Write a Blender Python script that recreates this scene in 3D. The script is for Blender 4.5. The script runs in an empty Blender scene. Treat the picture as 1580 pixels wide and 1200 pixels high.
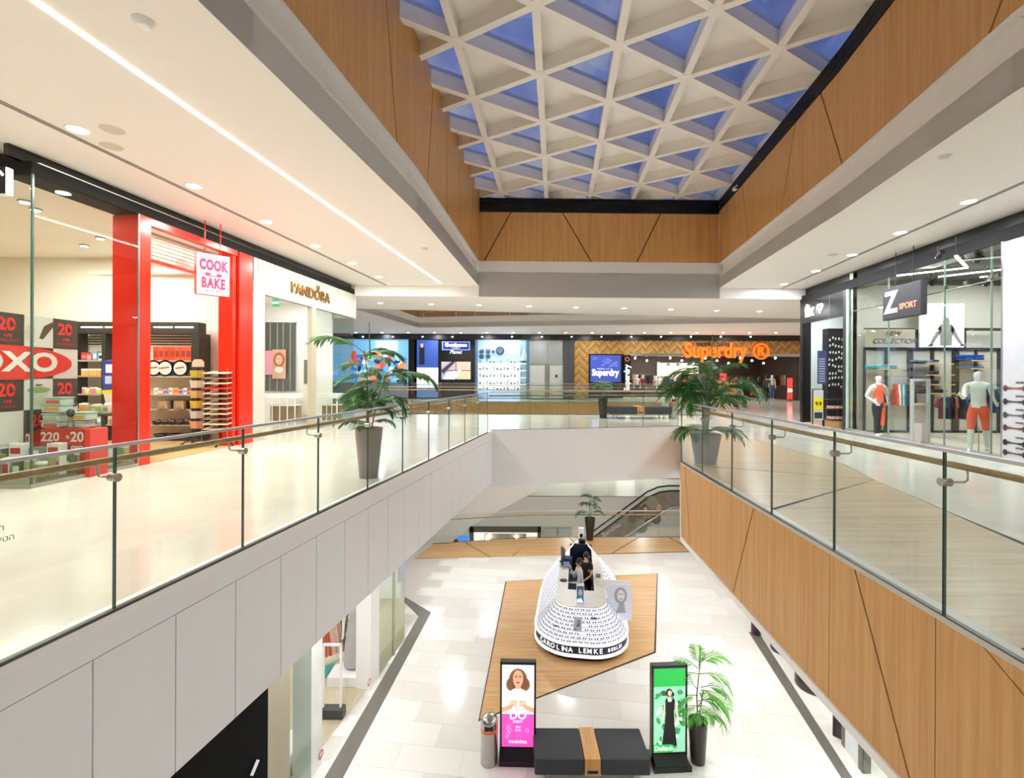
import bpy, bmesh, math, random
from mathutils import Vector, Matrix
R = random.Random(7)
PI = math.pi
SC = bpy.context.scene
COL = SC.collection

# ------------------------------------------------------------------ camera
F, HY, ROLL = 740.0, 579.0, 0.0045          # focal length in pixels, eye line, small roll
cd = bpy.data.cameras.new('camera')
cam = bpy.data.objects.new('camera', cd); COL.objects.link(cam)
cd.sensor_fit = 'HORIZONTAL'; cd.sensor_width = 36; cd.lens = F / 1580 * 36
cd.shift_y = -(600 - HY) / 1580; cd.clip_start = .05; cd.clip_end = 400
cam.matrix_world = Matrix.Translation((0, 0, 1.65)) @ Matrix.Rotation(PI/2, 4, 'X') @ Matrix.Rotation(ROLL, 4, 'Z')
SC.camera = cam

# ------------------------------------------------------------------ world: dusk sky
W = bpy.data.worlds.new('world'); SC.world = W; W.use_nodes = True
nt = W.node_tree; nt.nodes.clear()
wo = nt.nodes.new('ShaderNodeOutputWorld'); bg = nt.nodes.new('ShaderNodeBackground')
tc = nt.nodes.new('ShaderNodeTexCoord'); ns = nt.nodes.new('ShaderNodeTexNoise'); cr = nt.nodes.new('ShaderNodeValToRGB')
ns.inputs['Scale'].default_value = 3.2; ns.inputs['Detail'].default_value = 5; ns.inputs['Roughness'].default_value = .55
cr.color_ramp.elements[0].position = .36; cr.color_ramp.elements[0].color = (.085, .12, .24, 1)
cr.color_ramp.elements[1].position = .62; cr.color_ramp.elements[1].color = (.62, .52, .42, 1)
e = cr.color_ramp.elements.new(.50); e.color = (.24, .27, .42, 1)
nt.links.new(tc.outputs['Generated'], ns.inputs['Vector']); nt.links.new(ns.outputs['Fac'], cr.inputs['Fac'])
nt.links.new(cr.outputs['Color'], bg.inputs['Color']); bg.inputs['Strength'].default_value = 1.4
nt.links.new(bg.outputs['Background'], wo.inputs['Surface'])

SC.view_settings.view_transform = 'Standard'; SC.view_settings.look = 'None'
SC.view_settings.gamma = 1; SC.view_settings.use_curve_mapping = False
SC.view_settings.exposure = 0.12
SC.cycles.max_bounces = 10; SC.cycles.diffuse_bounces = 7; SC.cycles.glossy_bounces = 4
SC.cycles.transparent_max_bounces = 24; SC.cycles.transmission_bounces = 4
SC.cycles.use_denoising = True; SC.cycles.sample_clamp_indirect = 6

def light(name, kind, loc, power, size=.2, size_y=None, rot=(0, 0, 0), color=(1, 1, 1), spread=None):
    l = bpy.data.lights.new(name, kind); l.energy = power; l.color = color
    if kind == 'AREA':
        l.shape = 'RECTANGLE' if size_y else 'DISK'; l.size = size
        if size_y: l.size_y = size_y
        if spread: l.spread = spread
    elif kind == 'POINT': l.shadow_soft_size = size
    o = bpy.data.objects.new(name, l); COL.objects.link(o); o.location = loc; o.rotation_euler = rot
    return o
WARM = (1, .975, .92); NEUT = (.94, .965, 1.0); COOL = (.89, .94, 1.0)

# ------------------------------------------------------------------ pixel measurements -> real positions
def ray(px, py):
    dx, dy = px - 790, py - HY
    c, s = math.cos(ROLL), math.sin(ROLL)
    x, y = dx*c + dy*s, -dx*s + dy*c
    return Vector((x/F, 1, -y/F))
EYE = Vector((0, 0, 1.65))
def Z(px, py, z=0):                 # where the ray meets height z
    r = ray(px, py); t = (z - 1.65)/r.z; return EYE + r*t
def D(px, py, d):                   # at depth d
    return EYE + ray(px, py)*d
def ON(pl, px, py, off=0):          # on a vertical plane through pl=(x0,y0,x1,y1); off = shift to its left side
    x0, y0, x1, y1 = pl; ux, uy = x1-x0, y1-y0; L = math.hypot(ux, uy); ux /= L; uy /= L
    nx, ny = -uy, ux
    x0 += nx*off; y0 += ny*off
    r = ray(px, py); t = (x0*nx + y0*ny)/(r.x*nx + r.y*ny); return EYE + r*t

# ------------------------------------------------------------------ materials
def lin(h):
    if isinstance(h, tuple): return h if len(h) == 4 else (*h, 1)
    v = [int(h[i:i+2], 16)/255 for i in (1, 3, 5)]
    return tuple((c/12.92 if c <= .04045 else ((c+.055)/1.055)**2.4) for c in v) + (1,)
MATS = {}
def M(name, col='#ffffff', rough=.5, metal=0, emit=0, var=.06, vs=6, spec=None, coat=0):
    if name in MATS: return MATS[name]
    m = bpy.data.materials.new(name); m.use_nodes = True; n = m.node_tree.nodes; l = m.node_tree.links
    b = n['Principled BSDF']; c = lin(col)
    b.inputs['Base Color'].default_value = c; b.inputs['Roughness'].default_value = rough; b.inputs['Metallic'].default_value = metal
    if spec is not None: b.inputs['Specular IOR Level'].default_value = spec
    if coat: b.inputs['Coat Weight'].default_value = coat
    if emit:
        b.inputs['Emission Color'].default_value = c; b.inputs['Emission Strength'].default_value = emit
    elif var:
        t = n.new('ShaderNodeTexCoord'); ns = n.new('ShaderNodeTexNoise'); ns.inputs['Scale'].default_value = vs
        mx = n.new('ShaderNodeMix'); mx.data_type = 'RGBA'
        mx.inputs['A'].default_value = tuple(v*(1-var) for v in c[:3]) + (1,)
        mx.inputs['B'].default_value = tuple(min(1, v*(1+var)) for v in c[:3]) + (1,)
        l.new(t.outputs['Object'], ns.inputs['Vector']); l.new(ns.outputs['Fac'], mx.inputs['Factor']); l.new(mx.outputs['Result'], b.inputs['Base Color'])
    MATS[name] = m; return m
def wood(name, c1, c2, scale=(14, 14, .35), rough=.35, spec=.3):
    if name in MATS: return MATS[name]
    m = bpy.data.materials.new(name); m.use_nodes = True; n = m.node_tree.nodes; l = m.node_tree.links
    b = n['Principled BSDF']; b.inputs['Roughness'].default_value = rough; b.inputs['Specular IOR Level'].default_value = spec
    t = n.new('ShaderNodeTexCoord'); mp = n.new('ShaderNodeMapping'); mp.inputs['Scale'].default_value = scale
    a = n.new('ShaderNodeTexNoise'); a.inputs['Scale'].default_value = 1; a.inputs['Detail'].default_value = 3; a.inputs['Roughness'].default_value = .7
    w = n.new('ShaderNodeTexNoise'); w.inputs['Scale'].default_value = 7; w.inputs['Detail'].default_value = 2
    ad = n.new('ShaderNodeMath'); ad.operation = 'MULTIPLY_ADD'; ad.inputs[1].default_value = .45
    r = n.new('ShaderNodeValToRGB'); r.color_ramp.elements[0].position = .50; r.color_ramp.elements[0].color = lin(c1)
    r.color_ramp.elements[1].position = .95; r.color_ramp.elements[1].color = lin(c2)
    l.new(t.outputs['Object'], mp.inputs['Vector']); l.new(mp.outputs['Vector'], a.inputs['Vector']); l.new(mp.outputs['Vector'], w.inputs['Vector'])
    l.new(w.outputs['Fac'], ad.inputs[0]); l.new(a.outputs['Fac'], ad.inputs[2]); l.new(ad.outputs[0], r.inputs['Fac'])
    l.new(r.outputs['Color'], b.inputs['Base Color']); MATS[name] = m; return m
def stone(name, c1, c2, rough=.12, sx=.9, sy=.45, joint=.004, spec=.5, rot=0):
    m = bpy.data.materials.new(name); m.use_nodes = True; n = m.node_tree.nodes; l = m.node_tree.links
    b = n['Principled BSDF']; b.inputs['Roughness'].default_value = rough; b.inputs['Specular IOR Level'].default_value = spec
    t = n.new('ShaderNodeTexCoord'); br = n.new('ShaderNodeTexBrick'); br.inputs['Scale'].default_value = 1
    mp = n.new('ShaderNodeMapping'); mp.inputs['Rotation'].default_value = (0, 0, rot)
    br.inputs['Brick Width'].default_value = sx; br.inputs['Row Height'].default_value = sy; br.inputs['Mortar Size'].default_value = joint
    br.inputs['Color1'].default_value = lin(c1); br.inputs['Color2'].default_value = lin(c2)
    br.inputs['Mortar'].default_value = tuple(v*.86 for v in lin(c1)[:3]) + (1,); br.inputs['Mortar Smooth'].default_value = .3
    nz = n.new('ShaderNodeTexNoise'); nz.inputs['Scale'].default_value = 2.5; nz.inputs['Detail'].default_value = 5
    mx = n.new('ShaderNodeMix'); mx.data_type = 'RGBA'; mx.blend_type = 'MULTIPLY'; mx.inputs['Factor'].default_value = .12
    l.new(t.outputs['Object'], mp.inputs['Vector']); l.new(mp.outputs['Vector'], br.inputs['Vector']); l.new(t.outputs['Object'], nz.inputs['Vector'])
    l.new(br.outputs['Color'], mx.inputs['A']); l.new(nz.outputs['Fac'], mx.inputs['B']); l.new(mx.outputs['Result'], b.inputs['Base Color'])
    MATS[name] = m; return m
def glass(name, tint='#f4fbf8', refl=1.0, ior=1.5, add=0.0, rough=0.0):
    if name in MATS: return MATS[name]
    m = bpy.data.materials.new(name); m.use_nodes = True; n = m.node_tree.nodes; l = m.node_tree.links; n.clear()
    o = n.new('ShaderNodeOutputMaterial'); mx = n.new('ShaderNodeMixShader'); tr = n.new('ShaderNodeBsdfTransparent'); g = n.new('ShaderNodeBsdfGlossy')
    fr = n.new('ShaderNodeFresnel'); fr.inputs['IOR'].default_value = ior
    ge = n.new('ShaderNodeNewGeometry'); iv = n.new('ShaderNodeMath'); iv.operation = 'SUBTRACT'; iv.inputs[0].default_value = 1
    sc = n.new('ShaderNodeMath'); sc.operation = 'MULTIPLY_ADD'; sc.inputs[1].default_value = refl; sc.inputs[2].default_value = add
    ml = n.new('ShaderNodeMath'); ml.operation = 'MULTIPLY'; ml.use_clamp = True
    tr.inputs['Color'].default_value = lin(tint); g.inputs['Roughness'].default_value = rough
    l.new(fr.outputs[0], sc.inputs[0]); l.new(ge.outputs['Backfacing'], iv.inputs[1]); l.new(sc.outputs[0], ml.inputs[0]); l.new(iv.outputs[0], ml.inputs[1])
    l.new(ml.outputs[0], mx.inputs['Fac']); l.new(tr.outputs[0], mx.inputs[1]); l.new(g.outputs[0], mx.inputs[2]); l.new(mx.outputs[0], o.inputs['Surface'])
    MATS[name] = m; return m

WHITE = M('white paint', '#f4f2ef', .55, var=.012); WHITEG = M('white lacquered panel', '#efeff1', .35, var=.01)
CEIL = M('ceiling plaster', '#f3f0ea', .6, var=.01)
STONE = stone('polished cream stone', '#ece6da', '#e6dfd2', .13)
STONEL = stone('polished pale stone', '#dcd8d0', '#d0cac0', .16, 1.2, .6, rot=.13)
WOODW = wood('bamboo panelling', '#c48f55', '#dbac70')
WOODF = wood('oak parquet', '#b98a55', '#d6ad78', (.5, 12, 12), .28, .4)
WOODR = wood('beech handrail', '#8f6f48', '#b08f62', (6, .4, 6), .35)
BLACK = M('black lacquer', '#0b0b0d', .25, var=.1); BLACKM = M('matt black metal', '#141416', .5, var=.1)
BAND = M('black bulkhead', '#141210', .65, var=.1, spec=.2); DEEP = M('deep black wall', '#050506', .7, spec=.1); CHAR = M('charcoal fabric', '#3a3b3f', .85, var=.12, vs=60)
STEEL = M('brushed steel', '#b9b6b0', .28, 1, var=.05); DARKST = M('dark border stone', '#6a655c', .25, var=.08)
RED = M('red gloss panel', '#f02810', .22, var=.03); REDM = M('red print', '#e0382c', .5)
GLASS = glass('clear balustrade glass', '#f8fcf9', 1.0, 1.5); GEDGE = M('green glass edge', '#3d5a50', .2, var=.1)
GSHOP = glass('shop window glass', '#f3f8f5', 1.0, 1.45); GSKY = glass('skylight glass', '#c9d3ea', 1.0, 1.6)
LAMP = M('lit lamp face', '#fff6e6', .5, emit=14); LAMPW = M('lit white sign face', '#ffffff', .5, emit=1.6)
STRIP = M('lit strip diffuser', '#fffaf0', .5, emit=9); JOINT = M('dark joint', '#2a2118', .7)
def colr(h, rough=.55): return M('colour ' + h, h, rough, var=.05, vs=20)
def glow(h, e=1.0): return M('lit %s %.1f' % (h, e), h, .5, emit=e)

# ------------------------------------------------------------------ mesh builder
class MB:
    def __init__(s): s.v = []; s.f = []; s.mi = []; s.k = 0; s.sm = set()
    def add(s, vs, fs, k=None, smooth=False):
        b = len(s.v); s.v += [tuple(v) for v in vs]; k = s.k if k is None else k
        for f in fs:
            if smooth: s.sm.add(len(s.f))
            s.f.append([i+b for i in f]); s.mi.append(k)
        return s
    def box(s, x0, y0, z0, x1, y1, z1, k=None):
        return s.add([(x0,y0,z0),(x1,y0,z0),(x1,y1,z0),(x0,y1,z0),(x0,y0,z1),(x1,y0,z1),(x1,y1,z1),(x0,y1,z1)],
                     [(0,3,2,1),(4,5,6,7),(0,1,5,4),(1,2,6,5),(2,3,7,6),(3,0,4,7)], k)
    def cbox(s, c, d, k=None):
        return s.box(c[0]-d[0]/2, c[1]-d[1]/2, c[2]-d[2]/2, c[0]+d[0]/2, c[1]+d[1]/2, c[2]+d[2]/2, k)
    def rbox(s, x0, y0, z0, x1, y1, z1, b=.02, k=None):      # box with chamfered edges
        bm = bmesh.new(); bmesh.ops.create_cube(bm, size=1)
        for v in bm.verts: v.co = ((x0+x1)/2+v.co.x*(x1-x0), (y0+y1)/2+v.co.y*(y1-y0), (z0+z1)/2+v.co.z*(z1-z0))
        bmesh.ops.bevel(bm, geom=bm.edges[:], offset=b, segments=2, affect='EDGES', profile=.6)
        bm.verts.index_update(); s.add([v.co[:] for v in bm.verts], [[v.index for v in f.verts] for f in bm.faces], k); bm.free(); return s
    def bar(s, p, q, w, h, k=None, up=(0, 0, 1)):            # straight bar of section w x h, h along up
        p, q = Vector(p), Vector(q); d = (q-p).normalized(); u = Vector(up); a = d.cross(u).normalized()*w/2; u = a.cross(d).normalized()*h/2
        vs = [p-a-u, p+a-u, p+a+u, p-a+u, q-a-u, q+a-u, q+a+u, q-a+u]
        return s.add(vs, [(0,1,2,3),(4,7,6,5),(0,4,5,1),(1,5,6,2),(2,6,7,3),(3,7,4,0)], k)
    def prism(s, poly, z0, z1, k=None, kt=None, kb=None):    # plan polygon, ccw
        if sum(poly[i][0]*poly[(i+1) % len(poly)][1]-poly[(i+1) % len(poly)][0]*poly[i][1] for i in range(len(poly))) < 0: poly = poly[::-1]
        n = len(poly); vs = [(x, y, z0) for x, y in poly] + [(x, y, z1) for x, y in poly]
        s.add(vs, [(i, (i+1) % n, (i+1) % n+n, i+n) for i in range(n)], k)
        s.add([vs[i+n] for i in range(n)], [list(range(n))], k if kt is None else kt)
        return s.add([vs[n-1-i] for i in range(n)], [list(range(n))], k if kb is None else kb)
    def slab(s, pts, t, k=None):                              # planar 3-D polygon pts, thickness vector t
        n = len(pts); t = Vector(t); vs = [Vector(p) for p in pts]; nn = Vector((0, 0, 0))
        for i in range(n): nn += (vs[i]-vs[0]).cross(vs[(i+1) % n]-vs[0])
        if nn.dot(t) > 0: vs = vs[::-1]
        return s.add([*vs, *[v+t for v in vs]], [list(range(n)), list(range(2*n-1, n-1, -1))] + [(i, i+n, (i+1) % n+n, (i+1) % n) for i in range(n)], k)
    def cyl(s, p, q, r, n=12, r2=None, k=None, cap=True):
        p, q = Vector(p), Vector(q); d = (q-p).normalized(); a = d.orthogonal().normalized(); b = d.cross(a); r2 = r if r2 is None else r2
        vs = [p+(a*math.cos(t)+b*math.sin(t))*r for t in [2*PI*i/n for i in range(n)]] + [q+(a*math.cos(t)+b*math.sin(t))*r2 for t in [2*PI*i/n for i in range(n)]]
        s.add(vs, [(i, (i+1) % n, (i+1) % n+n, i+n) for i in range(n)], k, True)
        if cap: s.add(vs[:n][::-1], [list(range(n))], k); s.add(vs[n:], [list(range(n))], k)
        return s
    def tube(s, pts, r, n=8, k=None, rs=None):
        pts = [Vector(p) for p in pts]; rings = []; a = None
        for i, p in enumerate(pts):
            d = (pts[min(i+1, len(pts)-1)]-pts[max(i-1, 0)]).normalized()
            a = d.orthogonal().normalized() if a is None else (a-d*a.dot(d)).normalized()
            b = d.cross(a); rr = rs[i] if rs else r
            rings.append([p+(a*math.cos(2*PI*j/n)+b*math.sin(2*PI*j/n))*rr for j in range(n)])
        vs = [v for g in rings for v in g]; fs = [(i*n+j, i*n+(j+1) % n, (i+1)*n+(j+1) % n, (i+1)*n+j) for i in range(len(pts)-1) for j in range(n)]
        s.add(vs, fs, k, True); s.add(rings[0][::-1], [list(range(n))], k); s.add(rings[-1], [list(range(n))], k); return s
    def lathe(s, prof, n=24, c=(0, 0, 0), k=None, sx=1, sy=1, smooth=True, ring=False):   # prof: (r, z) from bottom to top, outside
        vs = []; 
        for r, z in prof: vs += [(c[0]+r*sx*math.cos(2*PI*j/n), c[1]+r*sy*math.sin(2*PI*j/n), c[2]+z) for j in range(n)]
        fs = [(i*n+j, i*n+(j+1) % n, (i+1)*n+(j+1) % n, (i+1)*n+j) for i in range(len(prof)-1) for j in range(n)]
        if ring: m_ = (len(prof)-1)*n; fs += [(m_+j, m_+(j+1) % n, (j+1) % n, j) for j in range(n)]
        s.add(vs, fs, k, smooth and not ring)
        if ring: return s
        if prof[0][0] > 1e-4: s.add(vs[:n][::-1], [list(range(n))], k)
        if prof[-1][0] > 1e-4: s.add(vs[-n:], [list(range(n))], k)
        return s
    def ball(s, c, r, n=12, k=None, sx=1, sy=1, sz=1):
        return s.lathe([(r*math.sin(PI*i/8)+1e-5, -r*math.cos(PI*i/8)*sz) for i in range(9)], n, c, k, sx, sy)
    def build(s, name, mats, parent=None, loc=None, kind=None, label=None):
        me = bpy.data.meshes.new(name); me.from_pydata(s.v, [], s.f)
        for m in (mats if isinstance(mats, (list, tuple)) else [mats]): me.materials.append(m)
        me.polygons.foreach_set('material_index', s.mi)
        if s.sm: me.polygons.foreach_set('use_smooth', [i in s.sm for i in range(len(s.f))])
        me.update()
        return link(name, me, parent, loc, kind, label)
def link(name, me, parent=None, loc=None, kind=None, label=None, rz=0):
    o = bpy.data.objects.new(name, me); COL.objects.link(o)
    if parent: o.parent = parent
    if loc is not None: o.location = loc
    if rz: o.rotation_euler.z = rz
    if kind: o['kind'] = kind
    if label: o['label'] = label
    return o
def thing(name, label, cat, loc=(0, 0, 0), rz=0, group=None):
    o = bpy.data.objects.new(name, None); COL.objects.link(o); o.empty_display_size = .1
    o.location = loc; o.rotation_euler = (0, 0, rz); o['label'] = label; o['category'] = cat
    if group: o['group'] = group
    return o
def tag(o, label, cat, group=None):
    o['label'] = label; o['category'] = cat
    if group: o['group'] = group
    return o
def struct(name): 
    o = bpy.data.objects.new(name, None); COL.objects.link(o); o['kind'] = 'structure'; return o
def copy_tree(o, parent=None, loc=None, rz=None, label=None, group=None):
    c = o.copy(); COL.objects.link(c); c.parent = parent
    if loc is not None: c.location = loc
    if rz is not None: c.rotation_euler.z = rz
    if label: c['label'] = label
    if group: c['group'] = group
    for ch in list(o.children): copy_tree(ch, c)
    return c
TXT = {}
def text(s, size, depth, mat, name, parent, loc, u, up=(0, 0, 1), bold=0, align='CENTER', shear=0, sx=1.0, space=1.0, kind=None):
    """raised lettering, flat on the plane spanned by u (reading direction) and up, facing u x up"""
    key = (s, size, depth, bold, align, shear, sx, space)
    if key not in TXT:
        c = bpy.data.curves.new('lettering', 'FONT'); c.body = s; c.size = size; c.extrude = depth/2; c.offset = bold; c.align_x = align; c.align_y = 'CENTER'
        c.shear = shear; c.resolution_u = 3; c.space_character = space
        o = bpy.data.objects.new('lettering', c); COL.objects.link(o)
        me = bpy.data.meshes.new_from_object(o.evaluated_get(bpy.context.evaluated_depsgraph_get()))
        if sx != 1: me.transform(Matrix.Diagonal((sx, 1, 1, 1)))
        bpy.data.objects.remove(o); TXT[key] = me
    me = TXT[key].copy(); me.name = name; me.materials.clear(); me.materials.append(mat)
    u = Vector(u).normalized(); w = Vector(up).normalized(); n = u.cross(w)
    m = Matrix((u, w, n)).transposed().to_4x4()
    me.transform(m)
    return link(name, me, parent, loc, kind)
# ================================================================== SHELL
CZ, CM, LZ, SOF = 4.85, 4.47, -5.4, -1.42      # near ceilings, lower middle ceiling, lower floor, underside of upper slab
def LE(y): return -3.415 + .198*y                     # left edge of the well
def REx(y): return 2.824 + .0474*y                    # right edge of the well
LEND = (-.66, 14.3); RC = (3.26, 9.2); RB = (5.52, 15.7)
pA = [(-20, -8), (LE(-8), -8), LEND, (-5.6, 20.3), (-6.3, 29.8), (-20, 29.8)]
pB = [LEND, RB, (8.4, 20.3), (-5.6, 20.3)]
pC = [(REx(-8), -8), (20, -8), (20, 29.8), (9.3, 29.8), (8.4, 20.3), RB, RC]
pD = [(-20, 29.8), (20, 29.8), (20, 40), (-20, 40)]
pE = [(LE(-8), -8), (REx(-8), -8), (REx(.35), .35), (LE(.35), .35)]
fl = MB()
qC = [(REx(-8)+.16, -8), (20, -8), (20, 29.8), (9.3, 29.8), (8.4, 20.3), (5.64, 15.63), (3.42, 9.17)]
qD = [(-20, 29.96), (20, 29.96), (20, 40), (-20, 40)]
qC = [(REx(-8)+.16, -8), (20, -8), (20, 29.96), (9.3, 29.96), (8.4, 20.3), (5.68, 15.63), (3.42, 9.17)]
for p in (pA, pB, qC, qD, pE): fl.prism(p, SOF, 0, 2, 0, 1)
o = fl.build('floor', [STONE, CEIL, WHITE], kind='structure')
lf = MB(); lf.prism([(-14, -8), (14, -8), (14, 21.0), (7.3, 21.0), (.85, 20.8), (-3.27, 19.9), (-14, 17.5)], LZ-1.6, LZ, 1, 0, 1)
lf.prism([(.87, 28), (14, 28), (14, 36), (2.56, 36), (2.56, 31.6)], LZ-1.74, LZ, 1, 0, 1)
LF = lf.build('floor_lower', [M('grout and screed', '#c2bdb3', .3), WHITE], kind='structure')
tiles = []
for c_ in ('#dcd8d0', '#d7d2c9', '#e0dcd5'):
    m_ = MB(); m_.box(-.5975, -.2975, 0, .5975, .2975, .0035); o_ = m_.build('tile', M('pale floor tile '+c_, c_, .15, var=.03, vs=3)); tiles.append(o_.data); bpy.data.objects.remove(o_)
ca, sa = math.cos(.13), math.sin(.13)
for i in range(-14, 16):
    for j in range(-6, 45):
        u_, v_ = (i+.5*(j % 2))*1.2, j*.6; x_, y_ = u_*ca+v_*sa+1, -u_*sa+v_*ca
        if not (-3.6+.147*(y_-8) < x_ < 9.2 and 2 < y_ < 20.2): continue
        link('tile', tiles[R.choice((0, 0, 1, 1, 2))], LF, (x_, y_, LZ), rz=-.13)
MB().prism([(-20, 14), (20, 14), (20, 40), (-20, 40)], -11, -10.8).build('floor_basement', STONEL, kind='structure')

# ceilings
VL = [(-3.95, -8), (-3.2, .8), (-1.90, 9.5), (-1.2, 17.25)]; VR = [(4.9, -8), (5.45, 2), (5.62, 5.4), (6.38, 9.4), (7.5, 17.4)]
cl = MB()
cl.prism([(-20, -8)] + VL + [(-20, 16.9)], CZ, CZ+.5); cl.prism(VR[::-1] + [(20, -8), (20, 17.9)], CZ, CZ+.5)
cl.prism([(-20, 16.9), (-1.2, 17.25), (7.5, 17.4), (20, 17.9), (20, 24.2), (-6.8, 20.5), (-20, 18.8)], CM, CM+.9)
cl.prism([(-20, 18.8), (-6.8, 20.5), (-5.6, 28.6), (-20, 31)], CM, CM+.9)
cl.prism([(-20, 31), (-5.6, 28.6), (14.8, 24.95), (20, 24.1), (20, 40), (-20, 40)], CM, CM+.9)
cl.build('ceiling', CEIL, kind='structure')

ROOF_FILL = 36
# white upstand round the big roof opening: lower face and set-back upper face
def strip(poly, z0, z1, th, mat, name, off=0, kind='structure', side=1):
    m = MB()
    for a, b in zip(poly, poly[1:]):
        a, b = Vector(a), Vector(b); d = (b-a).normalized(); n = Vector((-d.y, d.x))*side
        a0, b0 = a+n*off, b+n*off
        m.prism([a0, b0, b0+n*th, a0+n*th], z0, z1)
    return m.build(name, mat, kind=kind)
strip(VL, CZ+.001, 5.28, .12, WHITEG, 'trim_1', 0); strip(VL, 5.2, 5.76, .2, WHITEG, 'trim_2', .13)
strip(VR, CZ+.001, 5.28, .12, WHITE, 'trim_3', 0, side=-1); strip(VR, 5.2, 5.76, .2, WHITE, 'trim_4', .13, side=-1)
strip(VL, 5.70, 5.757, .2, WHITEG, 'trim_27', 0); strip(VR, 5.70, 5.757, .2, WHITE, 'trim_28', 0, side=-1)
# added fill lights without fixtures, brightening the roof opening from the upstand groove
for pl_, sd in ((VL, 1), (VR, -1)):
    for a, b in zip(pl_, pl_[1:]):
        a, b = Vector(a), Vector(b); d = (b-a).normalized(); n = Vector((-d.y, d.x))*sd; c = (a+b)/2+n*.05; L_ = (b-a).length-.2
        inn = Vector((-n.x*.75, -n.y*.75, .66)).normalized()
        rot = inn.to_track_quat('-Z', 'Y').to_euler()
        zax = -inn; yax = Vector((d.x, d.y, 0)); xax = yax.cross(zax).normalized(); yax = zax.cross(xax)
        mt = Matrix((xax, yax, zax)).transposed()
        o_ = light('added_roof_fill', 'AREA', (c.x, c.y, 5.31), ROOF_FILL*L_, .05, L_, (0, 0, 0), WARM); o_.rotation_euler = mt.to_euler()
strip([VL[-1], VR[-1]], CM+.001, 5.76, .3, WHITEG, 'trim_5', 0)
# bulkhead where the ceiling drops
strip([(-20, 16.9), VL[-1]], CM-.001, 5.2, .05, WHITE, 'trim_6', -.05); strip([VR[-1], (20, 17.9)], CM-.001, 5.2, .05, WHITE, 'trim_7', -.05)

# wood panelled walls of the opening; joints lean alternately
WT = 8.35
def panelled(name, poly, z0, z1, joints, side, mat=WOODW, th=.018, gap=.045, vj=()):
    """joints: list of (s at bottom, s at top) distances along the polyline"""
    root = struct(name)
    P = [Vector(p) for p in poly]; cum = [0]
    for a, b in zip(P, P[1:]): cum.append(cum[-1]+(b-a).length)
    back = MB()
    for a, b in zip(P, P[1:]):
        d = (b-a).normalized(); n = Vector((-d.y, d.x))*side
        back.prism([a+n*th*1.02, b+n*th*1.02, b+n*(th+.1), a+n*(th+.1)], z0, z1)
    back.build('backing', JOINT, root)
    js = [(0, 0)] + sorted(joints) + [(cum[-1], cum[-1])]
    for si in range(len(P)-1):
        a, b = P[si], P[si+1]; d = (b-a).normalized(); n = Vector((-d.y, d.x))*side; s0, s1 = cum[si], cum[si+1]
        for (l0, l1), (r0, r1) in zip(js, js[1:]):
            gl_, gr_ = (gap/2 if abs(l0-l1) > .02 else .004), (gap/2 if abs(r0-r1) > .02 else .004)
            poly2 = [(l0+gl_, z0), (r0-gr_, z0), (r1-gr_, z1), (l1+gl_, z1)]
            for lim, sg in ((s0, 1), (s1, -1)):         # clip to this straight run
                out = []
                for i in range(len(poly2)):
                    p, q = poly2[i], poly2[(i+1) % len(poly2)]
                    ip, iq = (p[0]-lim)*sg >= 0, (q[0]-lim)*sg >= 0
                    if ip: out.append(p)
                    if ip != iq:
                        t = (lim-p[0])/(q[0]-p[0]); out.append((lim, p[1]+t*(q[1]-p[1])))
                poly2 = out
                if not poly2: break
            if len(poly2) < 3 or abs(max(p[0] for p in poly2)-min(p[0] for p in poly2)) < .03: continue
            pts = [(a.x+d.x*(s-s0), a.y+d.y*(s-s0), z) for s, z in poly2]
            MB().slab(pts, (n.x*th, n.y*th, 0)).build('panel', mat, root)
    return root
def zig(s0, L, step, lean):     # alternating leaning joints
    out = []; s = s0; k = 0
    while s < L: out.append((s-lean/2, s+lean/2) if k % 2 else (s+lean/2, s-lean/2)); s += step; k += 1
    return out
panelled('wall_well_left', VL, 5.76, WT, [(10.1,9.8),(12.2,11.2),(13.35,14.6),(16.6,16.0),(18.4,18.9),(20.3,20.1),(21.9,21.7),(23.6,24.3)]+[(2.4,3.4),(6.5,5.6)], 1)
panelled('wall_well_right', VR, 5.76, 7.62, [(2,3),(6,5),(9.6,10.4),(13.75,12.45),(17.35,18.2),(20.2,19.4),(22.6,23.1),(24.5,24.6)], -1)
Lf = (Vector(VR[-1])-Vector(VL[-1])).length
panelled('wall_well_far', [VL[-1], VR[-1]], 5.76, 7.52, [(.18,1.13),(4.05,3.0),(5.7,6.55)], 1)
# black slatted grille above the panelling (right and far), slats are one by one
def grille(name, poly, z0, z1, n, side):
    root = struct(name)
    for i in range(n):
        m = MB(); z = z0+(z1-z0)*i/n
        for a, b in zip(poly, poly[1:]):
            a, b = Vector(a), Vector(b); d = (b-a).normalized(); nn = Vector((-d.y, d.x))*side
            m.prism([a-nn*.02, b-nn*.02, b+nn*.03, a+nn*.03], z, z+(z1-z0)/n*.62)
        m.build('slat', BLACKM, root)
    m = MB()
    for a, b in zip(poly, poly[1:]):
        a, b = Vector(a), Vector(b); d = (b-a).normalized(); nn = Vector((-d.y, d.x))*side
        m.prism([a+nn*.06, b+nn*.06, b+nn*.12, a+nn*.12], z0, z1+.01)
    m.build('backing', BLACK, root)
grille('trim_8', VR, 7.64, 8.05, 8, -1); grille('trim_9', [VL[-1], VR[-1]], 7.54, 8.05, 8, 1)

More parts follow.
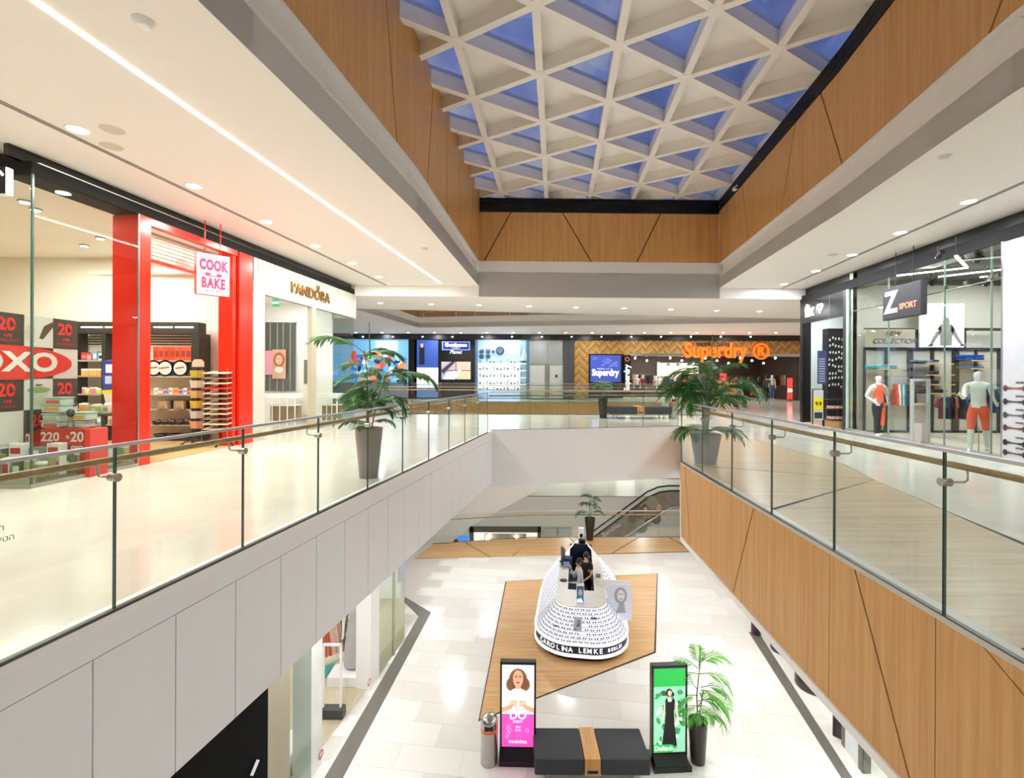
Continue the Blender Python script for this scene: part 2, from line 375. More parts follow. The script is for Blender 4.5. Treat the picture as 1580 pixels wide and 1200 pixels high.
# second, lower opening further on
V2 = [(20, 24.1), (14.8, 24.95), (-5.6, 28.6), (-6.8, 20.5), (20, 24.2)]
strip(V2[:4], CM+.001, 4.75, .12, WHITE, 'trim_10', 0, side=-1); strip(V2[:4], 4.70, 5.1, .2, WHITE, 'trim_11', .13, side=-1)
panelled('wall_well_north', V2[1:4], 5.1, 6.6, zig(1, 29, 1.6, .5), -1)
MB().prism([(-9, 18), (20, 18), (20, 31), (-9, 31)], 6.6, 6.8).build('ceiling_north', CEIL, kind='structure')

# ---------------- skylight: triangular lattice
ZS = 8.08
n1 = Z(704, 62, ZS); n2 = Z(763, 260, ZS); U = (n2-n1)/3
m1 = Z(834, 114, ZS); m2 = Z(940, 157, ZS); m3 = Z(1138, 155, ZS)
e1 = Z(826, 16, ZS)-n1; e2 = (Z(1089, 27, ZS)-Z(826, 16, ZS)); e3 = Z(953, 73, ZS)-Z(826, 16, ZS)
V = (e1 + (Z(845, 279, ZS)-Z(763, 260, ZS)))/2
# far column: (1027,190) relative to n1
V = ((Z(1027, 190, ZS)-n1)-0*U); 
import itertools
best = None
for i, j in itertools.product(range(-2, 9), range(1, 7)):
    c = (Z(1027, 190, ZS)-n1-U*i)/j
    err = (c-e1).length
    if best is None or err < best[0]: best = (err, i, j, c)
V = best[3]
print('LATTICE', U, V, best)
sky = struct('window_1')
inside = lambda p: (VL[0][1] < p.y < 18.6) and p.x > min(-1.0, -3.2+.12*p.y-.2)-2.0 and p.x < 5.3+.14*p.y+2.0
def keep(ps): 
    return any(-3.3+.118*p.y-.05 < p.x < 5.2+.135*p.y+.05 and -6 < p.y < 18.9 for p in ps)
RH = .38
def inset(tri, k):
    c = sum(tri, Vector())/3; return [p+(c-p)*k for p in tri]
panel_m = M('white acoustic panel', '#eeebe6', .6, var=.01); beam_m = M('white roof beam', '#f1eeea', .45, var=.015)
gasket = M('dark window gasket', '#1c1d22', .4)
beams = set()
for i in range(-12, 14):
    for j in range(-4, 12):
        a = n1+U*i+V*j; b = a+U; c = a+V; d = a+U+V
        for tri, kind in (((a, b, d), 1), ((a, d, c), 0)):
            if not keep(tri): continue
            for p, q in ((0, 1), (1, 2), (2, 0)):
                kk = tuple(sorted([(round(tri[p].x, 2), round(tri[p].y, 2)), (round(tri[q].x, 2), round(tri[q].y, 2))]))
                beams.add(kk)
            t = inset(list(tri), .06); up = Vector((0, 0, RH-.1))
            pts = [p+up for p in t]
            if kind: MB().slab(pts, (0, 0, .04)).build('panel', panel_m, sky)
            else:
                MB().slab(pts, (0, 0, .02)).build('pane', GSKY, sky)
for (x0, y0), (x1, y1) in sorted(beams):
    p, q = Vector((x0, y0, ZS)), Vector((x1, y1, ZS)); d = (q-p).normalized()
    dz = .0015*(round(math.degrees(math.atan2(d.y, d.x)) % 180/60) % 3)
    m = MB(); m.bar(p+Vector((0, 0, RH/2)), q+Vector((0, 0, RH/2)), .11, RH)
    m.bar(p+Vector((0, 0, -.02+dz)), q+Vector((0, 0, -.02+dz)), .15, .04); m.build('beam', beam_m, sky)
for x0, y0 in sorted({k for b_ in beams for k in b_}):
    MB().cyl((x0, y0, ZS-.044), (x0, y0, ZS-.02), .15, 6).build('node_plate', beam_m, sky)

# outer walls
MB().box(-20.2, -8, LZ-6, -20, 40, 9).build('wall_left', WHITE, kind='structure')
MB().box(20, -8, LZ-6, 20.2, 40, 9).build('wall_right', WHITE, kind='structure')
MB().box(-20, 40, LZ-6, 20, 40.2, 9).build('wall_far', WHITE, kind='structure')
MB().box(-20, -8.2, LZ-6, 20, -8, 9).build('wall_back', WHITE, kind='structure')

# ---------------- balcony fascias
# left: white panels
root = struct('trim_12')
for k in range(-12, 24):
    y0 = 3.21-.01+.615*k; y1 = min(y0+.605, 14.3)
    if y0 > 14.2: break
    x0, x1 = LE(y0), LE(y1)
    MB().prism([(x0, y0), (x1, y1), (x1-.03, y1), (x0-.03, y0)], SOF-.1, -.262).build('panel', WHITEG, root)
MB().prism([(LE(-4.5)-.0, -4.5), (LE(14.3), 14.3), (LE(14.3)-.03, 14.3), (LE(-4.5)-.03, -4.5)], -.255, -.06).build('top_panel', WHITEG, root)
MB().prism([(LE(-4.5)+.02, -4.5), (LE(14.32)+.02, 14.32), (LE(14.32)-.1, 14.32), (LE(-4.5)-.1, -4.5)], -.06, .012).build('coping', WHITE, root)
# cross bridge: plain white
def plain(name, a, b, z0, z1, th, mat, side=1):
    a, b = Vector(a), Vector(b); d = (b-a).normalized(); n = Vector((-d.y, d.x))*side
    return MB().prism([a, b, b+n*th, a+n*th], z0, z1).build(name, mat, kind='structure')
plain('trim_13', LEND, RB, SOF-.25, .012, -.04, WHITEG)
plain('trim_14', (LEND[0]-.0, LEND[1]), (-5.6, 20.3), SOF-.2, 0, .0, WHITEG) if 0 else None
plain('trim_15', (8.4, 20.3), (-5.6, 20.3), SOF-.1, .01, -.04, WHITEG)
# right: bamboo panels with leaning joints
PR = (*[REx(-4.5), -4.5], *RC)
def sR(px, py):
    p = ON(PR, px, py); return math.hypot(p.x-PR[0], p.y-PR[1])
LR = math.hypot(PR[2]-PR[0], PR[3]-PR[1])
j1 = (sR(1065, 835), sR(1057, 722)); j2 = (sR(1131, 905), sR(1163, 783)); j3 = (sR(1408, 1195), sR(1318, 876))
jj = [j1, j2, j3, (j3[0]-3.1, j3[1]-1.2), (j3[0]-4.6, j3[1]-5.4)]
jj += [(sR(1279, 1060),)*2, (sR(1443, 1100),)*2]
jj = sorted([tuple(j) for j in jj])
fr = panelled('wall_balcony_right', [(PR[0], PR[1]), RC], SOF, -.03, [j for j in jj if max(j) < LR and min(j) > 0], -1, WOODW, .02, .022)
panelled('wall_balcony_return', [RC, RB], SOF, -.03, zig(1.4, 6.6, 2, .5), -1, WOODW, .03, .01)
strip([(PR[0], PR[1]), RC, RB], SOF-.09, SOF-.005, .08, WHITE, 'trim_16', -.02, side=-1)
strip([(PR[0], PR[1]), RC, RB], -.03, .012, .14, M('stone coping', '#c9c3b6', .3), 'trim_17', -.02, side=-1)
panelled('wall_balcony_far', [(9.3, 29.8), (-6.3, 29.8)], SOF, -.02, zig(1, 15, 2.1, 1.2), -1, WOODW, .03, .015)

# ---------------- lower floor inlays
def inlay(name, polys, z, mat, parent=None, gap=.03, th=.012):
    for p in polys:
        c = Vector((sum(q[0] for q in p)/len(p), sum(q[1] for q in p)/len(p)))
        bm = [(Vector(q)-c) for q in p]
        pts = [c+v*(1-gap/max(v.length, .3)) for v in bm]
        MB().prism(pts, z, z+th).build(name, mat, parent)
XY = lambda p: (p.x, p.y)
r_ = struct('floor_inlay')
pk = [XY(Z(*q, LZ)) for q in ((780, 897), (1015, 884.5), (1012, 1007), (738, 1113))]
MB().prism(pk, LZ+.001, LZ+.007).build('joint_strip', JOINT, r_)
inlay('panel', [pk], LZ+.004, WOODF, r_, gap=.05)
s1 = [XY(Z(*q, LZ)) for q in ((668, 841), (714, 835), (820, 830), (878, 829), (985, 829), (1032, 829), (1047, 829))]
s2 = [XY(Z(*q, LZ)) for q in ((640, 862), (757, 860), (790, 859), (905, 856), (945, 854), (1070, 851))]
st = [[s1[0], s1[1], s2[1], s2[0]], [s1[1], XY(Z(823, 830, LZ)), s2[2], s2[1]], [s1[2], s1[3], s2[3], s2[2]], [s1[3], s1[4], s2[4], s2[3]],
      [s1[4], s1[5], s2[5], s2[4]], [s1[5], (7.3, 21.0), (9.5, 21.0), (9.5, 19.4), s2[5]]]
MB().prism([s1[0], s1[2], (9.5, 21.0), (9.5, 19.4), s2[0]], LZ+.001, LZ+.006).build('joint_strip', JOINT, r_)
inlay('panel', st, LZ+.004, WOODF, r_, gap=.035)
# dark stone borders in front of the lower shops
bl = [[(665, 945), (648, 949), (495, 1185), (512, 1200)]]
q = [XY(Z(*p, LZ)) for p in ((665, 945), (646, 951), (500, 1170))]
MB().prism([q[0], (q[0][0]-1.15, 2.0), (q[0][0]-1.5, 2.0), q[1]], LZ, LZ+.008).build('trim_18', DARKST, kind='structure')
a, b, c, d = [XY(Z(*p, LZ)) for p in ((665, 945), (625, 921), (623, 928), (646, 951))]
MB().prism([a, b, c, d], LZ, LZ+.0085).build('trim_19', DARKST, kind='structure')
a, b, c, d = [XY(Z(*p, LZ)) for p in ((1155, 975), (1172, 978), (1315, 1200), (1298, 1200))]
d2 = (b[0]+(c[0]-b[0])*2.2, b[1]+(c[1]-b[1])*2.2); d1 = (a[0]+(d[0]-a[0])*2.2, a[1]+(d[1]-a[1])*2.2)
MB().prism([a, b, d2, d1], LZ, LZ+.008).build('trim_20', DARKST, kind='structure')
# parquet on the upper right walkway
r2 = struct('floor_parquet')
apex = (5.83, 7.7)
pq = [[(3.36, 9.3), (5.6, 15.5), (6.35, 12.6), (6.25, 9.0), apex, (3.36, 8.9)],
      [(3.35, 8.85), apex, (3.2, 5.95)], [(3.2, 5.9), apex, (5.35, 5.9), (5.04, 4.7), (4.75, 3.2), (3.05, 2.9)], [(3.05, 2.85), (4.75, 3.15), (4.2, -2), (2.85, -2)]]
MB().prism([(3.36, 9.3), (5.6, 15.5), (6.37, 12.6), (6.27, 9.0), apex, (5.37, 5.9), (4.77, 3.2), (4.2, -2), (2.83, -2)], .001, .0025).build('joint_strip', JOINT, r2)
inlay('panel', pq, .0012, wood('pale parquet', '#bfa27c', '#d8bf9c', (.5, 12, 12), .25, .5), r2, gap=.012, th=.003)
# ---------------- lamps in the ceilings
LP = 74
dl_n = [0]
proto = {}
def downlight(p, z, r, power, color, label, group, down=True):
    key = r
    if key not in proto:
        t = thing('ceiling_downlight', label, 'ceiling light', (p[0], p[1], z), 0, group)
        MB().lathe([(r*1.25, -.006), (r*1.3, 0.0)], 20).build('trim_ring', WHITE, t)
        MB().lathe([(r, -.009), (r, -.004)], 20).build('lamp_face', LAMP, t)
        proto[key] = t
    else: t = copy_tree(proto[key], None, (p[0], p[1], z), None, label, group)
    if power: light('downlight', 'AREA', (p[0], p[1], z-.02), power, r*2, color=color)
    return t
LD = [(-80, 100), (120, 200), (299, 287), (411, 342), (486.5, 379), (543, 406), (585, 427)]
for k, q in enumerate(LD):
    p = Z(*q, CZ); downlight(p, CZ, .11, LP, WARM, 'recessed downlight above the left-hand shopfronts, %s counted from the near end' % ['first', 'second', 'third', 'fourth', 'fifth', 'sixth', 'seventh', 'eighth', 'ninth'][k], 'downlights of the left ceiling')
RD = [(1640, 255), (1495, 311), (1389, 359), (1315, 393), (1259, 418), (1210, 438)]
for k, q in enumerate(RD):
    p = Z(*q, CZ); downlight(p, CZ, .11, LP, COOL, 'recessed downlight above the right-hand shopfronts, %s counted from the near end' % ['first', 'second', 'third', 'fourth', 'fifth', 'sixth', 'seventh', 'eighth', 'ninth'][k], 'downlights of the right ceiling')
for y in (.6, -3.5):
    for x in (-6.6, 8.2): light('downlight', 'AREA', (x, y, CZ-.02), LP, .22, color=NEUT)
MD = [(587, 467.6), (665, 469), (739, 470.6), (816, 472.6), (889, 474), (963, 475.6), (1035, 477), (1106, 479), (1172, 480)]
for k, q in enumerate(MD):
    p = Z(*q, CM); downlight(p, CM, .1, 60, NEUT, 'small downlight in the ceiling above the cross bridge, %s from left' % ['first', 'second', 'third', 'fourth', 'fifth', 'sixth', 'seventh', 'eighth', 'ninth'][k], 'downlights over the cross bridge')
for k in range(17):
    px = 549+40.5*k; p = Z(px, 513.2, CM); downlight(p, CM, .09, 60 if k % 2 else 0, NEUT, 'tiny downlight in front of the far row of shops', 'downlights before the far shops')
# recessed light line of the left ceiling
a, b = Z(-200, -175, CZ), Z(680, 437, CZ); dv = (b-a)
t = thing('linear_light', 'long thin light line running diagonally along the left ceiling', 'ceiling light', (a.x, a.y, CZ))
MB().bar((0, 0, -.004), (dv.x, dv.y, -.004), .055, .01).build('diffuser', STRIP, t)
light('linear_glow', 'AREA', ((a.x+b.x)/2, (a.y+b.y)/2, CZ-.03), 90, .06, dv.length, (0, 0, math.atan2(-dv.x, dv.y)), WARM)
# air slots along both ceilings
for nm, (p0, p1), lab in (('air_slot_left', ((-260, 33), (596, 440)), 'left'), ('air_slot_right', ((1196, 449.5), (1780, 193)), 'right')):
    a, b = Z(*p0, CZ), Z(*p1, CZ); d = (b-a).normalized(); n = Vector((-d.y, d.x, 0))
    t = thing('air_slot_diffuser', 'thin triple black air slot along the %s ceiling beside the downlights' % lab, 'air vent', (a.x, a.y, CZ))
    for k in (-1, 0, 1): MB().bar(n*k*.035+Vector((0, 0, -.001)), n*k*.035+(b-a)+Vector((0, 0, -.001)), .014, .006).build('slot', BLACKM, t)
# ================================================================== BALUSTRADES
def railing(label, a, b, ys, h=1.15, side=1, brackets=True, zb=0.0, hr=.15, th=.018, group=None, endcap=True, hz=1.03):
    """glass balustrade from a to b; ys = joint distances along it; side = +1 when the walkway is on the left of a->b"""
    a, b = Vector(a), Vector(b); L = (b-a).length; rz = math.atan2(b.y-a.y, b.x-a.x)
    t = thing('glass_railing', label, 'railing', (a.x, a.y, zb), rz, group)
    js = [0] + [y for y in sorted(ys) if .02 < y < L-.05] + [L]
    for s0, s1 in zip(js, js[1:]):
        m = MB(); x0, x1 = s0+.006, s1-.006
        vs = [(x0, -th/2, .02), (x1, -th/2, .02), (x1, th/2, .02), (x0, th/2, .02), (x0, -th/2, h), (x1, -th/2, h), (x1, th/2, h), (x0, th/2, h)]
        m.add(vs, [(0, 1, 5, 4), (2, 3, 7, 6)], 0); m.add(vs, [(1, 2, 6, 5), (3, 0, 4, 7), (0, 3, 2, 1), (4, 5, 6, 7)], 1)
        m.build('pane', [GLASS, GEDGE], t)
    MB().box(0, -.02, .0, L, .02, .022).build('base_channel', M('dark gasket channel', '#3b3f3b', .4), t)
    MB().box(0, -.016, h-.012, L, .016, h+.012).build('top_cap', M('pale steel cap', '#c6c4cc', .3, .6), t)
    y = hr*side
    MB().tube([(0, y, hz), (L, y, hz)], .024, 10).build('handrail', WOODR, t)
    if brackets:
        for s in js[1:-1] if endcap else js[1:]:
            m = MB(); m.cyl((s, -.03*side, hz-.10), (s, .035*side, hz-.10), .03, 16)
            m.tube([(s, .03*side, hz-.10), (s, y-.02*side, hz-.10), (s, y, hz-.085), (s, y, hz-.02)], .008, 6)
            m.build('bracket', STEEL, t)
    return t
def dist(a, b): return math.hypot(a[0]-b[0], a[1]-b[1])
a = (LE(-4), -4); k = math.hypot(1, .198)
gl = railing('long left-hand glass balustrade with wooden handrail in front of the red-framed shop', a, (LE(13.75), 13.75), [(3.33+1.174*i+4)*k for i in range(-5, 9)], side=1)
k = math.hypot(1, .0474)
railing('right-hand glass balustrade with wooden handrail above the bamboo clad balcony edge', (REx(-4), -4), RC, [(y+4)*k for y in (-2.5, -1.3, -.15, 1.0, 2.15, 3.30, 4.51, 5.70, 6.85, 8.05)], side=-1)
railing('short glass balustrade running back from the corner beside the large potted palm', RC, RB, [1.3, 2.6, 3.9, 5.2], side=-1, brackets=False)
d = Vector((RB[0]-LEND[0], RB[1]-LEND[1])); L = d.length
railing('clear glass balustrade with thin handrail along the near edge of the cross bridge', LEND, RB, [1.25*i for i in range(1, 6)], side=1, brackets=False)
railing('glass balustrade with orange-brown handrail along the far edge of the cross bridge', (-5.6, 20.3), (8.4, 20.3), [1.4*i for i in range(1, 10)], side=-1, brackets=False)
railing('distant glass balustrade along the opening before the far shops', (-6.3, 29.8), (9.3, 29.8), [1.56*i for i in range(1, 10)], side=1, brackets=False)
railing('glass balustrade with thin wooden handrail behind the parquet strip on the lower floor', (-3.27, 20.0), (.85, 20.88), [1.4, 2.8], zb=LZ, side=-1, brackets=False)
railing('straight glass balustrade behind the tall slim planter on the lower floor', (.85, 20.88), (9.5, 21.05), [1.4*i for i in range(1, 6)], zb=LZ, side=-1, brackets=False)
railing('far glass balustrade on the other side of the lower opening', (.87, 28), (13, 28), [1.6*i for i in range(1, 7)], zb=LZ, side=1, brackets=False)

# ================================================================== LOWER FLOOR FURNITURE
LEAFM = M('palm leaf', '#3f7a35', .5, var=.35, vs=9); LEAFD = M('dark palm leaf', '#1f5a3c', .5, var=.35, vs=9); STEM = M('palm stem', '#5e7a3a', .6)
def frond(mb, base, az, el, length, droop, w=.17, nl=17, rnd=R):
    """feather leaf: curved rachis with paired leaflets"""
    pts = []; p = Vector(base); e = el
    n = 14
    for i in range(n+1):
        pts.append(p.copy()); e -= droop/n*(i/n*1.6+.3)
        p = p+Vector((math.cos(az)*math.cos(e), math.sin(az)*math.cos(e), math.sin(e)))*length/n
    mb.tube(pts, .006, 5, 1, rs=[.008-.006*i/n for i in range(n+1)])
    side = Vector((-math.sin(az), math.cos(az), 0))
    for i in range(nl):
        f = .22+.76*i/(nl-1); k = f*n; a = pts[int(k)] .lerp(pts[min(int(k)+1, n)], k-int(k))
        d = (pts[min(int(k)+1, n)]-pts[max(int(k)-1, 0)]).normalized()
        ll = length*(.46-.22*abs(f-.5)-.10*(f > .9))*rnd.uniform(.85, 1.15)
        for sg in (-1, 1):
            o = (side*sg*.80+d*.75+Vector((0, 0, -.18+rnd.uniform(-.12, .12)))).normalized()
            up = o.cross(d*sg).normalized(); wd = d.cross(up).normalized() if 0 else d
            hw = w*.11*length/.8
            c1 = a+o*ll*.4; c2 = a+o*ll*.75+Vector((0, 0, -ll*.08)); tip = a+o*ll+Vector((0, 0, -ll*.25))
            mb.add([a, c1+d*hw, c2+d*hw*.7, tip, c2-d*hw*.7, c1-d*hw], [(0, 1, 5), (1, 2, 4, 5), (2, 3, 4)], 0)
def palm(name, label, loc, pot, canes, fronds, leaf=LEAFM, potm=None, seed=1, group=None, leafscale=1):
    """pot: lathe profile; canes: list of point lists; fronds: (base xyz, az deg, el deg, length, droop)"""
    rnd = random.Random(seed)
    t = thing(name, label, 'plant', loc, 0, group)
    top = max(z for r, z in pot)
    MB().lathe(pot, 28).build('pot', potm, t)
    r = [q[0] for q in pot if q[1] == top][-1]
    MB().lathe([(r*.93, top-.05), (r*.8, top-.035), (0.001, top-.03)], 20).build('soil', M('potting soil', '#2c2018', .9, var=.4, vs=40), t)
    for c in canes: MB().tube(c, .011, 6, rs=[.014-.006*i/max(len(c)-1, 1) for i in range(len(c))]).build('stem', STEM, t)
    for (b, az, el, ln, dr) in fronds:
        m = MB(); frond(m, b, math.radians(az), math.radians(el), ln, math.radians(dr), .17*leafscale, 17, rnd); m.build('frond', [leaf, STEM], t)
    return t
def potp(r0, r1, h): return [(r0*.97, 0), (r0, .02), (r1, h-.02), (r1*1.0, h), (r1*.93, h), (r1*.9, h-.06)]
# left upper plant
pl = Z(566, 738)
x = pl.x
palm('potted_palm', 'feathery potted palm in tall grey tapered planter behind the left balustrade', (pl.x, pl.y+.1, 0), potp(.15, .22, .80),
     [[(0, 0, .75), (-.02, 0, 1.2), (-.04, 0, 1.75), (-.08, 0, 2.05)], [(.03, .03, .75), (.12, 0, 1.2), (.26, 0, 1.62)], [(-.03, -.02, .75), (-.04, 0, 1.15)], [(.0, .05, 1.9), (-.02, .05, 2.5)]],
     [((-.08, 0, 2.0), 178, 42, .85, 60), ((-.06, 0, 1.95), 20, 30, .6, 70), ((-.05, 0, 1.9), 100, 40, .5, 70), ((-.05, 0, 1.75), -40, 10, .5, 60),
      ((-.04, 0, 1.6), 190, 15, .5, 60), ((-.04, 0, 1.45), 150, 5, .45, 50), ((-.04, 0, 1.45), 240, -10, .4, 50), ((.24, 0, 1.6), 5, 25, .85, 70), ((.24, 0, 1.58), 150, 35, .5, 60), ((.24, 0, 1.6), -30, 30, .55, 80),
      ((.25, 0, 1.62), 60, 40, .5, 70), ((0, 0, 1.1), 200, 20, .6, 90), ((0, 0, 1.1), 250, 50, .5, 90), ((0, 0, 1.0), 300, 55, .55, 90), ((.02, 0, 1.0), 80, 60, .6, 80),
      ((.05, 0, 1.05), 0, 60, .75, 150), ((.05, 0, 1.0), -20, 50, .5, 110), ((0, 0, .85), 190, 30, .45, 70), ((0, 0, .85), 10, 35, .42, 80), ((0, 0, .85), 260, 30, .45, 70), ((.02, .02, 1.1), 120, 70, .5, 60), ((-.06, 0, 1.98), 60, 35, .5, 60), ((-.06, 0, 1.9), -20, 20, .5, 60), ((-.05, 0, 1.8), 160, 20, .5, 50), ((.24, 0, 1.55), -80, 20, .5, 70), ((.2, 0, 1.5), 200, 25, .45, 60), ((-.03, 0, 1.2), 170, 45, .5, 80), ((.02, 0, 1.15), 20, 50, .55, 90), ((0, 0, 1.05), -60, 50, .5, 90), ((0, 0, 1.0), 175, 60, .5, 70)],
     potm=M('grey satin planter', '#8a8580', .3), seed=3, leafscale=1.6)
# right upper plant, big low pot
pr = Z(1092, 716)
fr_ = []
rn = random.Random(11)
for i in range(30):
    az = rn.uniform(0, 360); z0 = rn.choice((1.05, 1.25, 1.45, 1.6)); fr_.append(((rn.uniform(-.05, .15), rn.uniform(-.08, .08), z0), az, rn.uniform(25, 75), rn.uniform(.65, .95), rn.uniform(70, 120)))
for az in (0, 20, 175, 200, 320, 90, 240): fr_.append(((0, 0, .55), az, 38, rn.uniform(.6, .8), 95))
palm('potted_palm', 'large bushy potted palm in wide blue-grey pot behind the right balustrade corner', (pr.x, pr.y+.1, 0), potp(.19, .28, .56),
     [[(.03*i-.05, .02*i-.02, .5), (.035*i-.03, .0, 1.0), (.04*i, 0, 1.6)] for i in range(4)] + [[(.1, 0, 1.6), (.12, 0, 2.45)]],
     fr_, potm=M('blue grey planter', '#9297a2', .4), seed=5)
# bridge plant
pb = Z(931, 645)
palm('potted_palm', 'small palm in dark slim planter at the left end of the upper bench', (pb.x, pb.y+.1, 0), potp(.14, .19, .78),
     [[(0, 0, .7), (0, 0, 1.2)]], [((0, 0, 1.0+.03*i), 47*i, 60-5*(i % 4), .42, 90) for i in range(12)], potm=M('dark brown planter', '#2c2622', .25), seed=8)
pd_ = Z(910, 833, LZ)
palm('potted_palm', 'green palm in dark slim planter on the parquet strip behind the kiosk', (pd_.x, pd_.y, LZ), potp(.14, .22, .95),
     [[(0, 0, .9), (-.02, 0, 1.5), (.0, 0, 1.9)], [(0, .02, .9), (.1, 0, 1.4)]],
     [((-.0, 0, 1.3+.05*i), 50*i, 45, .5 if i < 9 else .42, 85) for i in range(13)] + [((.0, 0, 1.1), 10, 45, .7, 110), ((0, 0, 1.1), 175, 40, .7, 110)], leaf=LEAFD, potm=MATS['dark brown planter'], seed=9)
pe = Z(1081, 1184, LZ)
LEAFB = M('bright palm leaf', '#5aa83a', .5, var=.3, vs=9)
palm('potted_palm', 'bright green palm in dark planter beside the green advertising totem', (pe.x, pe.y+.14, LZ), potp(.13, .17, .76),
     [[(0, 0, .7), (-.02, 0, 1.2), (.03, 0, 1.75)], [(0, 0, .7), (.1, 0, 1.3)], [(.03, 0, 1.7), (.04, 0, 2.1)]],
     [((.0, 0, 1.75), 10, 45, .6, 80), ((.0, 0, 1.7), 160, 40, .45, 70), ((.03, 0, 1.6), -15, 20, .6, 90), ((0, 0, 1.6), 170, 10, .4, 60), ((.05, 0, 1.35), 0, 20, .6, 100), ((.05, 0, 1.3), -50, 30, .6, 90),
      ((0, 0, 1.3), 130, 40, .5, 80), ((0, 0, 1.2), 190, 20, .45, 80), ((0, 0, 1.1), -20, 30, .65, 120), ((0, 0, 1.0), 30, 40, .6, 110), ((0, 0, 1.0), 200, 30, .4, 80), ((0, 0, .85), -5, 30, .6, 130),
      ((0, 0, .85), 220, 40, .45, 80), ((0, 0, .9), 260, 50, .5, 80), ((0, 0, 1.0), 290, 45, .5, 90), ((.03, 0, 1.7), 80, 60, .45, 60)], leaf=LEAFB, potm=MATS['dark brown planter'], seed=13)

# totems
def ell(mb, cx, cz, rx, rz, y, k, n=20, rot=0, x0=-9, x1=9, z0=-9, z1=9, th=.0015):
    pts = []
    for i in range(n):
        a = 2*PI*i/n; x, z = rx*math.cos(a), rz*math.sin(a)
        x, z = x*math.cos(rot)-z*math.sin(rot), x*math.sin(rot)+z*math.cos(rot)
        pts.append((min(max(cx+x, x0), x1), y, min(max(cz+z, z0), z1)))
    mb.slab(pts, (0, th, 0), k)
def pol(mb, pts, y, k, th=.0015): mb.slab([(x, y, z) for x, z in pts], (0, th, 0), k)
def totem(label, xy, rz, w, h, art):
    t = thing('advertising_totem', label, 'sign', (xy[0], xy[1], LZ), rz)
    m = MB(); m.box(-w/2, 0, .08, w/2, .10, h); m.build('housing', BLACK, t)
    MB().box(-w/2-.01, -.20, 0, w/2+.01, .26, .085).build('base', BLACK, t)
    MB().slab([(-w/2+.02, -.16, .086), (w/2-.02, -.16, .086), (w/2-.02, -.005, .2), (-w/2+.02, -.005, .2)], (0, .01, 0)).build('sloped_foot', BLACK, t)
    for nm, b in (('frame_strip', (-w/2, -.012, .2, -w/2+.035, 0, h)), ('frame_strip', (w/2-.035, -.012, .2, w/2, 0, h)), ('frame_strip', (-w/2, -.012, h-.05, w/2, 0, h)), ('frame_strip', (-w/2, -.012, .16, w/2, 0, .22))):
        MB().box(*b).build(nm, BLACK, t)
    art(t, w/2-.035, .22, h-.05); return t
pk_ = glow('#f04fb4', .9); wh = glow('#f6f4f4', .95); skin = glow('#d9a583', .8); hair = glow('#8a5f43', .6); skd = glow('#c98c6c', .7)
def art1(t, w, z0, z1):
    zm = z0+(z1-z0)*.40; H = z1-z0
    m = MB(); m.box(-w, -.004, zm, w, 0, z1, 0); m.box(-w, -.004, z0, w, 0, zm, 1); m.build('screen', [wh, pk_], t)
    p = MB(); y = -.006
    ell(p, -.0, z0+H*.80, .175, H*.155, y, 1, z1=z1); ell(p, -.13, z0+H*.76, .09, .12, y, 1); ell(p, .13, z0+H*.76, .09, .12, y, 1)
    y = -.008; pol(p, [(-.05, z0+H*.62), (.05, z0+H*.62), (.05, z0+H*.75), (-.05, z0+H*.75)], y, 0)
    ell(p, 0, z0+H*.83, .095, H*.105, y-.002, 0)
    y = -.012; ell(p, -.036, z0+H*.855, .021, .011, y, 2); ell(p, .036, z0+H*.855, .021, .011, y, 2); ell(p, -.036, z0+H*.878, .024, .004, y, 1); ell(p, .036, z0+H*.878, .024, .004, y, 1); ell(p, 0, z0+H*.785, .035, .014, y, 3); pol(p, [(-.008, z0+H*.815), (.01, z0+H*.815), (0, z0+H*.845)], y, 4)
    ell(p, -.06, z0+H*.66, .085, .075, -.012, 5, rot=.4); ell(p, .06, z0+H*.66, .085, .075, -.0125, 5, rot=-.4); ell(p, 0, z0+H*.63, .07, .06, -.013, 5)
    for sg in (-1, 1):
        pol(p, [(sg*w, zm+.02), (sg*.10, zm+.10), (sg*.09, zm+.19), (sg*w, zm+.12)], -.009, 0)
        for i in range(4): ell(p, sg*(.10), z0+H*.50+i*.030, .075, .013, -.014, 0, rot=-sg*.15); ell(p, sg*.035, z0+H*.50+i*.03+.008*sg*0, .012, .008, -.016, 3)
    p.build('picture', [skin, hair, glow('#3b2a22', .3), glow('#c9404a', .6), skd, glow('#dfe6e2', .8)], t)
    for s, sz, zz, b in (('DO', .20, zm-.03, .004), ('ENJOY', .062, zm-.14, 0), ('חפש', .05, zm-.24, 0), ('10-30', .045, zm-.30, 0), ('PANDÖRA', .07, z0+.09, .001)):
        text(s, sz, .003, wh, 'lettering', t, (0, -.007, zz), (1, 0, 0), bold=b)
    q = MB(); 
    for i, (cx, cz) in enumerate([(-.17, zm-.22), (-.15, zm-.30), (-.19, zm-.27), (.17, zm-.30), (-.2, zm-.42), (-.18, zm-.36)]):
        q.lathe([(.026, 0), (.032, .0), (.032, .003), (.026, .003)], 14, ring=True); n = 14*4
        for j in range(n): v = q.v[-n+j]; q.v[-n+j] = (cx+v[0], -.006-v[2], cz+v[1]*(1 if i % 2 else .6))
    q.build('jewellery_print', glow('#f9b6dc', .8), t)
tot1 = Z(799, 1181, LZ)
totem('lit advertising totem showing a smiling woman over a bright pink lower half', (tot1.x, tot1.y+.16), -.02, .66, 1.78, art1)
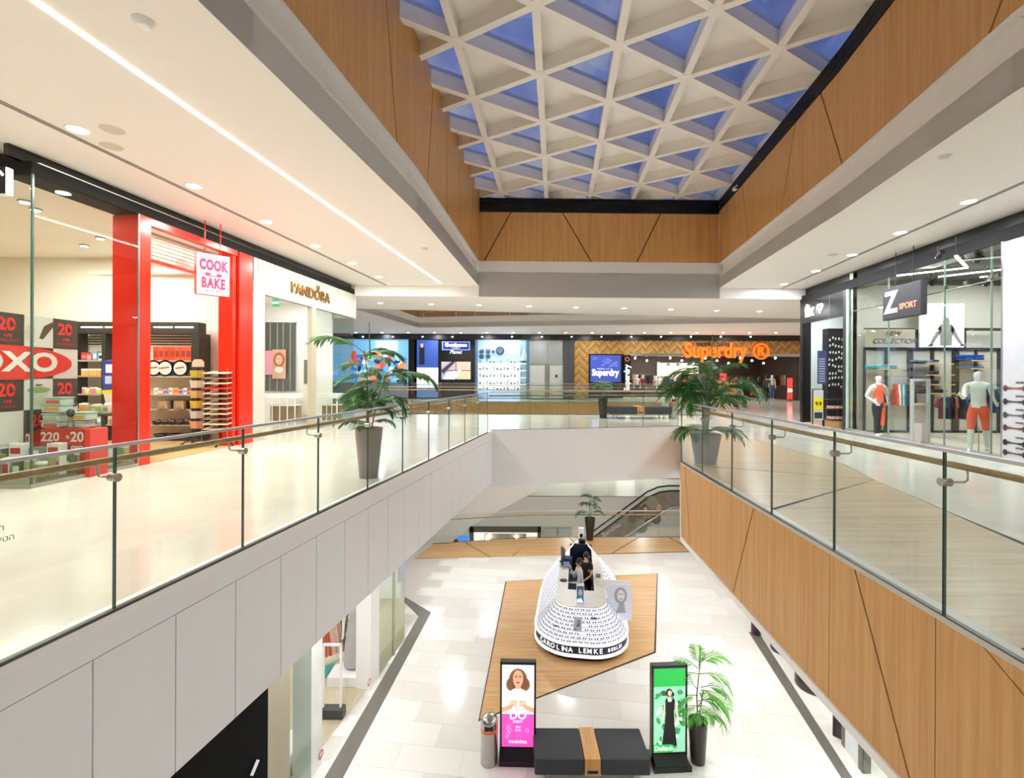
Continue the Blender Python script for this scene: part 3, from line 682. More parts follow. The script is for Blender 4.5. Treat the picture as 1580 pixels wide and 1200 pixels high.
def art2(t, w, z0, z1):
    H = z1-z0; m = MB(); m.box(-w, -.004, z0+H*.78, w, 0, z1, 0); m.box(-w, -.004, z0, w, 0, z0+H*.78, 1); m.build('screen', [glow('#25a848', .9), glow('#8fcfae', .75)], t)
    p = MB(); y = -.006; rn = random.Random(4)
    for i in range(46):
        g = rn.choice((0, 0, 1, 2)); ell(p, rn.uniform(-w+.05, w-.05), rn.uniform(z0+.1, z0+H*.74), rn.uniform(.02, .07), rn.uniform(.015, .05), y-.0001*i, g, 9, rn.uniform(0, 3), -w, w, z0, z0+H*.78)
    y = -.012
    pol(p, [(-.14, z0+.12), (.14, z0+.12), (.09, z0+H*.35), (.08, z0+H*.5), (.10, z0+H*.6), (.07, z0+H*.66), (.03, z0+H*.60), (-.03, z0+H*.60), (-.05, z0+H*.66), (-.09, z0+H*.6), (-.07, z0+H*.5), (-.09, z0+H*.35)], y, 3)
    pol(p, [(-.09, z0+H*.60), (-.07, z0+H*.61), (-.10, z0+H*.42), (-.14, z0+H*.34), (-.15, z0+H*.36)], y, 4); pol(p, [(.09, z0+H*.60), (.11, z0+H*.6), (.16, z0+H*.46), (.17, z0+H*.36), (.14, z0+H*.36), (.12, z0+H*.46)], y, 4)
    pol(p, [(-.025, z0+H*.60), (.025, z0+H*.60), (.02, z0+H*.70), (-.02, z0+H*.70)], y+.001, 4); ell(p, -.01, z0+H*.71, .062, .075, y-.001, 5); ell(p, .0, z0+H*.705, .036, .05, y-.003, 4); ell(p, .06, z0+H*.69, .025, .04, y-.003, 5)
    p.build('picture', [glow('#3e9a5a', .6), glow('#d9f0e4', .9), glow('#1f6f45', .5), glow('#14100f', .2), glow('#e2c3b0', .75), glow('#3c1f18', .4)], t)
    m = MB(); m.box(-w, -.014, z0+.01, .06, -.012, z0+.15); m.build('corner_label', glow('#2bb24c', .9), t)
    text('Delta', .115, .003, wh, 'lettering', t, (-.15, -.016, z0+.08), (1, 0, 0), bold=.002)
    q = MB(); q.lathe([(.017, 0), (.033, 0), (.033, .004), (.017, .004)], 6, ring=True); q.v = [(.02+v[0], -.016-v[2], z0+.078+v[1]) for v in q.v]; q.build('emblem', wh, t)
tot2 = Z(1037, 1190, LZ)
totem('lit advertising totem with green header above a woman in a long black dress', (tot2.x, tot2.y+.16), .06, .66, 1.80, art2)
# bench
def bench(label, x0, x1, y0, y1, z, h):
    cx, cy = (x0+x1)/2, (y0+y1)/2; w, d = x1-x0, y1-y0
    t = thing('upholstered_bench', label, 'bench', (cx, cy, z))
    for sg in (-1, 1): MB().rbox(min(sg*.14, sg*w/2), -d/2, .17, max(sg*.14, sg*w/2), d/2, h, .03).build('seat', CHAR, t)
    MB().box(-.135, -d/2-.004, .165, .135, d/2+.004, h+.006).build('centre_panel', wood('bench oak', '#b8824a', '#d3a267', (10, .5, .5)), t)
    MB().box(-.09, -d/2-.010, h-.24, .09, -d/2-.003, h-.19).build('nameplate', BLACKM, t)
    MB().box(-w/2+.06, -d/2+.06, .13, w/2-.06, d/2-.06, .168).build('frame', STEEL, t)
    for sx in (-1, 1):
        for sy in (-1, 1): MB().box(sx*(w/2-.25)-.02, sy*(d/2-.12)-.02, 0, sx*(w/2-.25)+.02, sy*(d/2-.12)+.02, .14).build('leg', STEEL, t)
    return t
bA = Z(830, 1122, LZ+.45); bB = Z(1003, 1172, LZ+.45)
bench('wide charcoal bench with oak centre strip between the two lit totems', .42, 2.42, bB.y, bA.y, LZ, .45)
b1 = Z(942, 646); b2 = Z(1034, 646)
bench('dark upholstered bench with small wooden panel on the upper cross bridge', b1.x, b2.x, b1.y, b1.y+.8, 0, .46)
def bin_(label, p, z):
    t = thing('litter_bin', label, 'bin', (p.x, p.y+.15, z))
    MB().lathe([(.152, 0), (.155, .01), (.155, .60)], 28).build('body', STEEL, t)
    MB().lathe([(.153, .6), (.158, .605), (.158, .655), (.153, .66)], 28).build('orange_band', M('orange band', '#f0703a', .4), t)
    MB().lathe([(.155, .66), (.155, .76), (.148, .80), (.12, .845), (.07, .87), (.001, .88)], 28).build('dome_lid', STEEL, t)
    MB().cbox((0, -.150, .71), (.16, .02, .07)).build('opening', BLACK, t)
bin_('steel litter bin with orange band left of the pink totem', Z(754, 1186, LZ), LZ)
bin_('steel litter bin with orange band at the right end of the upper bench', Z(1040, 646), 0)

# ================================================================== KIOSK
kc, kr = (2.15, 14.8), -.14
KT = thing('eyewear_kiosk', 'rounded white lit kiosk of stepped eyewear shelves on the parquet polygon', 'kiosk', (kc[0], kc[1], LZ), kr)
def kout(off=0, n=14):
    a = []
    for i in range(n+1): th = PI/2*i/n; a.append((.22+.98*math.sin(th), -2.1-.98*math.cos(th)))
    a += [(1.2, -1.2), (1.2, -.3), (1.16, .5), (1.06, 1.2), (.9, 1.9), (.72, 2.5)]
    for i in range(1, 6): th = PI/2*i/5; a.append((.72*math.cos(th)+0.0, 2.5+.55*math.sin(th)))
    right = a; left = [(-x, y) for x, y in a[:-1]][::-1]
    P = [Vector(p) for p in right+left]
    out = []
    N = len(P)
    for i in range(N):
        d = (P[(i+1) % N]-P[i-1]).normalized(); nn = Vector((-d.y, d.x)); out.append(P[i]+nn*off)
    return out
def ring(mb, o0, z0, o1, z1, k=0):
    A, B = kout(o0), kout(o1); n = len(A)
    mb.add([(p.x, p.y, z0) for p in A]+[(p.x, p.y, z1) for p in B], [(i, (i+1) % n, (i+1) % n+n, i+n) for i in range(n)], k, False)
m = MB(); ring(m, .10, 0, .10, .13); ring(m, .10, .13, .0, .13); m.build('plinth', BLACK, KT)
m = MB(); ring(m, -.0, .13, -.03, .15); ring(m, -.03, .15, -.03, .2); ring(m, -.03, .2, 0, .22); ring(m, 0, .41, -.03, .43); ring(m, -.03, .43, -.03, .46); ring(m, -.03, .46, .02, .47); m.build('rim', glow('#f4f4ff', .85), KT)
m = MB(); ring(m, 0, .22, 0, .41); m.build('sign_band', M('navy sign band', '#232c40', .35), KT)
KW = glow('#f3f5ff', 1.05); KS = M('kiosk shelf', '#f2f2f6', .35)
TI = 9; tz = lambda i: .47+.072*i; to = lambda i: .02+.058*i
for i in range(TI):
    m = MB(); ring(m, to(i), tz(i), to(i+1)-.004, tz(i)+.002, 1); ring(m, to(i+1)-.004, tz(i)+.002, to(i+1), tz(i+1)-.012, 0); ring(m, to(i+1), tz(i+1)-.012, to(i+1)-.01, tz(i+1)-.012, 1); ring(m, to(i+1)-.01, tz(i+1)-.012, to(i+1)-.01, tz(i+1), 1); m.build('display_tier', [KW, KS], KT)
ztop = tz(TI); ot = to(TI)
A = kout(ot)
cmt = M('beige counter top', '#c9c4bc', .4)
pit = [(-.36, -1.55), (.36, -1.55), (.36, 2.2), (-.36, 2.2)]
# counter top: four pieces round the pit
def clipx(poly, f):
    out = []
    for i in range(len(poly)):
        p, q = poly[i], poly[(i+1) % len(poly)]; fp, fq = f(p), f(q)
        if fp >= 0: out.append(p)
        if (fp >= 0) != (fq >= 0): t = fp/(fp-fq); out.append((p[0]+(q[0]-p[0])*t, p[1]+(q[1]-p[1])*t))
    return out
TP = [(p.x, p.y) for p in A]
for f in (lambda p: -1.55-p[1], lambda p: p[1]-2.2):
    MB().prism(clipx(TP, f), ztop-.03, ztop+.005).build('counter_top', cmt, KT)
mid = clipx(clipx(TP, lambda p: p[1]+1.55), lambda p: 2.2-p[1])
for f in (lambda p: -.36-p[0], lambda p: p[0]-.36): MB().prism(clipx(mid, f), ztop-.03, ztop+.005).build('counter_top', cmt, KT)
m = MB(); m.box(-.38, -1.57, .12, -.36, 2.2, ztop-.03); m.box(.36, -1.57, .12, .38, 2.2, ztop-.03); m.box(-.38, -1.59, .12, .38, -1.57, ztop-.03); m.box(-.38, 2.2, .12, .38, 2.22, ztop-.03); m.build('inner_cabinet', M('navy cabinet', '#1c2440', .5), KT)
MB().box(-.36, -1.57, .005, .36, 2.2, .02).build('pit_floor', M('navy mat', '#141a2c', .8), KT)
# lettering follows the curved front band
Af = kout(-.004, 40); 
fr = [p for p in Af if p.y < -1.6]; fr = sorted(fr, key=lambda p: math.atan2(p.x, -(p.y+1.2)))
cum = [0]
for a, b in zip(fr, fr[1:]): cum.append(cum[-1]+(b-a).length)
def along(s):
    s += cum[-1]/2
    for i in range(len(cum)-1):
        if cum[i+1] >= s: f = (s-cum[i])/(cum[i+1]-cum[i]); return fr[i].lerp(fr[i+1], f), (fr[i+1]-fr[i]).normalized()
wl = glow('#ffffff', 1.0)
def curved(word, s, size, bold, tr):
    for ch in word:
        if ch != ' ':
            p, d = along(s); text(ch, size, .006, wl, 'lettering', KT, (p.x, p.y, .315), (d.x, d.y, 0), bold=bold)
        s += size*tr*{'I': .55, 'M': 1.15, ' ': .55, 'L': .85, 'E': .88, 'R': .98, 'O': 1.12, 'N': 1.02, 'A': 1.02}.get(ch, 1)
    return s
s = curved('CAROLINA', -1.12, .165, .0015, .80); s = curved('LEMKE', s+.10, .165, .0015, .80); curved('BERLIN', s+.10, .12, .0005, .74)
# sunglasses, one by one on the tiers
gm = MB()
for sx in (-1, 1):
    gm.lathe([(.020, 0), (.024, 0), (.024, .004), (.020, .004)], 10, ring=True); n_ = 40
    for j in range(n_): v = gm.v[-n_+j]; gm.v[-n_+j] = (sx*.029+v[0], -.002-v[2], .03+v[1]*.85)
    gm.cyl((sx*.029, -.003, .03), (sx*.029, -.0045, .03), .021, 10, k=1)
    gm.bar((sx*.053, 0, .036), (sx*.05, .085, .03), .003, .006)
gm.bar((-.009, -.003, .036), (.009, -.003, .036), .003, .004, up=(0, 0, 1))
def gmesh(c, l):
    o = gm.build('sunglasses', [colr(c, .3), colr(l, .1)]); me = o.data; bpy.data.objects.remove(o); return me
GM = [gmesh('#2a2a2c', '#55585c'), gmesh('#5a3a28', '#6a5848'), gmesh('#5a6068', '#707c8c'), gmesh('#22304c', '#46587c')]
cnt = 0
KM = Matrix.Translation((kc[0], kc[1], LZ)) @ Matrix.Rotation(kr, 4, 'Z')
for i in range(TI):
    P = kout(to(i)+.02, 30); n = len(P)
    sm = sorted([p for p in P if p.y < (1.0 if True else 0) and not (p.x > .9 and p.y > -1.9)], key=lambda p: math.atan2(p.x, -(p.y+1.2)))
    acc = 0; last = sm[0]
    for a, b in zip(sm, sm[1:]):
        seg = (b-a).length; d = (b-a).normalized() if seg else Vector((1, 0))
        while acc < seg:
            q = a+d*acc
            sp = .145 if q.y < -1.9 else .30
            if abs(q.x) < .10 and i in (2, 3, 4): acc += sp; continue
            w_ = KM @ Vector((q.x, q.y, tz(i)+.003))
            me = GM[(cnt*7+i) % 4]
            o = link('sunglasses', me, None, w_, rz=kr+math.atan2(d.y, d.x))
            row = ['lowest', 'second lowest', 'third', 'fourth', 'fifth (middle)', 'sixth', 'seventh', 'second highest', 'highest'][i]
            side_ = 'rounded front' if q.y < -1.9 else 'long left side'
            tag(o, 'pair of sunglasses on the %s tier, %s of the white kiosk' % (row, side_), 'sunglasses', 'sunglasses on the %s tier, %s' % (row, side_)); cnt += 1
            acc += sp
        acc -= seg
print('GLASSES', cnt)
# things standing on the kiosk
def kp(x, y, z=None): return KM @ Vector((x, y, ztop+.006 if z is None else z))
t = thing('mirror_stand', 'white upright stand with a small portrait advert at the front of the kiosk counter', 'display stand', kp(-.02, -2.35), kr)
MB().rbox(-.10, -.02, .0, .10, .02, .52, .012).build('frame', M('white plastic', '#eeeef2', .3), t); m = MB(); m.box(-.085, -.024, .03, .085, -.02, .46, 0); pol(m, [(-.08, .2), (.08, .1), (.08, .34), (-.02, .42)], -.026, 1); ell(m, 0, .30, .05, .08, -.028, 2); pol(m, [(-.08, .04), (.08, .04), (.02, .16), (-.08, .12)], -.027, 3); m.build('picture', [glow('#28445e', .6), glow('#1c6ca0', .6), glow('#a58a7a', .6), glow('#dfeaf4', .8)], t)
t = thing('framed_notice', 'small framed grey portrait leaning on the middle tiers of the kiosk front', 'picture', KM @ Vector((-.08, -2.88, .66)), kr)
MB().slab([(-.1, 0, 0), (.1, 0, 0), (.1, .15, .3), (-.1, .15, .3)], (0, .012, 0)).build('frame', M('clear acrylic', '#c8ccd6', .2), t); m = MB(); m.slab([(-.085, -.004, .02), (.085, -.004, .02), (.085, .136, .28), (-.085, .136, .28)], (0, -.003, 0), 0); m.slab([(-.02, .045, .13), (.06, .045, .13), (.05, .11, .25), (-.01, .11, .25)], (0, -.003, 0), 1); m.build('picture', [M('pale print', '#b9bfca', .4), M('grey print', '#7d8796', .4)], t)
text('A', .07, .003, BLACK, 'lettering', t, (0, .035, .14), (1, 0, 0), (0, .45, .9), bold=.002)
t = thing('picture_screen', 'pale screen printed with a woman\'s face at the front right of the kiosk', 'screen', kp(1.02, -1.9, .55), kr+.12)
MB().box(-.32, -.015, 0, .32, .015, .95).build('board', M('pale lilac board', '#cfd0de', .4), t)
m = MB(); ell(m, .02, .66, .17, .22, -.018, 0); ell(m, .03, .66, .10, .15, -.020, 1); ell(m, -.01, .70, .03, .01, -.022, 2); ell(m, .07, .70, .03, .01, -.022, 2); ell(m, .03, .57, .035, .012, -.022, 2); pol(m, [(-.1, .2), (.16, .2), (.1, .5), (0, .5)], -.019, 0); m.build('portrait', [M('print hair', '#9a9aa6', .5), M('print face', '#d8d0d4', .5), M('print dark', '#5a5a68', .5)], t)
t = thing('partition_panel', 'plain off-white low panel at the right side of the kiosk counter', 'panel', kp(.88, -1.1, .72), kr)
MB().box(-.46, -.015, 0, .46, .015, .55).build('board', M('off white board', '#dcd8d2', .45), t)
t = thing('bar_stool', 'stool with dark rounded back between the two pale kiosk panels', 'stool', KM @ Vector((.98, -1.5, 0)), kr)
m = MB(); m.rbox(-.18, .1, .95, .18, .15, 1.22, .045); m.build('backrest', M('dark shell', '#2d3440', .5), t); MB().lathe([(.18, .74), (.19, .78), (.1, .79)], 18).build('seat', MATS['dark shell'], t); MB().cyl((0, 0, .02), (0, 0, .75), .02).build('post', STEEL, t); MB().lathe([(.2, 0), (.2, .015), (.02, .03)], 20).build('base', STEEL, t)
t = thing('display_stand', 'upright framed photograph on the left counter behind the first woman', 'picture', kp(-.55, .3), kr+.5)
MB().box(-.02, -.13, .04, .0, .13, .5).build('board', M('photo board', '#4c4048', .4), t); MB().box(-.06, -.14, 0, .06, .14, .04).build('foot', BLACKM, t); m = MB(); m.slab([(.002, -.08, .2), (.002, .08, .2), (.002, .08, .45), (.002, -.08, .45)], (.003, 0, 0)); m.build('portrait', M('photo face', '#b88a7a', .5), t)
t = thing('backpack', 'dark blue bag lying open on the left counter of the kiosk', 'bag', kp(-.42, .15), kr)
MB().rbox(-.17, -.15, 0, .15, .17, .26, .07).build('body', M('navy fabric', '#1f335e', .8, var=.3), t); MB().tube([(-.1, -.15, .05), (-.14, -.24, .18), (-.05, -.16, .28)], .014).build('strap', BLACKM, t); MB().rbox(-.12, -.2, .02, .08, -.14, .17, .025).build('pocket', M('pale blue fabric', '#8fa6d0', .8), t)
t = thing('card_reader', 'white column with a small dark display at the rear of the kiosk', 'machine', kp(.02, 2.35), kr)
MB().rbox(-.09, -.06, 0, .09, .06, .5, .015).build('body', M('white plastic', '#eee', .3), t); MB().box(-.05, -.065, .18, .05, -.06, .30).build('display', BLACK, t)
t = thing('photo_printer', 'black camera-like device behind the two women', 'device', kp(.05, 1.9+.45), kr)
MB().rbox(-.12, -.25, 0, .12, -.1, .16, .03).build('body', BLACKM, t); MB().cyl((0, -.25, .08), (0, -.31, .08), .05, 16).build('lens', BLACK, t)
t = thing('leaflet_stand', 'small dark and yellow leaflet board lying on the right counter', 'sign', kp(.5, -.75), kr)
MB().slab([(-.07, -.1, .0), (.07, -.1, .0), (.07, .1, .1), (-.07, .1, .1)], (0, 0, .012)).build('board', M('print grey', '#4a5058', .5), t); MB().slab([(-.06, -.09, .018), (.06, -.09, .018), (.06, -.03, .047), (-.06, -.03, .047)], (0, 0, .004)).build('yellow_band', M('yellow band', '#d8b048', .5), t)
MB().lathe([(.11, 0), (.11, .012), (.001, .014)], 20).build('cable_port', BLACKM, KT, (-.5, -1.0, ztop+.004))
for i, (x, y, s_) in enumerate(((.17, -2.78, .6), (-.62, -2.72, .0))):
    t = thing('brand_plate', ('small blue name plate on the upper tiers right of the portrait stand', 'small grey-blue name plate on the lower left of the rounded kiosk front')[i], 'sign', KM @ Vector((x+.15*(1-i), y, (.96, .66)[i])), kr)
    MB().rbox(-.07, -.02, 0, .07, .01, .05, .008).build('plate', M('blue grey plate', '#5a6a94', .4), t)
# ================================================================== PEOPLE
def body_mesh(J, H, name, mats, zones):
    """J: joints dict in units of height; one continuous skinned surface. zones: function(name of nearest joint)->material slot"""
    E = [('pelvis', 'belly'), ('belly', 'chest'), ('chest', 'neckb'), ('neckb', 'neck'), ('neck', 'chin'), ('chin', 'head'), ('head', 'crown')]
    for s in 'lr': E += [('pelvis', 'hip'+s), ('hip'+s, 'thigh'+s), ('thigh'+s, 'knee'+s), ('knee'+s, 'calf'+s), ('calf'+s, 'ankle'+s), ('ankle'+s, 'toe'+s), ('neckb', 'sh'+s), ('sh'+s, 'uarm'+s), ('uarm'+s, 'el'+s), ('el'+s, 'wr'+s), ('wr'+s, 'palm'+s)]
    Rr = dict(pelvis=.078, belly=.066, chest=.082, neckb=.05, neck=.03, chin=.038, head=.05, crown=.034)
    for s in 'lr': Rr.update({'hip'+s: .058, 'thigh'+s: .050, 'knee'+s: .034, 'calf'+s: .033, 'ankle'+s: .021, 'toe'+s: .021, 'sh'+s: .035, 'uarm'+s: .028, 'el'+s: .023, 'wr'+s: .015, 'palm'+s: .018})
    names = list(Rr); me = bpy.data.meshes.new(name)
    me.from_pydata([Vector(J[n])*H for n in names], [(names.index(a), names.index(b)) for a, b in E], [])
    o = bpy.data.objects.new(name, me); COL.objects.link(o)
    sk = o.modifiers.new('skin', 'SKIN'); sk.use_smooth_shade = True
    for i, n in enumerate(names):
        r = Rr[n]*H; me.skin_vertices[0].data[i].radius = (r, r*(.72 if n in ('pelvis', 'belly', 'chest') else 1)); me.skin_vertices[0].data[i].use_root = (n == 'pelvis')
    ss = o.modifiers.new('sub', 'SUBSURF'); ss.levels = 1
    ev = bpy.data.meshes.new_from_object(o.evaluated_get(bpy.context.evaluated_depsgraph_get())); bpy.data.objects.remove(o)
    mb = MB(); mb.v = [tuple(v.co) for v in ev.vertices]
    JP = {n: Vector(J[n])*H for n in names}
    for p in ev.polygons:
        c = sum((ev.vertices[i].co for i in p.vertices), Vector())/len(p.vertices); bn, bd = None, 9
        for a, b in E:
            d = JP[b]-JP[a]; t = max(0, min(1, (c-JP[a]).dot(d)/max(d.length_squared, 1e-9))); dd = (c-JP[a]-d*t).length
            if dd < bd: bd, bn = dd, (a, b, t)
        mb.sm.add(len(mb.f)); mb.f.append(list(p.vertices)); mb.mi.append(zones(*bn))
    for s in 'lr':     # five fingers rooted in the palm
        w, pm = JP['wr'+s], JP['palm'+s]; d = (pm-w).normalized(); sd = d.orthogonal().normalized(); cu = d.cross(sd)
        for k in range(4):
            b0 = pm+sd*(k-1.5)*.0085*H*.9; ln = (.028, .034, .032, .024)[k]*H
            mb.tube([b0, b0+d*ln*.55+cu*.003*H, b0+d*ln+cu*.012*H], .0045*H, 5, zones('wr', 'palm', 1))
        mb.tube([w+(pm-w)*.5+sd*.012*H, pm+sd*.028*H, pm+sd*.03*H+d*.014*H], .005*H, 5, zones('wr', 'palm', 1))
    return mb.build(name, mats)
def stance(lf=0, rf=0, la=(0, 0, 0), ra=(0, 0, 0), lean=0, la2=None, ra2=None):
    J = dict(pelvis=(0, 0, .53), belly=(0, 0, .60), chest=(0, lean*.5, .71), neckb=(0, lean, .80), neck=(0, lean, .845), chin=(0, lean-.012, .878), head=(0, lean-.005, .925), crown=(0, lean+.002, .963))
    for s, g, f in (('l', -1, lf), ('r', 1, rf)):
        J['hip'+s] = (g*.048, 0, .50); J['thigh'+s] = (g*.052, -f*.35, .39); J['knee'+s] = (g*.052, -f*.6-.005, .27); J['calf'+s] = (g*.052, -f*.8+.008, .18); J['ankle'+s] = (g*.052, -f+.012, .045); J['toe'+s] = (g*.058, -f-.06, .022)
    for s, g, e, e2 in (('l', -1, la, la2), ('r', 1, ra, ra2)):
        J['sh'+s] = (g*.105, lean, .795); el = (g*(.125+e[0]), lean-e[1], .62+e[2]); J['el'+s] = el
        J['uarm'+s] = tuple((J['sh'+s][i]+el[i])/2 for i in range(3))
        wr = e2 or (g*.13, lean-.03-e[1], .49); J['wr'+s] = wr; d = (Vector(wr)-Vector(el)).normalized()*.045; J['palm'+s] = tuple(Vector(wr)+d)
    return J
SKIN = M('skin', '#d9a888', .5); HAIRB = M('black hair', '#15100e', .5, var=.3, vs=40)
def person(name, label, cat, loc, rz, H, J, top, legs, shoes, sleeve=.5, hair='long', skinm=None, bare=False, group=None, haircol=None, legs_short=False, shoe_none=False):
    skinm = skinm or SKIN
    def zones(a, b, t):
        if a in ('neckb', 'neck', 'chin', 'head') and b[:2] != 'sh': return 0
        if a[:2] == 'wr' or a[:2] == 'el' and not bare: return 1 if (a[:2] == 'el' and sleeve > 1) else 0
        if a[:2] == 'sh' or a[:4] == 'uarm': return 1 if (sleeve > .4 and not (a[:4] == 'uarm' and sleeve < 1)) else 0
        if b[:2] == 'sh': return 1 if sleeve > 0 else (0 if t > .6 else 1)
        if a in ('belly', 'chest'): return 1
        if a == 'pelvis': return 1 if b == 'belly' else 2
        if a[:3] == 'hip' or a[:5] == 'thigh': return 2
        if a[:4] == 'knee' or a[:4] == 'calf': return 0 if legs_short else 2
        return 0 if shoe_none else 3
    t = thing(name, label, cat, loc, rz, group)
    o = body_mesh(J, H, 'body', [skinm, top, legs, shoes], zones); o.parent = t
    hc = Vector(J['head'])*H; r = .052*H
    if hair:
        m = MB(); m.ball(hc+Vector((0, .012*H, .012*H)), r*1.12, 14, sz=1.15)
        if hair == 'long': m.tube([hc+Vector((0, .03*H, .02*H)), hc+Vector((0, .045*H, -.04*H)), hc+Vector((0, .045*H, -.12*H)), hc+Vector((0, .05*H, -.19*H))], .04*H, 10, rs=[.045*H, .052*H, .045*H, .012*H])
        if hair == 'up': m.ball(hc+Vector((0, .05*H, .03*H)), r*.6)
        m.build('hair', haircol or HAIRB, t)
        f = MB()
        for sx in (-1, 1): f.ball(hc+Vector((sx*.018*H, -.047*H, .002*H)), .005*H, 6, 0); f.ball(hc+Vector((sx*.052*H, 0, 0)), .011*H, 6, 1)
        f.ball(hc+Vector((0, -.054*H, -.014*H)), .008*H, 6, 1, sz=1.4); f.ball(hc+Vector((0, -.046*H, -.034*H)), .009*H, 6, 2, sy=.5, sz=.4)
        f.build('face', [BLACK, skinm, M('lips', '#b5645a', .5)], t)
    return t
DEN = M('blue denim', '#3d5f8f', .8, var=.2, vs=30); TWHITE = M('grey white jersey', '#c9c8c6', .8, var=.1); TBLACK = M('black jersey', '#121214', .8); SHOE = M('dark shoe leather', '#1a1716', .5)
w1 = KM @ Vector((.0, -.78, .02)); w2 = KM @ Vector((.17, -.2, .02))
person('person', 'woman with dark bob in pale grey top and blue jeans standing inside the kiosk', 'person', w1, kr-PI/2+.25, 1.70,
       stance(.03, -.02, (-.02, .06, 0), (-.02, .05, .0), -.03, la2=(-.06, -.16, .80), ra2=(.04, -.20, .60)), TWHITE, DEN, SHOE, 2, 'bob')
person('person', 'long-haired woman in black shirt and black trousers behind the woman in jeans', 'person', w2, kr-.5, 1.68,
       stance(.02, -.02, (0, .04, 0), (.0, .04, 0), -.01, la2=(-.05, -.16, .56), ra2=(.06, -.16, .56)), TBLACK, TBLACK, SHOE, .6, 'long')
# shoppers before the far shops
GREY = M('grey jacket', '#4a4644', .8); BEI = M('beige trousers', '#a8927c', .8); REDB = M('red paper bag', '#c8402c', .6)
p = Z(1183, 620); person('person', 'man in grey jacket and dark trousers walking away before the orange-lettered shop', 'person', p, PI, 1.74, stance(.09, -.08), GREY, TBLACK, SHOE, 2, 'short')
p = Z(1171, 619.5); q_ = person('person', 'woman in dark top and beige trousers beside the man in the grey jacket', 'person', p, PI+.1, 1.62, stance(-.06, .07), TBLACK, BEI, SHOE, 2, 'long')
t = thing('shopping_bag', 'red paper shopping bag held by the woman in beige trousers', 'bag', (p.x-.42, p.y-.1, .42)); MB().box(-.16, -.06, 0, .16, .06, .42).build('body', REDB, t); MB().tube([(-.07, 0, .42), (-.05, 0, .54), (.05, 0, .54), (.07, 0, .42)], .006, 5).build('handle', REDB, t)
p = Z(1141, 629); person('person', 'person in pale green coat and grey trousers passing the big palm', 'person', p, PI/2, 1.66, stance(.12, -.12), M('pale green coat', '#7fae9c', .8), M('grey trousers', '#6a6a70', .8), SHOE, 2, 'long', haircol=M('brown hair', '#4a3020', .6))
p = Z(1102, 617); person('person', 'shopper in purple top half hidden behind the big palm', 'person', p, .4, 1.6, stance(.02, -.03), M('purple top', '#6a4a6c', .8), DEN, SHOE, 2, 'long')
# ================================================================== LEFT SHOPS
def fb(name, x0, y0, x1, y1, d, th, mat, root, label=None):
    """frontal box at depth d whose front face covers the measured rectangle; made in the local space of root"""
    a, b = D(x0, y1, d), D(x1, y0, d); l = root.location if root else Vector((0, 0, 0))
    return MB().box(a.x-l.x, d-l.y, a.z-l.z, b.x-l.x, d+th-l.y, b.z-l.z).build(name, mat, root, label=label)
PLf = (-6.87, 6.85, -5.62, 17.15)
ul = Vector((PLf[2]-PLf[0], PLf[3]-PLf[1])).normalized(); nl = Vector((-ul.y, ul.x))     # nl points into the shops
def SL(s, off=0): return (PLf[0]+ul.x*s+nl.x*off, PLf[1]+ul.y*s+nl.y*off)
def sL(px, py=578): p = ON(PLf, px, py); return (Vector((p.x, p.y))-Vector(PLf[:2])).dot(ul)
RZL = math.atan2(ul.y, ul.x)
LL = math.hypot(PLf[2]-PLf[0], PLf[3]-PLf[1])
def wallseg(name, s0, s1, z0, z1, off0, off1, mat, parent=None, kind=None):
    return MB().prism([SL(s0, off0), SL(s1, off0), SL(s1, off1), SL(s0, off1)], z0, z1).build(name, mat, parent, kind=kind)
# bulkhead above the shopfronts
bk = struct('trim_21')
wallseg('fascia_board', -.0, LL, 4.50, 4.68, 0, .06, BAND, bk); wallseg('recess', -.2, LL, 4.68, 4.86, .12, .2, BLACK, bk)
MB().box(-14, 6.85, 4.50, -6.87, 6.91, 4.68).build('fascia_board', BAND, bk); MB().box(-14, 6.99, 4.68, -6.98, 7.07, 4.86).build('recess', BLACK, bk)
wallseg('soffit', 0, LL, 4.50, 4.53, .06, .5, BAND, bk)
# shell of the kitchenware shop
SHW = M('shop wall paint', '#ece5d8', .6, var=.01)
YB = 12.25
MB().box(-14, YB, 0, -6.42, YB+.15, 4.8).build('wall_shop_far', SHW, kind='structure')
MB().box(-14.1, 6.9, 0, -14, YB, 4.8).build('wall_shop_side', SHW, kind='structure')
MB().prism([(-14, 6.95), (-6.86, 6.95), SL(5.4, .05), (-6.42, YB), (-14, YB)], 4.6, 4.7).build('ceiling_shop', CEIL, kind='structure')
MB().prism([(-14, 6.9), (-6.87, 6.9), SL(5.45, .02), (-6.42, YB), (-14, YB)], .0, .012).build('floor_shop', wood('shop oak floor', '#b79260', '#cfae7c', (.8, 8, 8), .4), kind='structure')
# windows
s1_, s2_, s3_, s4_ = sL(214, 600), sL(232, 600), sL(366, 600), sL(390, 600)
w = struct('window_2')
MB().box(-6.87-3.4, 6.86, .06, -6.9, 6.872, 4.5).build('pane', GSHOP, w); MB().box(-14, 6.86, .06, -6.87-3.41, 6.872, 4.5).build('pane', GSHOP, w)
wallseg('pane', .03, s1_-.02, .06, 4.5, 0, .012, GSHOP, w); MB().box(-6.885, 6.85, 0.0, -6.86, 6.875, 4.5).build('corner_joint', GEDGE, w)
wallseg('sill_channel', .0, s1_, .0, .06, -.01, .05, M('satin sill', '#a9a89c', .35, .5), w); MB().box(-14, 6.84, 0, -6.87, 6.9, .06).build('sill_channel', MATS['satin sill'], w)
wallseg('edge_strip', s1_-.02, s1_+.005, 0, 4.5, -.005, .02, STEEL, w)
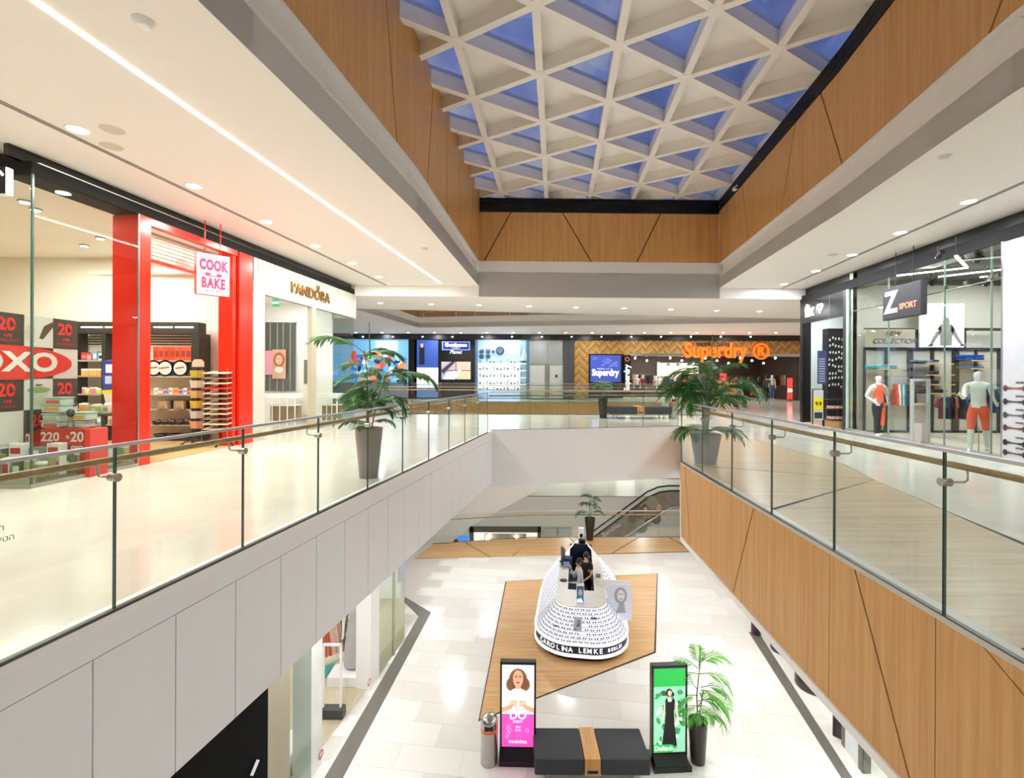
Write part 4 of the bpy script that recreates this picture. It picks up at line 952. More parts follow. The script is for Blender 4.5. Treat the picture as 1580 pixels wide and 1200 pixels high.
# red portal
po = thing('red_portal', 'glossy red portal frame of two pillars and a beam around the kitchen shop entrance', 'doorway', (*SL(s1_), 0), RZL)
def pbox(name, x0, x1, z0, z1, y0, y1, mat): return MB().box(x0, y0, z0, x1, y1, z1).build(name, mat, po)
W1 = s2_-s1_; W2 = s3_-s1_; W3 = s4_-s1_
pbox('pillar', .015, W1, 0, 4.5, -.0, .55, RED); pbox('pillar', W2+.06, W3-.02, 0, 4.5, 0, .3, RED); pbox('pillar', W2-.10, W2+.02, 0, 4.5, .05, .4, RED)
pbox('shutter_slot', W2+.02, W2+.06, 0, 4.5, .06, .3, BLACK); pbox('beam', W1, W2, 4.38, 4.5, 0, .12, RED); pbox('beam', W1, W2, 3.78, 3.84, .30, .40, RED)
for k in range(7): pbox('slat', W1, W2-.1, 3.86+.075*k, 3.915+.075*k, .33, .345, M('louvre slat', '#cfc6b8', .5))
# hanging sign
a, b = Vector((-6.47, 9.82)), Vector((-6.07, 10.30)); d = (b-a).normalized()
sg = thing('hanging_shop_sign', 'square white lit sign with rolling pin and red sides hanging by two red rods', 'sign', (a.x, a.y, 3.30), math.atan2(d.y, d.x))
sw = (b-a).length
MB().box(0, .006, 0, sw, .13, .86).build('case', RED, sg); MB().box(.008, 0, .008, sw-.008, .006, .852).build('face', glow('#fdf2f6', 1.0), sg)
for x_ in (.17, sw-.16): MB().cyl((x_, .07, .86), (x_, .07, 1.55), .011, 8).build('rod', RED, sg)
PKR = M('magenta red letter', '#d8345c', .5)
text('COOK', .29, .004, PKR, 'lettering', sg, (sw/2, -.003, .615), (1, 0, 0), bold=.024, sx=.56, space=1.12); text('BAKE', .29, .004, PKR, 'lettering', sg, (sw/2, -.003, .24), (1, 0, 0), bold=.017, sx=.60, space=1.12)
MB().box(.12, -.004, .765, sw-.12, 0, .782).build('rule', PKR, sg); MB().box(.12, -.004, .085, sw-.12, 0, .102).build('rule', PKR, sg)
m = MB(); m.box(.16, -.005, .390, sw-.16, 0, .465); m.box(.10, -.004, .42, sw-.10, 0, .44); m.build('rolling_pin', PKR, sg); text('AND', .055, .003, LAMPW, 'lettering', sg, (sw/2, -.008, .43), (1, 0, 0), bold=.001)
# sign box at the very left
q0 = D(-30, 257, 6.3); t = thing('projecting_sign', 'black and white box sign cut by the left picture edge under the black bulkhead', 'sign', (D(9, 257, 6.3).x-.30, 6.3, D(10, 299, 6.3).z))
MB().rbox(0, 0, 0, .30, .10, .36, .01).build('case', WHITE, t); MB().box(.01, -.004, .004, .298, 0, .356).build('face', BLACK, t); m = MB(); m.bar((.22, -.006, .30), (.27, -.006, .24), .03, .004, up=(0, 1, 0)); m.build('mark', LAMPW, t); MB().cyl((.15, .05, .36), (.15, .05, 1.6), .01).build('rod', BLACKM, t)

# promotional board: checkerboard of tiles behind the glass, plane x = XB
XB = -7.72
def YB_(px, py): p = ON((XB, 5, XB, 10), px, py); return p.y, p.z
bd = thing('promotion_board', 'tall checkerboard display board of red-on-black discount and product tiles behind the corner window', 'display board', (XB, 7, 0))
ys_ = [4.9, 5.6, 6.3, YB_(-2, 560)[0] if 0 else 6.78-.0, YB_(37, 560)[0], YB_(82, 560)[0], YB_(120, 560)[0]]
ys_ = [YB_(37, 560)[0]-.50*i for i in (4, 3, 2, 1)] + [YB_(37, 560)[0], YB_(82, 560)[0], YB_(120, 560)[0]]
zs_ = [.55, 1.06, 1.56, 2.07, 2.58]
MB().box(-.08, ys_[0]-7, .5, -.012, ys_[-1]-7, 2.58).build('backing', WHITE, bd)
DK = M('charcoal print', '#4a463f', .5); RP = M('red figures', '#ee3b34', .5); GP = M('pale print background', '#d9d8d2', .5)
XW = (0, 1, 0)   # lettering reads towards +y seen from +x
for i in range(6):
    for j in range(4):
        dark = (i+j) % 2 == 0
        MB().box(-.012, ys_[i]+.004-7, zs_[j]+.004, 0, ys_[i+1]-.004-7, zs_[j+1]-.004).build('tile', DK if dark else GP, bd)
        yc = (ys_[i]+ys_[i+1])/2-7; zc = (zs_[j]+zs_[j+1])/2
        if dark and j in (1, 3, 0) :
            w_ = ys_[i+1]-ys_[i]
            text('20', .27, .003, RP, 'lettering', bd, (.003, yc-.02, zc+.07), XW, bold=.008); text('%', .09, .003, DK, 'lettering', bd, (.006, yc+.075, zc+.07), XW, bold=.002)
            text('+7%', .07, .003, RP, 'lettering', bd, (.003, yc, zc-.10), XW, bold=.002); MB().box(0, yc-.17, zc-.165, .003, yc+.17, zc-.160).build('print_line', RP, bd); MB().box(0, yc-.13, zc-.19, .003, yc+.13, zc-.185).build('print_line', RP, bd)
# round food photo tiles
def yzdisc(mb, cy, cz, ry, rz_, x, k, n=28, th=.003, y1=99):
    pts = [(x, min(cy+ry*math.cos(2*PI*i/n), y1), cz+rz_*math.sin(2*PI*i/n)) for i in range(n)]
    mb.slab(pts, (th, 0, 0), k)
m = MB(); yc, zc = (ys_[4]+ys_[5])/2-7, (zs_[1]+zs_[2])/2
m.slab([(.002, yc-.16, zc+.06), (.002, yc+.16, zc+.06), (.002, yc+.13, zc-.16), (.002, yc-.13, zc-.16)], (.003, 0, 0), 0); yzdisc(m, yc, zc+.07, .19, .045, .006, 1); yzdisc(m, yc, zc+.15, .06, .012, .006, 2)
m.build('salad_bowl_print', [M('pale bowl print', '#c3c8b8', .4), M('green print', '#8aa86a', .5), M('grey lid print', '#6a6a64', .5)], bd)
yc, zc = (ys_[4]+ys_[5])/2-7, (zs_[3]+zs_[4])/2
m = MB(); m.slab([(.002, yc-.0, zc-.10), (.002, yc+.08, zc+.1), (.002, yc+.25, zc+.2), (.002, yc+.25, zc+.12), (.002, yc+.06, zc-.12)], (.003, 0, 0)); m.build('whisk_print', M('brown print', '#5c5046', .5), bd); m = MB(); yzdisc(m, yc-.15, zc-.02, .08, .13, .003, 0); m.build('egg_print', M('beige print', '#d3c4a8', .5), bd)
m = MB(); y_o = YB_(110, 560)[0]-7; zc = (zs_[2]+zs_[3])/2; cyo = y_o-1.05; yzdisc(m, cyo, zc, 1.05, .27, .008, 0, 48); m.build('red_oval', REDM, bd)
text('OXO', .42, .004, M('off white letter', '#e9e4dc', .5), 'lettering', bd, (.014, cyo+.12, zc), XW, bold=.014, sx=1.35)
# back wall shelf unit
DW = 11.65
un = thing('kitchen_shelf_unit', 'tall black-framed wall shelving full of kitchenware behind the red pillar', 'shelf', (-9.3, DW, 0))
def ub(name, x0, y0, x1, y1, mat, d=DW, th=.3): return fb(name, x0, y0, x1, y1, d, th, mat, un)
BR = M('dark brown frame', '#2a2720', .5)
ub('top_rail', 118, 497, 306, 514, BR); ub('stile', 295, 514, 307, 684, BR, th=.45); ub('stile', 156, 514, 163, 684, BR, th=.2); ub('stile', 114, 514, 119, 684, BR)
ub('stile', 163, 514, 170, 684, BR, DW+.3, .1)
ub('back_panel', 118, 514, 296, 686, M('slat wall', '#e2dac4', .6), DW+.35, .04)
for k, (x0, x1) in enumerate(((125, 158), (162, 190), (237, 266), (270, 298))): ub('light_strip', x0, 504, x1, 505.5, STRIP, DW-.01, .01)
for y_ in (519, 523, 527, 531): ub('slat_groove', 120, y_, 295, y_+.7, BR, DW+.34, .01)
for y_ in (556, 580, 608, 631, 655, 682): ub('shelf', 119, y_, 295, y_+1.5, M('metal shelf', '#a69f90', .4), DW+.02, .32)
# products on it, one by one
def proto_mesh(f, *mats):
    m = MB(); f(m); o = m.build('p', list(mats)); me = o.data; bpy.data.objects.remove(o); return me
def pbx(w, d, h, c, c2=None): 
    return proto_mesh(lambda m: (m.rbox(-w/2, -d/2, 0, w/2, d/2, h, .006, 0), m.box(-w*.38, -d/2-.002, h*.25, w*.38, -d/2+.001, h*.7, 1)), colr(c), colr(c2 or '#e8e2d8'))
def jar(r, h, c, lid='#e6e6e0'): return proto_mesh(lambda m: (m.lathe([(r, 0), (r*1.02, h*.8), (r*.9, h*.86)], 14, k=0), m.lathe([(r*1.03, h*.84), (r*1.03, h), (0.001, h+.004)], 14, k=1)), colr(c, .3), colr(lid))
def bowl(r, h, c): return proto_mesh(lambda m: m.lathe([(r*.5, 0), (r*.85, h*.4), (r, h), (r*.96, h), (r*.8, h*.45), (0.001, h*.12)], 20), colr(c, .3))
def putm(name, me, p, label, cat, group, rz=0): return tag(link(name, me, None, p, rz=rz), label, cat, group)
ORD = ['first', 'second', 'third', 'fourth', 'fifth', 'sixth', 'seventh', 'eighth', 'ninth', 'tenth', 'eleventh', 'twelfth', 'thirteenth', 'fourteenth']
def shelf_row(name, meshes, px0, px1, py, d, n, label0, cat, group, rnd=R, jit=.01):
    for i in range(n):
        label = label0+', '+ORD[i]+' from left'
        p = D(px0+(px1-px0)*(i+.5)/n, py, d); putm(name, meshes[(i*3+rnd.randrange(2)) % len(meshes)], (p.x, p.y+rnd.uniform(-jit, jit)+.12, p.z), label, cat, group)
ORS = ['#d8502a', '#c8401e', '#e0602e']
shelf_row('baking_mould', [pbx(.13, .1, .34, c, '#8f2c14') for c in ORS], 232, 292, 556, DW, 7, 'orange-red silicone baking mould on the top shelf right of the red pillar', 'baking mould', 'orange moulds right of the pillar')
shelf_row('baking_mould', [pbx(.12, .1, .32, c, '#8f2c14') for c in ORS], 174, 192, 556, DW, 2, 'orange-red silicone baking mould on the top shelf left of the red pillar', 'baking mould', 'orange moulds left of the pillar')
shelf_row('product_box', [pbx(.17, .1, .34, '#efe6df', '#e05a30')], 159, 172, 556, DW, 1, 'white box with orange picture at the left end of the moulds shelf', 'box', None) if 0 else None
panm = proto_mesh(lambda m: (m.cyl((0, .03, 0), (0, 0, 0), .20, 28, k=0), m.cyl((0, -.0, 0), (0, -.004, 0), .155, 28, k=1), m.cyl((0, -.004, 0), (0, -.008, 0), .12, 28, k=2), m.bar((-.11, -.01, 0), (.10, -.01, .03), .006, .03, 3, up=(0, 0, 1))), colr('#1a1a1a', .3), colr('#efe6dc'), colr('#e6c8b4'), colr('#d03028'))
for i, px in enumerate((236, 254, 277)):
    p = D(px, 568, DW); putm('frying_pan', panm, (p.x, p.y+.02, p.z), 'round pan with card face hanging on the slat wall, ' + ('by the red pillar', 'middle one', 'nearest the stile')[i], 'pan', 'three round pans hanging in a row')
cs = ['#e8e2da', '#b03a30', '#2a2a2c', '#d9a03a', '#d86a8a', '#9ac070', '#7aa8c8', '#c8b898', '#e07030', '#f0ece4']
bx = [pbx(R.uniform(.10, .17), .12, R.uniform(.16, .24), c, cs[(i+3) % 10]) for i, c in enumerate(cs)]
sm_ = [pbx(R.uniform(.08, .14), .12, R.uniform(.10, .16), c, cs[(i+5) % 10]) for i, c in enumerate(cs)]
jr = [jar(R.uniform(.045, .07), R.uniform(.13, .2), c) for c in ('#e0a050', '#d04848', '#f07898', '#b8d060', '#f0e0c0', '#8ab8d8')]
shelf_row('package', bx, 121, 156, 556, DW, 4, 'white and purple package on the first shelf behind the discount tiles', 'package', 'packages left of the shelf post')
shelf_row('spice_jar', jr[:2], 121, 156, 580, DW, 6, 'orange-topped jar on the second shelf behind the discount tiles', 'jar', 'orange jars on the second shelf')
shelf_row('beaker', jr[2:5], 121, 156, 608, DW, 6, 'pink or green beaker on the third shelf behind the discount tiles', 'beaker', 'bright beakers on the third shelf')
shelf_row('package', bx, 164, 190, 580, DW, 3, 'boxed product on the second shelf between post and pillar', 'package', 'boxes between post and pillar')
shelf_row('bakeware_box', sm_, 234, 294, 608, DW, 8, 'small red, white or dark package on the shelf below the three pans', 'package', 'packages under the three pans')
shelf_row('cake_tin', [proto_mesh(lambda m: m.lathe([(.19, 0), (.19, .2), (.195, .205), (.185, .2), (.185, .01), (.001, .01)], 26), STEEL)], 236, 290, 631, DW, 2, 'round metal cake tin on the shelf below the small packages', 'tin', 'metal cake tins in a row')
shelf_row('saucepan', [proto_mesh(lambda m: (m.lathe([(.11, 0), (.13, .02), (.13, .1), (.12, .1), (.11, .02), (.001, .02)], 20, k=0), m.bar((0, -.12, .08), (.05, -.26, .13), .02, .012, 1)), colr('#1d1d1f', .3), colr('#e6a890'))], 234, 294, 655, DW, 5, 'dark saucepan with handle pointing out on the fifth shelf', 'saucepan', 'dark saucepans on the fifth shelf')
shelf_row('frying_pan', [bowl(.17, .1, '#3a3a3c'), bowl(.17, .09, '#c8342a'), bowl(.16, .12, '#55555a')], 234, 294, 676, DW, 3, 'upturned pan on the lowest shelf right of the red pillar', 'pan', 'pans on the lowest shelf')
shelf_row('package', sm_, 121, 190, 631, DW, 7, 'small package on the fourth shelf left of the red pillar', 'package', 'packages on the fourth shelf, left')
shelf_row('package', bx, 121, 190, 655, DW, 6, 'box of kitchenware on the fifth shelf left of the red pillar', 'package', 'boxes on the fifth shelf, left')
t = thing('poster_banner', 'narrow blue and white printed banner hanging left of the red pillar', 'banner', D(167, 600, DW-.15))
fb('sheet', 158, 556, 178, 602, DW-.15, .01, M('blue print', '#2a3c88', .5), t); fb('sheet_motif', 163, 562, 173, 575, DW-.155, .005, colr('#d8dcf0'), t); fb('sheet_motif', 162, 580, 172, 592, DW-.155, .005, colr('#b4c0e8'), t)
t = thing('paper_roll_stand', 'leaning pale cardboard column under a yellow sign left of the red pillar', 'display stand', D(171, 650, DW-.5))
a, b = D(157, 602, DW-.6), D(181, 608, DW-.6); l = t.location
MB().box(a.x-l.x, -.1, b.z-l.z, b.x-l.x, .2, a.z-l.z).build('yellow_sign', colr('#e8cc30'), t); a, b, c = D(160, 608, DW-.6), D(176, 608, DW-.6), D(182, 646, DW-.6); dd = D(167, 646, DW-.6)
MB().slab([Vector(q)-l for q in (a, b, c, dd)], (0, .15, 0)).build('board', colr('#cfc8ba'), t)
# wire carousel stands
def card_spinner(label, px0, px1, py0, py1, n, mats, d):
    base = D((px0+px1)/2, py1, d); base.z = 0
    top = D((px0+px1)/2, py0, d).z; w_ = (D(px1, 600, d).x-D(px0, 600, d).x)/2
    t = thing('spinner_rack', label, 'rack', (base.x, d, 0))
    MB().cyl((0, 0, .1), (0, 0, top), .018).build('pole', BLACKM, t)
    m = MB()
    for k in range(5): a = 2*PI*k/5; m.tube([(0, 0, .12), (.25*math.cos(a), .25*math.sin(a), .08), (.3*math.cos(a), .3*math.sin(a), .03)], .014, 6); m.ball((.3*math.cos(a), .3*math.sin(a), .03), .03, 8)
    m.build('star_foot', BLACKM, t)
    return t, w_, top
t, w_, top = card_spinner('slim black spinner rack of gold and silver packets beside the dark shelf stile', 295, 315, 566, 688, 6, None, 11.2)
MB().lathe([(.16, 0), (.16, .02), (.001, .02)], 16, (0, 0, top-.02)).build('top_plate', BLACKM, t); ob = MB(); ob.slab([(-.14, 0, 0), (.14, 0, 0), (.14, 0, .12), (.08, 0, .18), (-.08, 0, .18), (-.14, 0, .12)], (0, .01, 0)); ob.build('header_card', colr('#c8b496'), t, (0, 0, top))
for k in range(6):
    z_ = top-.25-k*.235
    for a in range(3):
        an = -PI/2+(a-1)*.9
        mm = MB(); mm.slab([(-.085, 0, 0), (.085, 0, 0), (.085, -.03, .17), (-.085, -.03, .17)], (0, .02, 0)); o = mm.build('packet', colr(['#b8a83a', '#cfc4ae', '#c9a86a', '#c8b040', '#c4c4c0', '#d09a84'][k]), t, (math.cos(an)*.13, math.sin(an)*.13, z_)); o.rotation_euler.z = an+PI/2
t, w_, top = card_spinner('square wire tower of thin trays with one orange tray next to the second red pillar', 318, 360, 572, 690, 12, None, 11.0)
for sx in (-1, 1):
    for sy in (-1, 1): MB().cyl((sx*.29, sy*.2, .12), (sx*.29, sy*.2, top+.06), .006, 6).build('upright', STEEL, t)
for k in range(12):
    z_ = top-.05-k*.115; o = MB().rbox(-.28, -.19, 0, .28, .19, .022, .006).build('tray', colr('#d8441c') if k == 3 else colr(['#cfc6ae', '#8e8468', '#d9cfb8', '#b8ad92'][k % 4]), t, (0, 0, z_)); o.rotation_euler.x = .12
# red discount plinths and kitchen goods in the corner window
def plinth(label, px0, px1, py0, py1, d, txts):
    a, b = D(px0, py1, d), D(px1, py0, d); z1 = b.z; w_ = b.x-a.x
    t = thing('display_plinth', label, 'plinth', ((a.x+b.x)/2, d, 0)); MB().rbox(-w_/2, 0, 0, w_/2, .34, z1, .01).build('body', M('red plinth', '#c4392e', .5), t)
    for s, x_, z_, sz in txts: text(s, sz, .003, colr('#e9ddd0'), 'lettering', t, (x_, -.003, z1-z_), (1, 0, 0), bold=.004)
    return t, w_, z1
t, w_, Z1 = plinth('red plinth printed with two white discount figures between the window joint and the red pillar', 62, 139, 662, 700, 7.62, [('220', -.24, .13, .20), ('20', .19, .13, .22), ('%', .04, .13, .07), ('OXO', -.16, .30, .08), ('OXO', .19, .30, .08), ('+7%', .19, .39, .05)])
plinth('low red plinth cut by the left picture edge in the corner window', -40, 44, 668, 720, 7.62, [('20', .12, .10, .22), ('20', .36, .10, .22), ('%', .2, .1, .06), ('OXO', .1, .28, .08)])
gl_ = M('clear plastic tub', '#cfd8cf', .15, var=.15, vs=30); gl2 = M('aqua lid', '#a9cfc4', .3)
tub = lambda w, h, c: proto_mesh(lambda m: (m.rbox(-w/2, -.11, 0, w/2, .11, h, .02, 0), m.rbox(-w/2-.01, -.12, h, w/2+.01, .12, h+.022, .008, 1), m.rbox(-w*.36, -.114, h*.2, w*.36, -.108, h*.75, .002, 2)), gl_, gl2, colr(c))
tb = [tub(.30, .10, '#d86a50'), tub(.26, .09, '#c8c0a0'), tub(.33, .11, '#e0a050')]
for k, (px, py) in enumerate(((78, 662), (78, 650), (80, 638), (82, 628), (118, 662), (118, 653))):
    p = D(px, py, 7.75); putm('storage_tub', tb[k % 3], (p.x, p.y+.1, Z1+.001+(.125*k if k < 4 else .125*(k-4))), ('clear aqua-lidded tub, %s of four stacked on the red plinth' % ('bottom', 'second', 'third', 'topmost')[k]) if k < 4 else ('wide aqua-lidded tub, %s of the low pair beside the hand whisk' % ('lower', 'upper')[k-4]), 'food container', 'food containers on the red plinth')
t = thing('potato_masher', 'dark wire kitchen tool standing on the red plinth between the tub stacks', 'kitchen tool', (D(107, 660, 7.7).x, 7.72, Z1))
m = MB(); m.tube([(-.035, 0, 0), (-.05, 0, .08), (0, 0, .18)], .007, 6); m.tube([(.035, 0, 0), (.05, 0, .08), (0, 0, .18)], .007, 6); m.build('legs_wire', STEEL, t); MB().ball((0, 0, .25), .055, 10, sz=1.2).build('head', colr('#3a3a38'), t)
# canisters standing in the window front
can = [jar(.07, .30, '#b0a068'), jar(.07, .24, '#8a9a6a'), pbx(.13, .12, .34, '#9a8a58', '#e8e4dc'), pbx(.12, .12, .30, '#d8d4ca', '#b83028'), pbx(.12, .12, .26, '#5a6a4a', '#e8e4dc')]
lw = thing('window_ledge', 'low pale display step along the foot of the corner window', 'shelf', (-6.9, 7.0, 0))
MB().prism([(-3.2, .05), (-.10, .05), (.18, 1.75), (-.35, 1.75), (-.45, .45), (-3.2, .45)], 0.012, .10).build('body', M('ledge laminate', '#d9d2c2', .5), lw)
for i in range(16):
    px = -60+i*16.5
    if i < 7: X_ = -6.98-.16*(6-i); Y_ = 7.12
    else: s_ = .35+(i-7)*.155; X_, Y_ = SL(s_, .14)
    putm('canister', can[i % 5], (X_, Y_, .102), 'tall canister in the corner window, %s of the glass joint, %s in row' % ('left' if i < 7 else 'right', ORD[i if i < 7 else i-7]), 'canister', 'canisters ' + ('left' if i < 7 else 'right') + ' of the glass joint')
for i in range(5):
    p = D(14+i*24, 690, 7.75); putm('kitchen_box', [pbx(.2, .14, .2, '#efece6', '#c83a30'), pbx(.18, .14, .14, '#8a9a90', '#e6e6e2')][i % 2], (p.x, 7.35+.04*i, .362), 'white boxed gadget on the middle step of the corner window, %s from left' % ORD[i], 'box', 'white boxes on the middle step')
MB().prism([(-8.6, 7.28), (-7.15, 7.28), (-7.1, 7.6), (-8.6, 7.6)], .012, .36).build('display_step', MATS['ledge laminate']); tag(bpy.data.objects['display_step'], 'pale display step behind the window ledge, carrying white boxes', 'shelf')
tbm = thing('counter_table', 'crowded low table between the red plinth and the red pillar', 'table', (D(150, 660, 8.9).x, 9.0, 0)); MB().rbox(-.55, -.3, .88, .55, .35, .92, .01).build('tabletop', colr('#4a443c'), tbm)
for sx in (-1, 1):
    for sy in (-1, 1): MB().box(sx*.5-.02, sy*.27-.02, .012, sx*.5+.02, sy*.27+.02, .88).build('leg', BLACKM, tbm)
tx = tbm.location
for i in range(9):
    putm('kitchen_item', (sm_+jr)[(i*5) % 15], (tx[0]-.45+.11*i, tx[1]-.12+.16*(i % 2), .921), 'small product on the crowded low table left of the red pillar, %s in row' % ORD[i], 'kitchenware', 'products on the crowded table')
# Lettering on the near balustrade glass (Hebrew notice)
nb = thing('glass_sticker', 'faint Hebrew sticker lettering on the nearest left balustrade pane', 'sticker', (LE(2.75)+.012, 2.75, 0), math.atan2(1, .198))
for s, z_, sz, c, x_ in (('ח!', .88, .075, '#e07a50', .12), ('.יקרים', .77, .035, '#8a7448', .14), ('סילריה', .71, .045, '#8a7448', .20), ('סושיטה', .645, .045, '#8a7448', .24), ('חליפ', .58, .045, '#8a7448', .10)):
    text(s, sz, .001, colr(c), 'lettering', nb, (x_-.31, -.012, z_+.07), (1, 0, 0), align='CENTER')
# ---------------- jeweller's shop
pw = struct('wall_jeweller')
FL = M('fluted white board', '#cdc9bf', .5, var=.01)
S0, S1 = sL(391, 578), LL-.02
zA = ON(PLf, 409, 453).z; zB = zA
sD0, sD1, sM0, sM1 = sL(408, 560), sL(480, 560), sL(481, 560), sL(487, 560)
zH = ON(PLf, 409, 454).z; print('JEWEL', S0, S1, sD0, sD1, zH)
n_ = 34; st_ = (S1-S0)/n_
for i in range(n_): wallseg('board', S0+st_*i+.012, S0+st_*(i+1)-.012, zH, 4.5, 0, .03, FL, pw)
wallseg('backing', S0, S1, zH, 4.5, .018, .15, M('board groove', '#8f8a80', .6), pw)
wallseg('pier', S0, sD0, 0, zH, 0, .25, FL, pw); wallseg('mullion', sM0, sM1, 0, zH, -.01, .14, M('bronze cream mullion', '#b5ad98', .4), pw)
wallseg('pane', sM1, S1-.01, .04, zH-.0, .05, .062, GSHOP, pw); wallseg('sill_channel', sM1, S1, 0, .05, 0, .1, MATS['satin sill'], pw)
a_ = SL(S1); MB().box(a_[0]-.75, a_[1]-.03, .04, a_[0]-.01, a_[1]-.018, zH).build('pane', GSHOP, pw)
MB().box(a_[0]-4, a_[1]-.03, zH, a_[0], a_[1]+.12, 4.9).build('end_board', FL, pw); MB().box(-12, a_[1]-.12, 0, a_[0]-.78, a_[1], 4.8).build('end_wall', WHITE, pw)
MB().prism([SL(S0, .3), SL(S1, .1), (-12, a_[1]), (-12, YB+.15)], zH+.5, zH+.6).build('ceiling', CEIL, pw); MB().box(-12.1, YB+.16, 0, -12, a_[1], 4.8).build('back_wall', WHITE, pw)
pA_, pB_ = ON(PLf, 447, 445, -.03), ON(PLf, 513, 461, -.03)
sg = thing('gold_shop_lettering', 'gold raised capital letters with a small crown above the jeweller door', 'sign', (*SL(sL(480, 455), -.02), (pA_.z+pB_.z)/2), RZL)
GOLD = M('polished gold', '#8d6c33', .25, .9)
text('PANDORA', .42, .05, GOLD, 'lettering', sg, (0, -.0, 0), (1, 0, 0), bold=.008, sx=(pB_-pA_).length/(2.02)*.98 if 0 else 1.0, space=1.08)
m = MB(); cw = .0
for k in (-1, 0, 1): m.bar((.36+k*.035, -.005, .20), (.36+k*.065, -.005, .31), .022, .03)
m.box(.31, -.02, .18, .41, .02, .205); m.build('crown', GOLD, sg)
YE = a_[1]-.14
def jw(name, label, cat, x0, y0, x1, y1, d, th, mat, part='panel'):
    p = D((x0+x1)/2, y1, d); t = thing(name, label, cat, (p.x, d, p.z)); fb(part, x0, y0, x1, y1, d, th, mat, t); return t
t = jw('tall_mirror', 'tall grey mirrored panel on the rear wall of the jeweller', 'mirror', 409, 497, 456, 603, YE-.05, .03, M('smoked mirror', '#7d827d', .12, .7), 'mirror')
fb('frame', 408, 494, 457, 497, YE-.07, .05, WHITE, t)
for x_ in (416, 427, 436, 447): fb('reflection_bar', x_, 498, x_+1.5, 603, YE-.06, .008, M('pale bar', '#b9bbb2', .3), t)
t = jw('poster', 'portrait poster of a red-haired woman beside a pink strip in the jeweller', 'poster', 420, 539, 441, 584, YE-.12, .02, M('poster peach', '#e3b49a', .5), 'sheet')
l = t.location; m = MB(); c_ = D(430.5, 555, YE-.13)-l
ell(m, c_.x, c_.z, .20, .26, -.012, 0); ell(m, c_.x, c_.z-.0, .12, .17, -.016, 1); ell(m, c_.x-.04, c_.z+.03, .02, .012, -.019, 2); ell(m, c_.x+.04, c_.z+.03, .02, .012, -.019, 2); ell(m, c_.x, c_.z-.09, .04, .012, -.019, 0); ell(m, c_.x, c_.z-.35, .15, .12, -.014, 3); m.build('portrait', [colr('#c26a3c'), colr('#efc9b0'), colr('#4a3028'), colr('#f2efe8')], t)
fb('pink_strip', 409, 541, 420, 578, YE-.12, .02, colr('#f0a8c0'), t)
for i, (x0, x1, d_) in enumerate(((408, 455, 15.6), (488, 520, 15.9))):
    a, b = D(x0, 592, d_), D(x1, 592, d_); t = thing('jewellery_counter', ('white legged glass counter seen through the jeweller entrance', 'white glass counter behind the jeweller window pane')[i], 'counter', ((a.x+b.x)/2, d_+.3, 0)); w_ = (b.x-a.x)/2
    MB().rbox(-w_, -.3, .86, w_, .3, 1.02, .01).build('top_case', colr('#f4f2ee', .2), t); MB().box(-w_, -.3, .62, w_, .3, .64).build('shelf', WHITE, t)
    for k in range(5): MB().box(-w_+k*w_/2-.012, -.3, 0, -w_+k*w_/2+.012, -.276, .86).build('leg', WHITE, t)
    MB().box(-w_+.02, .05, .1, w_-.02, .25, .6).build('cabinet', colr('#9a8468'), t)
t = jw('exit_sign', 'small green exit sign inside the top of the jeweller entrance', 'sign', 420, 461, 430, 473, 13.4, .03, glow('#4fae7e', .6), 'face')
text('יציאה', .09, .003, LAMPW, 'lettering', t, (0, -.004, .11), (1, 0, 0))
jw('display_cabinet', 'narrow pale glass-front cabinet right of the mirrored panel', 'cabinet', 462, 548, 480, 640, YE-.3, .25, colr('#e4e0d6'), 'body')
jw('display_case', 'small dark niche with jewellery in the narrow cabinet', 'display case', 469, 555, 474, 592, YE-.32, .015, colr('#6a6a5e'), 'niche')
light('shop_light', 'AREA', (-9.6, 9.6, 4.55), 330, 3.2, 3.2, color=WARM); light('shop_light', 'AREA', (-7.4, 14.8, zH+.45), 70, 1.2, 3, color=NEUT)
for k, (px, py, d_) in enumerate(((38, 290, 8.2), (55, 293, 8.6), (130, 420, 11.0), (155, 385, 10.4))):
    p = D(px, py, d_); t = thing('track_spotlight', 'spotlight under the white shop ceiling, ' + ('left of the glass joint', 'at the glass joint', 'low beside the white pier', 'left of the red pillar')[k], 'spotlight', (p.x, p.y, 4.595)); MB().cyl((0, 0, -.03), (0, 0, 0), .09, 14).build('ring', STEEL, t); MB().cyl((0, 0, -.036), (0, 0, -.03), .07, 14).build('lamp_face', LAMP, t)

# ================================================================== RIGHT SHOPS
ra_, rb_ = Z(1568, 716, 0), Z(1234, 650.5, 0)
PRt = (ra_.x, ra_.y, rb_.x, rb_.y)
ur = Vector((rb_.x-ra_.x, rb_.y-ra_.y)).normalized(); nr = Vector((ur.y, -ur.x))       # nr into the shops
def SR(s, off=0): return (ra_.x+ur.x*s+nr.x*off, ra_.y+ur.y*s+nr.y*off)
def sRt(px, py=600): p = ON(PRt, px, py); return (Vector((p.x, p.y))-Vector((ra_.x, ra_.y))).dot(ur)
RL = (rb_-ra_).length; RZR = math.atan2(ur.y, ur.x)
print('RIGHT', ra_, rb_, RL, 'ceil px', [Z(*q, CZ) for q in ((1239, 448), (1521, 340))])
def rseg(name, s0, s1, z0, z1, off0, off1, mat, parent=None, kind=None):
    return MB().prism([SR(s0, off0), SR(s1, off0), SR(s1, off1), SR(s0, off1)], z0, z1).build(name, mat, parent, kind=kind)
zb0 = ON(PRt, 1547, 372).z; zb1 = ON(PRt, 1306, 442).z; print('BAND', zb0, zb1)
BB = 4.32
bk = struct('trim_22')
